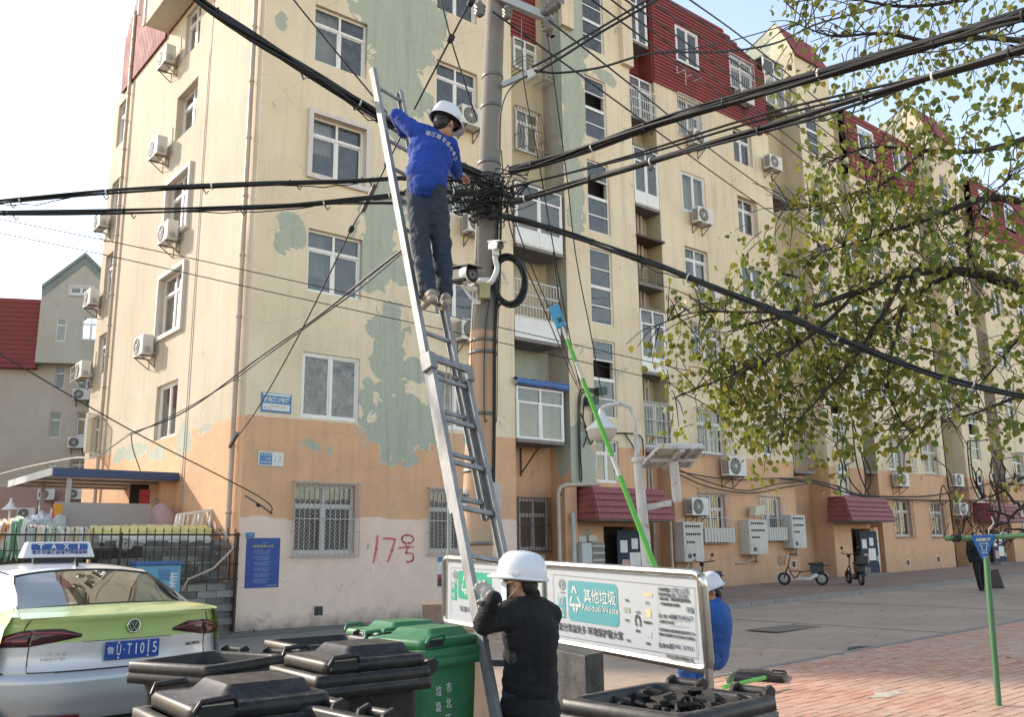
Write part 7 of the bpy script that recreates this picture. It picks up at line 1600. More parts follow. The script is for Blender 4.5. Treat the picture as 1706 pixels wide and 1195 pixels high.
# ---------------------------------------------------------------- ladder
M_alu = streaky('worn aluminium', (.30,.30,.30), (.15,.14,.13), .8, .6, .5, bs=.15)
L0 = pt(863,1400,4.94); L1 = pt(713,595,6.6); LDv = (L1-L0); LL = LDv.length; LDd = LDv/LL; L0 = L0-LDd*((L0.z-YZ)/LDd.z); LL = (L1-L0).length
wv = (RH*.245+FH*.29); wl = wv.length; wv = (wv-LDd*wv.dot(LDd)).normalized()*wl; LN = LDd.cross(wv).normalized()
if LN.dot(FH) > 0: LN = -LN                      # LN points to the viewer's side
LT = thing('extension_ladder', 'long two section aluminium extension ladder leaning on the cables at the pole', 'ladder', L0)
def rail_(a, b, w, label=None):
    d = (b-a).normalized(); mb = MB(); wn = wv.normalized()
    mb.bar(a, b, .024, w, up=LN)
    for s in (-1, 1): mb.bar(a+LN*s*(w/2-.004)+wn*.018*w_s, b+LN*s*(w/2-.004)+wn*.018*w_s, .03, .006, up=LN)
    return wpart('rail', mb, M_alu, LT, label=label)
for side in (0, 1):
    w_s = 1 if side == 0 else -1
    rail_(L0+wv*side, L1+wv*side+LDd*.02, .062)
w2 = wv*.86; off = wv*.07 - LN*.055
U0 = L0+LDd*(LL*.62)+off
k = 0; tp_ = None
top_len = LL*2.02
for side in (0, 1):
    w_s = 1 if side == 0 else -1
    rail_(U0+w2*side, L0+LDd*(top_len if side == 0 else top_len*.985)+off+w2*side, .058)
rung_me = MB().bar((0,0,0), wv, .032, .022, up=LN).mesh('rung', M_alu)
z = .28
while z < LL-.1: link('rung', rung_me, LT, L0+LDd*z-LT.location); z += .345
rung2 = MB().bar((0,0,0), w2, .030, .020, up=LN).mesh('rung', M_alu)
z = LL*.62+.12
while z < top_len-.1: link('rung', rung2, LT, L0+LDd*z+off-LT.location); z += .345
wpart('bracket', MB().obox(L1+wv*.5-LDd*.02+LN*.035, wv*.56, LDd*.03, LN*.012), M_alu, LT)
for side in (0, 1): wpart('lock', MB().obox(L1+wv*side-LDd*.05, wv.normalized()*.035, LDd*.07, LN*.055), M_alu, LT, bevel=.01); wpart('foot', MB().obox(L0+wv*side+LDd*.03, wv.normalized()*.03, LDd*.04, LN*.06), M_rub, LT)
wpart('rope', MB().tube(spl([L1+wv*.5, L1+wv*.45-Vector((0,0,.35)), L1+wv*.55-Vector((0,0,.7)), L1+wv*.5-Vector((0,0,2.5))], 6), .005, 6).tube(spl([L1+wv*.6, L1+wv*.62-Vector((0,0,.4)), L1+wv*.7-Vector((0,0,.65))], 6), .005, 6), simple('pale rope', (.5,.45,.36), .9), LT)
# green telescopic pole held behind the board
gp0, gp1 = pt(1092,948,8.6), pt(935,540,9.3)
TP = thing('telescopic_pole', 'long green and white telescopic pole with a blue hook head reaching up beside the lamp', 'pole', gp0)
M_gpl = bpy.data.materials['bright green plastic']; D_ = gp1-gp0; GPB = gp0-D_.normalized()*(gp0.z-.55)/D_.normalized().z
def seg(a, b, r0, r1, mat, nm): wpart(nm, MB().tube([gp0+D_*a, gp0+D_*b], [r0, r1], 14), mat, TP)
wpart('section', MB().tube([GPB, gp0], [.030,.028], 14), M_gpl, TP); seg(.0,.36,.028,.025,M_gpl,'section'); seg(.362,.44,.021,.021,M_ac,'collar'); seg(.442,.76,.025,.022,M_gpl,'section'); seg(.762,.835,.021,.021,M_ac,'collar'); seg(.837,.93,.022,.019,M_gpl,'section'); seg(.932,1.0,.017,.017,M_ac,'collar')
hd = gp1; dd_ = D_.normalized(); sdx = dd_.cross(FH).normalized()
if sdx.dot(RH) < 0: sdx = -sdx
Mh = simple('sky blue plastic', (.05,.30,.52), .4, var=.2)
wpart('hook_head', MB().obox(hd+dd_*.09-sdx*.01, sdx*.055, dd_*.13, FH*.025), Mh, TP, bevel=.02); wpart('head_window', MB().obox(hd+dd_*.04-FH*.028, sdx*.022, dd_*.025, FH*.004), M_blk_, TP); wpart('blade', MB().obox(hd+dd_*.24-sdx*.03, sdx*.008, dd_*.05, FH*.004), M_hoop, TP)
# ================================================================ people
def capsule(mb, p, q, r1, r2, n=14):
    p = Vector(p); q = Vector(q); d = q-p; L = d.length
    if L < 1e-5: d = Vector((0,0,1)); L = 1e-4
    prof = [(r1*math.sin(PI/2*k/4), -r1*math.cos(PI/2*k/4)) for k in range(5)] + [(r2*math.cos(PI/2*k/4), L+r2*math.sin(PI/2*k/4)) for k in range(5)]
    prof = [(max(r, 1e-4), h) for r, h in prof]
    return mb.lathe(p, prof, n, axis=d, caps=True)
def ellip(mb, c, ax, ay, az, n=16, m=10):        # half-axis vectors
    c = Vector(c); P = []
    for j in range(m+1):
        t = PI*j/m; P.append([c+az*math.cos(t)+(ax*math.cos(2*PI*i/n)+ay*math.sin(2*PI*i/n))*max(math.sin(t), 1e-3) for i in range(n)])
    b = len(mb.v); vs = [p for r in P for p in r]
    return mb.add(vs, [(i*n+k, (i+1)*n+k, (i+1)*n+(k+1)%n, i*n+(k+1)%n) for i in range(m) for k in range(n)] + [tuple(range(n)), tuple(range(m*n, m*n+n))[::-1]], 0, True)
def fuse(name, mb, mat, parent, vox=.010, sm_=3, fold=0.0, fscale=.09, label=None):
    off = wpos(parent); mb.v = [v-off for v in mb.v]; me = mb.mesh('shape', mat); o = bpy.data.objects.new('shape', me); COL.objects.link(o)
    r = o.modifiers.new('r', 'REMESH'); r.mode = 'VOXEL'; r.voxel_size = vox; r.use_smooth_shade = True
    s = o.modifiers.new('s', 'SMOOTH'); s.factor = .5; s.iterations = sm_
    if fold:
        t = bpy.data.textures.get('folds %.2f' % fscale) or bpy.data.textures.new('folds %.2f' % fscale, 'CLOUDS'); t.noise_scale = fscale; t.noise_depth = 3
        d = o.modifiers.new('d', 'DISPLACE'); d.texture = t; d.strength = fold; d.mid_level = .5; d.texture_coords = 'LOCAL'
    dg = bpy.context.evaluated_depsgraph_get(); m2 = bpy.data.meshes.new_from_object(o.evaluated_get(dg)); m2.name = name
    bpy.data.objects.remove(o); m2.materials.clear(); m2.materials.append(mat); m2.polygons.foreach_set('use_smooth', [True]*len(m2.polygons))
    return link(name, m2, parent, label=label)
def cloth(name, col, rough=.9, sc=45., dirt=None):
    n = N(name); v = n.obj(); a = n.noise(v, 3.5, 5, .6); w = n.noise(n.scale(v, (9, 9, 22)), 1., 4, .6, .8)
    c = n.mix(n.ramp(a, .3, .75), C(*col), C(*(dirt or [x*.7+.01 for x in col])))
    return n.bsdf(c, rough, 0, bump=n.math('ADD', n.math('MULTIPLY', w, 1.5), n.math('MULTIPLY', n.noise(v, 160, 2), .15)), bstr=.55, bdist=.02, **{'Sheen Weight': .0})
M_skin = simple('skin', (.42,.22,.15), .55, var=.2, vs=12, dirt=(.33,.15,.10)); M_hair = simple('black hair', (.012,.011,.010), .5); M_jblue = cloth('royal blue work jacket', (.008,.045,.30)); M_navy = cloth('dark slate trousers', (.022,.034,.055)); M_coat = cloth('black wool coat', (.0025,.0025,.004)); M_dblue = cloth('dark blue work clothes', (.02,.10,.36))
M_helm = simple('white helmet shell', (.66,.66,.68), .3, var=.12, vs=9); M_glove = cloth('grey cotton glove', (.36,.33,.29)); M_shoe = simple('tan shoe', (.30,.24,.18), .7, var=.4); M_sole = simple('pale shoe sole', (.42,.38,.32), .8); M_mask = simple('pale blue mask', (.50,.60,.64), .8)
def finger(mb, b, d, curl, L, r, side):          # three phalanges bending towards CURL
    p = Vector(b); d = Vector(d).normalized(); c = Vector(curl).normalized(); seg_ = (L*.45, L*.32, L*.23)
    for i, s in enumerate(seg_):
        q = p+d*s; capsule(mb, p, q, r*(1-.08*i), r*(1-.08*(i+1)), 8); p = q; ang = R(side); d = (d*math.cos(ang)+c*math.sin(ang)); c = (c-d*c.dot(d)).normalized(); d.normalize()
def hand_mb(w, d, palm, s=1.0, curl=40, thumb=1):
    """W wrist, D direction of the fingers, PALM direction the palm faces"""
    mb = MB(); d = Vector(d).normalized(); pn = Vector(palm); pn = (pn-d*pn.dot(d)).normalized(); x = d.cross(pn)*thumb; w = Vector(w)
    ellip(mb, w+d*.048*s, x*.040*s, d*.052*s, pn*.017*s); capsule(mb, w-d*.02, w+d*.03*s, .026*s, .028*s)
    for i, (o, L) in enumerate(((-.030,.062),(-.010,.072),(.010,.078),(.029,.072))): finger(mb, w+d*(.088-.006*abs(i-2))*s+x*o*s, d, pn, L*s, .0095*s, curl)
    finger(mb, w+d*.035*s+x*.035*s, (d*.5+x*.75+pn*.35), -x*.4+pn, .062*s, .011*s, curl*.55)
    return mb
def helmet(parent, c, up, fr, r=.135, strap=True):
    up = Vector(up).normalized(); fr = Vector(fr); fr = (fr-up*fr.dot(up)).normalized(); sd_ = fr.cross(up); c = Vector(c)
    def P(a, t, k=1.0):                          # a round, t from rim 0 to crown 1
        rr_ = math.cos(t*PI/2)**.62*k; f = math.cos(a); s = math.sin(a)
        ridge = .008*max(0, math.sin(t*PI))*(1 if abs(s) < .25 else 0)
        return c+fr*(f*r*1.12*rr_)+sd_*(s*r*.93*rr_)+up*(r*1.02*math.sin(t*PI/2)+ridge)
    mb = MB(); mb.grid([[P(2*PI*i/36, j/10) for i in range(36)] for j in range(11)], closed=True)
    h = wpart('hard_hat', mb, M_helm, parent)
    br = MB(); rows = []
    for k, (dn, o) in enumerate(((.0,0),(-.004,.4),(-.012,1.0),(-.020,1.0),(-.012,.2),(-.006,-.05))):
        rows.append([P(a, 0)+(fr*math.cos(a)+sd_*math.sin(a)*.6)*(o*(.014+.045*max(0, math.cos(a))**2.2))+up*dn*(1+.4*max(0, math.cos(a))) for a in [2*PI*i/36 for i in range(36)]])
    br.grid(rows, closed=True); wpart('brim', br, M_helm, h)
    rg = MB()
    for s in (-.25, 0, .25): rg.tube([c+fr*(math.cos(PI*t)*r*1.10*math.sqrt(1-s*s*.4))+sd_*s*r*.9+up*(r*1.03*math.sin(PI*t)**.8*math.sqrt(1-s*s*.35)) for t in [.12+.76*i/14 for i in range(15)]], .005, 6)
    wpart('ridge', rg, M_helm, h); wpart('headband', MB().grid([[c+fr*(math.cos(a)*r*.98)+sd_*(math.sin(a)*r*.80)+up*z for a in [2*PI*i/28 for i in range(28)]] for z in (.01,-.03)], closed=True), M_bp, h)
    wpart('side_slot', MB().obox(c+sd_*r*.93+up*.012, fr*.022, sd_*.008, up*.010).obox(c-sd_*r*.93+up*.012, fr*.022, sd_*.008, up*.010), M_helm, h)
    return h
def head_mb(c, up, fr, s=1.0):
    mb = MB(); up = Vector(up).normalized(); fr = Vector(fr); fr = (fr-up*fr.dot(up)).normalized(); sd_ = fr.cross(up); c = Vector(c)
    ellip(mb, c+up*.035*s-fr*.008*s, sd_*.076*s, fr*.096*s, up*.095*s); ellip(mb, c-up*.045*s+fr*.022*s, sd_*.058*s, fr*.068*s, up*.068*s); capsule(mb, c+fr*.088*s+up*.018*s, c+fr*.108*s-up*.018*s, .010*s, .016*s)
    capsule(mb, c+fr*.082*s-up*.050*s-sd_*.018*s, c+fr*.082*s-up*.050*s+sd_*.018*s, .012*s, .012*s); capsule(mb, c+fr*.075*s-up*.090*s, c+fr*.06*s-up*.095*s, .022*s, .022*s); capsule(mb, c+fr*.078*s+up*.040*s-sd_*.03*s, c+fr*.078*s+up*.040*s+sd_*.03*s, .013*s, .013*s)
    for k in (-1, 1): ellip(mb, c+sd_*k*.077*s-fr*.008*s, sd_*.010*s, fr*.018*s, up*.032*s)
    return mb, up, fr, sd_
def person(label, J, clothes, face, up=(0,0,1), s=1.0, shoe=M_shoe, hand_info=None, vox=.010, gloves=False, folds=.022, build=1.0, coat=0, mask=False, bald=False):
    """J: joint name -> world point"""
    jk, tr = clothes; g = {k: Vector(v) for k, v in J.items()}
    base = (g['ankleL']+g['ankleR'])/2; t = thing('person', label, 'person', (base.x, base.y, base.z-.09))
    sv = (g['shR']-g['shL']).normalized(); spine = (g['neck']-g['pelvis']).normalized(); fwd = spine.cross(sv).normalized(); fwd = fwd if fwd.dot(Vector(face)) > 0 else -fwd
    hd_, up_, fr_, sd_ = head_mb(g['head'], up, face, s)
    b = MB(); merge(b, hd_); B = build
    capsule(b, g['neck'], g['head']-Vector(up_)*.06, .055, .052)
    cm = g['chest']; ellip(b, cm, sv*.165*B, fwd*.105*B, spine*.20); ellip(b, g['pelvis']+spine*.04, sv*.12*B, fwd*.08*B, spine*.15); capsule(b, g['pelvis'], g['neck'], .085*B, .06)
    for S_ in 'LR':
        capsule(b, g['neck'], g['sh'+S_], .055, .058*B); capsule(b, g['sh'+S_], g['el'+S_], .050, .040); capsule(b, g['el'+S_], g['wr'+S_], .040, .027); capsule(b, g['pelvis'], g['hip'+S_], .075, .075); capsule(b, g['hip'+S_], g['knee'+S_], .082, .056); capsule(b, g['knee'+S_], g['ankle'+S_], .054, .036)
    hi = hand_info or {}
    for S_ in 'LR':
        d, pn, cu = hi.get(S_, ((g['wr'+S_]-g['el'+S_]).normalized(), fwd, 45)); hm = hand_mb(g['wr'+S_], d, pn, s, cu, 1 if S_ == 'L' else -1)
        if gloves:
            fuse('glove', hand_mb(g['wr'+S_], d, pn, s*1.12, cu, 1 if S_ == 'L' else -1), M_glove, t, .0045, 2, .004, .03)
        else: merge(b, hm)
    fuse('body', b, M_skin, t, .006 if vox < .012 else .008, 2)
    # jacket
    k = MB(); capsule(k, g['pelvis']+spine*(-.02), g['chest'], .135*B, .15*B)
    ellip(k, cm, sv*.200*B, fwd*.130*B, spine*.215); ellip(k, (cm+g['pelvis'])/2, sv*.178*B, fwd*.130*B, spine*.20); ellip(k, g['pelvis']+spine*.05, sv*.182*B, fwd*.135*B, spine*.13)
    capsule(k, g['neck']-spine*.03, g['neck']+spine*.025, .085, .068)
    for S_ in 'LR':
        capsule(k, g['neck']-spine*.02, g['sh'+S_], .078, .078*B); capsule(k, g['sh'+S_], g['el'+S_], .076*B, .060*B); capsule(k, g['el'+S_], g['wr'+S_], .060*B, .046*B)
    if coat:
        for q in range(4): ellip(k, g['pelvis']-Vector((0,0,1))*(q*coat/3)+sv*0, sv*(.185+.012*q)*B, fwd*(.14+.012*q)*B, Vector((0,0,.13)))
    fuse('jacket', k, jk, t, vox, 3, folds, .10)
    q = MB()
    ellip(q, g['pelvis'], sv*.165*B, fwd*.118*B, spine*.12)
    for S_ in 'LR': capsule(q, g['hip'+S_]*.8+g['pelvis']*.2, g['knee'+S_], .108*B, .078*B); capsule(q, g['knee'+S_], g['ankle'+S_], .078*B, .066)
    fuse('trousers', q, tr, t, vox, 3, folds*1.2, .07)
    for S_ in 'LR':
        a = g['ankle'+S_]; dr = Vector(J.get('toe'+S_, a+fwd*.15+Vector((0,0,-.07))))-a; dr = dr.normalized(); lg = (g['ankle'+S_]-g['knee'+S_]).normalized(); m = MB()
        heel = a+lg*.055-dr*.05; toe = a+lg*.062+dr*.17; capsule(m, heel, toe, .042, .036); capsule(m, a, heel+dr*.04, .045, .045); capsule(m, toe-dr*.04-sv*.012, toe-dr*.04+sv*.012, .038, .038)
        sh_ = fuse('shoe', m, shoe, t, .007, 3); m = MB(); capsule(m, heel+lg*.028, toe+lg*.022, .036, .034); o = fuse('sole', m, M_sole, sh_, .008, 2)
    # hair and features
    c = g['head']; hm = MB(); ellip(hm, c+up_*.045*s-fr_*.022*s, sd_*.083*s, fr_*.098*s, up_*.092*s); ellip(hm, c-up_*.01*s-fr_*.055*s, sd_*.070*s, fr_*.05*s, up_*.07*s); fuse('hair', hm, M_hair, t, .007, 1, .006, .02)
    for k_ in (-1, 1): e = MB(); ellip(e, c+fr_*.086*s+sd_*k_*.032*s+up_*.016*s, sd_*.012*s, fr_*.008*s, up_*.006*s, 10, 6); wpart('eye', e, M_hair, t)
    if mask:
        m = MB(); m.grid([[c+fr_*(.125-.055*(x*x))*s+sd_*x*.070*s+up_*(z)*s for x in (-1,-.7,-.35,0,.35,.7,1)] for z in (.005,-.02,-.05,-.08,-.105)]); mk_ = wpart('mask', m, M_mask, t)
        for k_ in (-1, 1): wpart('mask_strap', MB().tube([c+fr_*.072*s+sd_*k_*.068*s+up_*.0, c-fr_*.005*s+sd_*k_*.086*s+up_*.022*s], .003, 5).tube([c+fr_*.06*s+sd_*k_*.066*s-up_*.085*s, c-fr_*.008*s+sd_*k_*.086*s-up_*.02*s], .003, 5), M_ylw, mk_)
    return t, g, up_, fr_, sd_, sv, spine, fwd
# worker high on the ladder
d0 = 7.0
J = dict(head=pt(741,208,7.42), neck=pt(729,226,7.42), chest=pt(718,256,7.42), pelvis=pt(708,306,7.26), shL=pt(693,219,7.45), shR=pt(749,243,7.46), elL=pt(661,193,7.55), wrL=pt(672,222,7.88), elR=pt(757,280,7.62), wrR=pt(762,292,7.98),
         hipL=pt(695,318,7.30), hipR=pt(727,322,7.28), kneeL=pt(700,402,7.12), kneeR=pt(736,406,7.20), ankleL=pt(714,483,6.96), ankleR=pt(741,489,7.12), toeL=pt(714,483,6.96)+FH*.15-RH*.07-Vector((0,0,.01)), toeR=pt(741,489,7.12)+FH*.15-RH*.03-Vector((0,0,.02)))
pw, g, up_, fr_, sd_, sv, spine, fwd = person('worker in a bright blue jacket and white helmet high on the ladder', J, (M_jblue, M_navy), FH*.85+RH*.50+Vector((0,0,-.25)), up=Vector((0,0,1))+RH*.25+FH*.15, hand_info={'L': (FH*.5+RH*.5+Vector((0,0,.3)), Vector((0,0,-1)), 60), 'R': (FH*.6+RH*.5, Vector((0,0,-1)), 50)}, vox=.009, folds=.030, build=1.0)
helmet(pw, g['head']+up_*.052, up_*1.0-fr_*.05, fr_, .132)
# letters in an arc across the back
ja = [o for o in pw.children if o.name.startswith('jacket')][0]; cs = '镇江路街道办事处'; lm = MB(); bpy.context.view_layer.update()
dg = bpy.context.evaluated_depsgraph_get(); tgt = [(713,222),(722,224),(731,228),(739,233),(746,240),(751,248),(755,256),(758,264)]
for ch, (x, y) in zip(cs, tgt):
    o_ = CAM; d_ = ray(x, y).normalized(); hit, loc, nrm, idx, ob, mw = bpy.context.scene.ray_cast(dg, o_ + d_*6.2, d_, distance=2.5)
    if hit: lm_M = frame_M(loc-d_*.012, RH*.86-Vector((0,0,.42)), Vector((0,0,1))+RH*.35); merge(lm, text_mb(ch, .044, lm_M, .0008))
if lm.v: wpart('back_lettering', lm, M_ink, pw)
# worker at the foot of the ladder
dB = 5.45
J = dict(head=pt(868,972,dB), neck=pt(884,1004,dB), chest=pt(884,1056,dB), pelvis=pt(884,1140,dB), shL=pt(846,1026,dB-.13), shR=pt(914,1026,dB+.13), elL=pt(806,1040,dB-.22), wrL=pt(823,1000,dB-.30), elR=pt(862,1052,dB+.35), wrR=pt(836,1016,dB+.10),
         hipL=pt(864,1160,dB-.06), hipR=pt(902,1160,dB+.06), kneeL=pt(858,1262,dB-.1), kneeR=pt(905,1262,dB+.1), ankleL=pt(868,1375,dB-.08), ankleR=pt(915,1360,dB+.12))
for k_ in ('ankleL','ankleR'): J[k_].z = YZ+.09
J['toeL'] = J['ankleL']-RH*.12+FH*.06-Vector((0,0,.03)); J['toeR'] = J['ankleR']-RH*.12+FH*.06-Vector((0,0,.03))
gdir = LDd
pw, g, up_, fr_, sd_, sv, spine, fwd = person('worker in a long black coat, white helmet and mask steadying the ladder foot', J, (M_coat, M_navy), -RH*.93+FH*.30+Vector((0,0,.10)), hand_info={'L': (-RH*.55+Vector((0,0,.55))+FH*.3, -RH*.3+FH*.9, 62), 'R': (-RH*.8+Vector((0,0,.3)), -FH*.8, 62)}, vox=.009, gloves=True, folds=.018, build=1.10, coat=.42, mask=True, shoe=M_bp)
helmet(pw, g['head']+up_*.045+RH*.005, up_-fr_*.10, fr_, .140)
# worker in blue behind the board
dC = 8.5
J = dict(head=pt(1183,988,dC), neck=pt(1190,1008,dC), chest=pt(1194,1036,dC), pelvis=pt(1190,1090,dC+.1), shL=pt(1178,1016,dC-.12), shR=pt(1203,1018,dC+.12), elL=pt(1166,1046,dC-.1), wrL=pt(1148,1032,dC+.05), elR=pt(1207,1056,dC+.05), wrR=pt(1180,1060,dC-.1),
         hipL=pt(1180,1094,dC), hipR=pt(1194,1094,dC+.12), kneeL=pt(1142,1112,dC-.05), kneeR=pt(1156,1118,dC+.15), ankleL=pt(1158,1180,dC+.05), ankleR=pt(1172,1176,dC+.25))
for k_ in ('ankleL','ankleR'): J[k_].z = gz(J[k_].x)+.10
pw, g, up_, fr_, sd_, sv, spine, fwd = person('worker in blue and white helmet bending behind the right end of the notice board', J, (M_dblue, M_dblue), -RH*.85-FH*.1+Vector((0,0,-.45)), up=Vector((0,0,1))-RH*.35, vox=.011, folds=.03, build=1.02, shoe=M_bp)
helmet(pw, g['head']+up_*.05, up_, fr_, .135)
# pedestrian far on the road
f0 = gnd(1636,985); dD = (f0-CAM).dot(FH); hgt = 1.62
def Q(lat, z, dep=0): return f0+RH*lat+FH*dep+Vector((0,0,z))
J = dict(head=Q(-.02,1.50), neck=Q(-.03,1.37), chest=Q(-.04,1.18), pelvis=Q(-.03,.88), shL=Q(-.21,1.32), shR=Q(.15,1.32), elL=Q(-.27,1.04), wrL=Q(-.22,.80), elR=Q(.24,1.05), wrR=Q(.26,.80), hipL=Q(-.10,.84), hipR=Q(.06,.84), kneeL=Q(-.12,.47,-.1), kneeR=Q(.09,.47,.12), ankleL=Q(-.10,.09,-.15), ankleR=Q(.14,.09,.25))
pw, g, *_ = person('pedestrian in black clothes walking on the road behind the blue triangle sign', J, (M_coat, M_coat), -FH+RH*.1, vox=.014, folds=.02, shoe=M_bp)
bg_ = MB(); c = Q(.40,.42); bg_.add([c+RH*x+FH*y+Vector((0,0,z)) for x, y, z in ((-.22,-.09,-.36),(.22,-.09,-.36),(.22,.09,-.36),(-.22,.09,-.36),(-.18,-.05,.12),(.12,-.05,.18),(.12,.05,.18),(-.18,.05,.12))], [(3,2,1,0),(4,5,6,7),(0,1,5,4),(1,2,6,5),(2,3,7,6),(3,0,4,7)]); solid('shopping_bag', bg_, simple('dark brown bag', (.012,.008,.008), .5, var=.7, dirt=(.06,.025,.02)), 'big dark bag carried by the pedestrian in black clothes', 'bag', bevel=.03)
# ================================================================ the tree at the right
M_bark = simple('dark bark', (.045,.036,.03), .95, var=.6, vs=9, bs=.6, coords='pos')
n = N('autumn leaf'); isl = n.n('ShaderNodeNewGeometry').outputs['Random Per Island']; oi = n.n('ShaderNodeObjectInfo').outputs['Random']; v = n.pos()
rn = n.math('FRACT', n.math('ADD', isl, oi)); big = n.noise(v, .9, 3, .6); f_ = n.math('ADD', n.math('MULTIPLY', rn, .65), n.math('MULTIPLY', big, .6))
r_ = n.n('ShaderNodeValToRGB', {0: f_}); el = r_.color_ramp.elements
el[0].position = .25; el[0].color = C(.05,.085,.022); el[1].position = .98; el[1].color = C(.36,.30,.04)
for p_, c_ in ((.42,(.09,.14,.026)),(.58,(.17,.20,.035)),(.72,(.20,.20,.035)),(.86,(.14,.10,.03))): e = el.new(p_); e.color = C(*c_)
df = n.n('ShaderNodeBsdfPrincipled', {'Base Color': r_.outputs[0], 'Roughness': .5}); tl = n.n('ShaderNodeBsdfTranslucent', {0: n.mix(.5, r_.outputs[0], C(.25,.28,.03))}); ms = n.n('ShaderNodeMixShader', {0: .48, 1: df.outputs[0], 2: tl.outputs[0]}); n.t.links.new(ms.outputs[0], n.out.inputs[0]); M_leaf = n.m
rt = random.Random(99)
tb = vpt(1905, 700, 9.6); TR = thing('broadleaf_tree', 'leafy street tree with small green and yellow autumn leaves at the right', 'tree', (tb.x, tb.y, gz(tb.x)))
trunk = [Vector((tb.x, tb.y, gz(tb.x)-.1)), Vector((tb.x+.05, tb.y, 1.2)), Vector((tb.x, tb.y+.05, 2.5)), vpt(1880, 560, 9.6), vpt(1870, 380, 9.6), vpt(1850, 150, 9.8), vpt(1800,-80,9.9)]
wpart('trunk', MB().tube(spl(trunk, 6), [.19-.004*i for i in range(len(spl(trunk, 6)))], 16), M_bark, TR)
limbs = [  # px,py,depth chains seen in the photo
 ([(1870,520,9.6),(1760,500,9.4),(1660,465,9.2),(1600,452,9.0),(1520,455,8.9),(1430,485,8.8),(1330,520,8.7),(1230,545,8.6)], .085),
 ([(1600,452,9.0),(1540,480,9.1),(1500,520,9.2),(1440,570,9.3),(1370,620,9.3),(1300,660,9.2)], .035),
 ([(1870,380,9.6),(1760,350,9.4),(1650,330,9.2),(1560,360,9.0),(1500,380,8.9),(1440,400,8.8),(1370,420,8.7)], .05),
 ([(1850,200,9.8),(1760,215,9.6),(1640,250,9.3),(1540,250,9.1),(1450,245,9.0),(1380,270,8.9)], .045),
 ([(1830,60,9.8),(1740,70,9.5),(1640,62,9.2),(1560,70,9.0),(1470,55,8.9),(1390,60,8.8),(1330,40,8.8)], .04),
 ([(1800,-60,9.8),(1700,-30,9.5),(1600,0,9.2),(1500,10,9.1),(1400,-5,9.0),(1310,5,9.0)], .035),
 ([(1880,620,9.6),(1780,640,9.5),(1700,660,9.5),(1620,690,9.5),(1560,700,9.5)], .035),
 ([(1500,470,8.9),(1460,540,8.7),(1420,600,8.6),(1350,680,8.5),(1300,730,8.5)], .028),
 ([(1430,485,8.8),(1350,560,8.7),(1260,610,8.6),(1180,640,8.6),(1120,665,8.6)], .022),
 ([(1330,520,8.7),(1230,520,8.6),(1160,520,8.5),(1100,540,8.5)], .018),
 ([(1640,465,9.1),(1610,400,9.0),(1640,340,8.9),(1680,300,8.9)], .03),
 ([(1760,500,9.4),(1700,560,9.3),(1650,620,9.3),(1600,680,9.3)], .03),
 ([(1540,250,9.1),(1480,300,9.0),(1420,330,8.9),(1350,345,8.9),(1300,350,8.9)], .022),
 ([(1520,455,8.9),(1480,620,8.8),(1500,700,8.8),(1530,720,8.8)], .02)]
twigs = []; BR_ = MB()
for P_, r0 in limbs:
    P = spl([pt(*p) for p in P_], 7); rs = [max(.006, r0*(1-.88*i/(len(P)-1))) for i in range(len(P))]
    wpart('branch', MB().tube(P, rs, 8), M_bark, TR); twigs += [(P[i], (P[min(i+1,len(P)-1)]-P[max(i-1,0)]).normalized(), rs[i]) for i in range(len(P)//4, len(P), 2)]
# how thickly leaved each part of the crown is, read off the photo: px,py,radius,count
CL = [(1180,560,60,110),(1150,515,40,50),(1240,480,60,110),(1300,440,60,120),(1230,600,75,230),(1310,560,90,300),(1400,540,100,330),(1200,650,60,140),(1290,670,80,260),(1380,650,90,290),(1470,620,100,280),(1330,730,60,110),(1260,715,50,50),(1450,720,70,100),(1390,460,80,230),(1480,470,90,230),(1560,520,90,200),(1650,540,90,170),(1560,620,90,150),(1650,640,90,130),(1520,700,60,70),(1640,710,70,80),
 (1350,380,60,90),(1430,380,80,190),(1500,330,90,220),(1590,330,90,200),(1680,300,80,130),(1400,300,70,110),(1340,330,50,40),(1480,240,70,110),(1570,230,80,130),(1660,200,80,120),(1420,180,60,45),(1500,150,80,90),(1600,130,80,110),(1690,110,70,100),(1340,110,60,40),(1400,70,70,80),(1480,50,80,110),(1570,40,80,120),(1660,30,80,130),(1310,20,50,40),(1380,5,60,70),(1590,430,90,180),(1680,430,80,150),(1100,590,14,5),(1075,590,8,3),(1120,665,16,8),(1380,790,18,6),(1570,790,30,8),(1300,775,30,10),(1700,620,60,60),(1360,250,40,25),(1330,310,30,15)]
lf = []
leafV = [Vector(p) for p in ((0,0,0),(-.42,.22,.03),(-.36,.62,.05),(0,1,-.04),(.36,.62,.05),(.42,.22,.03),(0,.5,-.03))]
leafF = [(0,1,6),(1,2,6),(2,3,6),(3,4,6),(4,5,6),(5,0,6)]
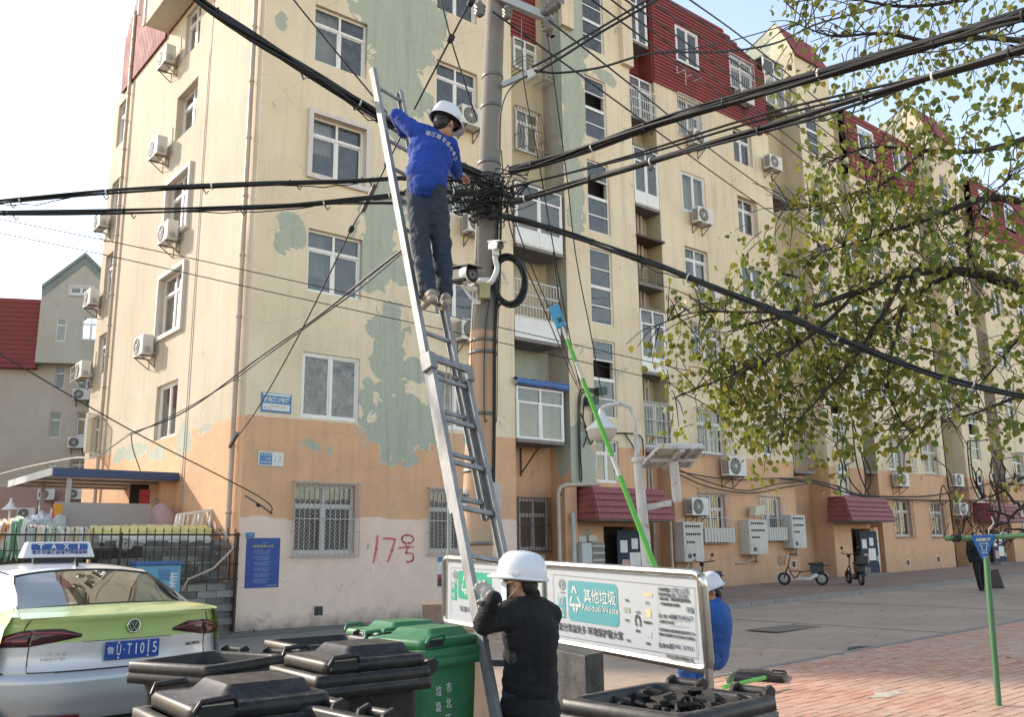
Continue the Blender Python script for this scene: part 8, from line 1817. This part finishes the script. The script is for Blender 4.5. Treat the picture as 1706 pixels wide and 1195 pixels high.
for x, y, r, cnt in CL:
    c = pt(x, y, 9.0-.0009*(y-300)*0+rt.uniform(-.15,.15)); rad = r/FPX*9.0; k = 0
    subs = [c+Vector((rt.gauss(0,.5), rt.gauss(0,.7), rt.gauss(0,.5)))*rad*1.1 for _ in range(max(1, cnt//8))]
    if cnt > 150 and y > 420: subs += [s2+Vector((rt.gauss(0,.14), rt.gauss(0,.2), rt.gauss(0,.14))) for s2 in subs if rt.random() < .25]
    for s_ in subs:                              # a twig with a spray of leaves
        near = min(twigs, key=lambda t_: (t_[0]-s_).length); a = near[0]
        if (s_-a).length > .25: a = s_+(a-s_).normalized()*rt.uniform(.2,.45)
        m = (a+s_)/2+Vector((rt.uniform(-.05,.05), rt.uniform(-.05,.05), rt.uniform(.0,.06))); tw_ = spl([a, m, s_], 3); BR_.tube(tw_, [.005,.005,.005,.004,.004,.003,.0025][:len(tw_)], 4, caps=False)
        for _ in range(8): lf.append(s_+Vector((rt.gauss(0,.085), rt.gauss(0,.10), rt.gauss(-.02,.08))))
for tw0, td, tr0 in twigs:
    for _ in range(3):
        e = tw0+Vector((rt.uniform(-.4,.4), rt.uniform(-.4,.4), rt.uniform(-.35,.35))); BR_.tube(spl([tw0, (tw0+e)/2+Vector((0,0,.04)), e], 3), [.007,.006,.006,.005,.004,.004,.003], 4, caps=False)
wpart('twigs', BR_, M_bark, TR, kind='stuff')
rt.shuffle(lf); lme = MB().add([v_ for v_ in leafV], leafF).mesh('leaf', M_leaf)
def lmat(p):
    s_ = rt.uniform(.045,.092); up = Vector((rt.gauss(0,.5), rt.gauss(0,.5), -1)).normalized(); q = up.to_track_quat('Y', 'Z') @ Quaternion((0,1,0), rt.uniform(0,2*PI)); return Matrix.Translation(p) @ q.to_matrix().to_4x4() @ Matrix.Scale(s_, 4)
lf.sort(key=lambda p: (p-CAM).dot(F0)); FOL = MB(); vs_all = []
cand = [p for p in lf if 0 < 853+FPX*(p-CAM).dot(RR)/(p-CAM).dot(F0) < 1706][:300]; cs_ = set(id(p) for p in cand)
off = wpos(TR)
for p in lf:
    M_ = lmat(p)
    if id(p) in cs_:
        o = link('leaf', lme, TR); M2 = M_.copy(); M2.translation = p-off; o.matrix_local = M2
    else: FOL.add([M_ @ q for q in leafV], leafF)
wpart('foliage', FOL, M_leaf, TR, kind='stuff')
# bare creeping branches at the far right, before the third awning
BB = thing('bare_shrub', 'bare twisted shrub branches in front of the farthest red awning', 'shrub', gnd(1720,985)); bm3 = MB()
for L_ in ([(1720,790,15),(1680,812,15),(1640,830,15.2),(1600,838,15.3),(1560,836,15.5)],[(1720,830,15),(1690,860,15),(1660,880,15),(1620,905,15.2),(1580,895,15.4)],[(1730,870,15),(1690,900,15),(1660,905,15),(1640,885,15)],[(1660,880,15),(1665,840,15),(1650,800,15),(1652,770,15)],[(1690,860,15),(1640,850,15),(1610,862,15.2),(1590,880,15.2)],[(1700,845,15),(1670,815,15),(1675,785,15),(1665,760,15)],[(1730,900,15),(1700,880,15),(1650,895,15),(1625,880,15.2)],[(1640,830,15.2),(1625,805,15.2),(1630,780,15.2)],[(1610,862,15.2),(1600,890,15.3)]): 
    P = spl([pt(*p) for p in L_], 5); bm3.tube([p+Vector((rt.uniform(-.04,.04),0,rt.uniform(-.05,.05))) for p in P], [max(.008,.028*(1-i/len(P))) for i in range(len(P))], 6)
    for p in P[4::3]: bm3.tube(spl([p, p+Vector((rt.uniform(-.3,.3),0,rt.uniform(-.2,.3))), p+Vector((rt.uniform(-.6,.6),0,rt.uniform(-.35,.5)))], 3), [.012,.011,.010,.009,.008,.007,.006], 4)
bm3.tube([gnd(1720,985), pt(1735,900,15)], .04, 8); wpart('branches', bm3, M_bark, BB, kind='stuff')
bpy.context.view_layer.update()
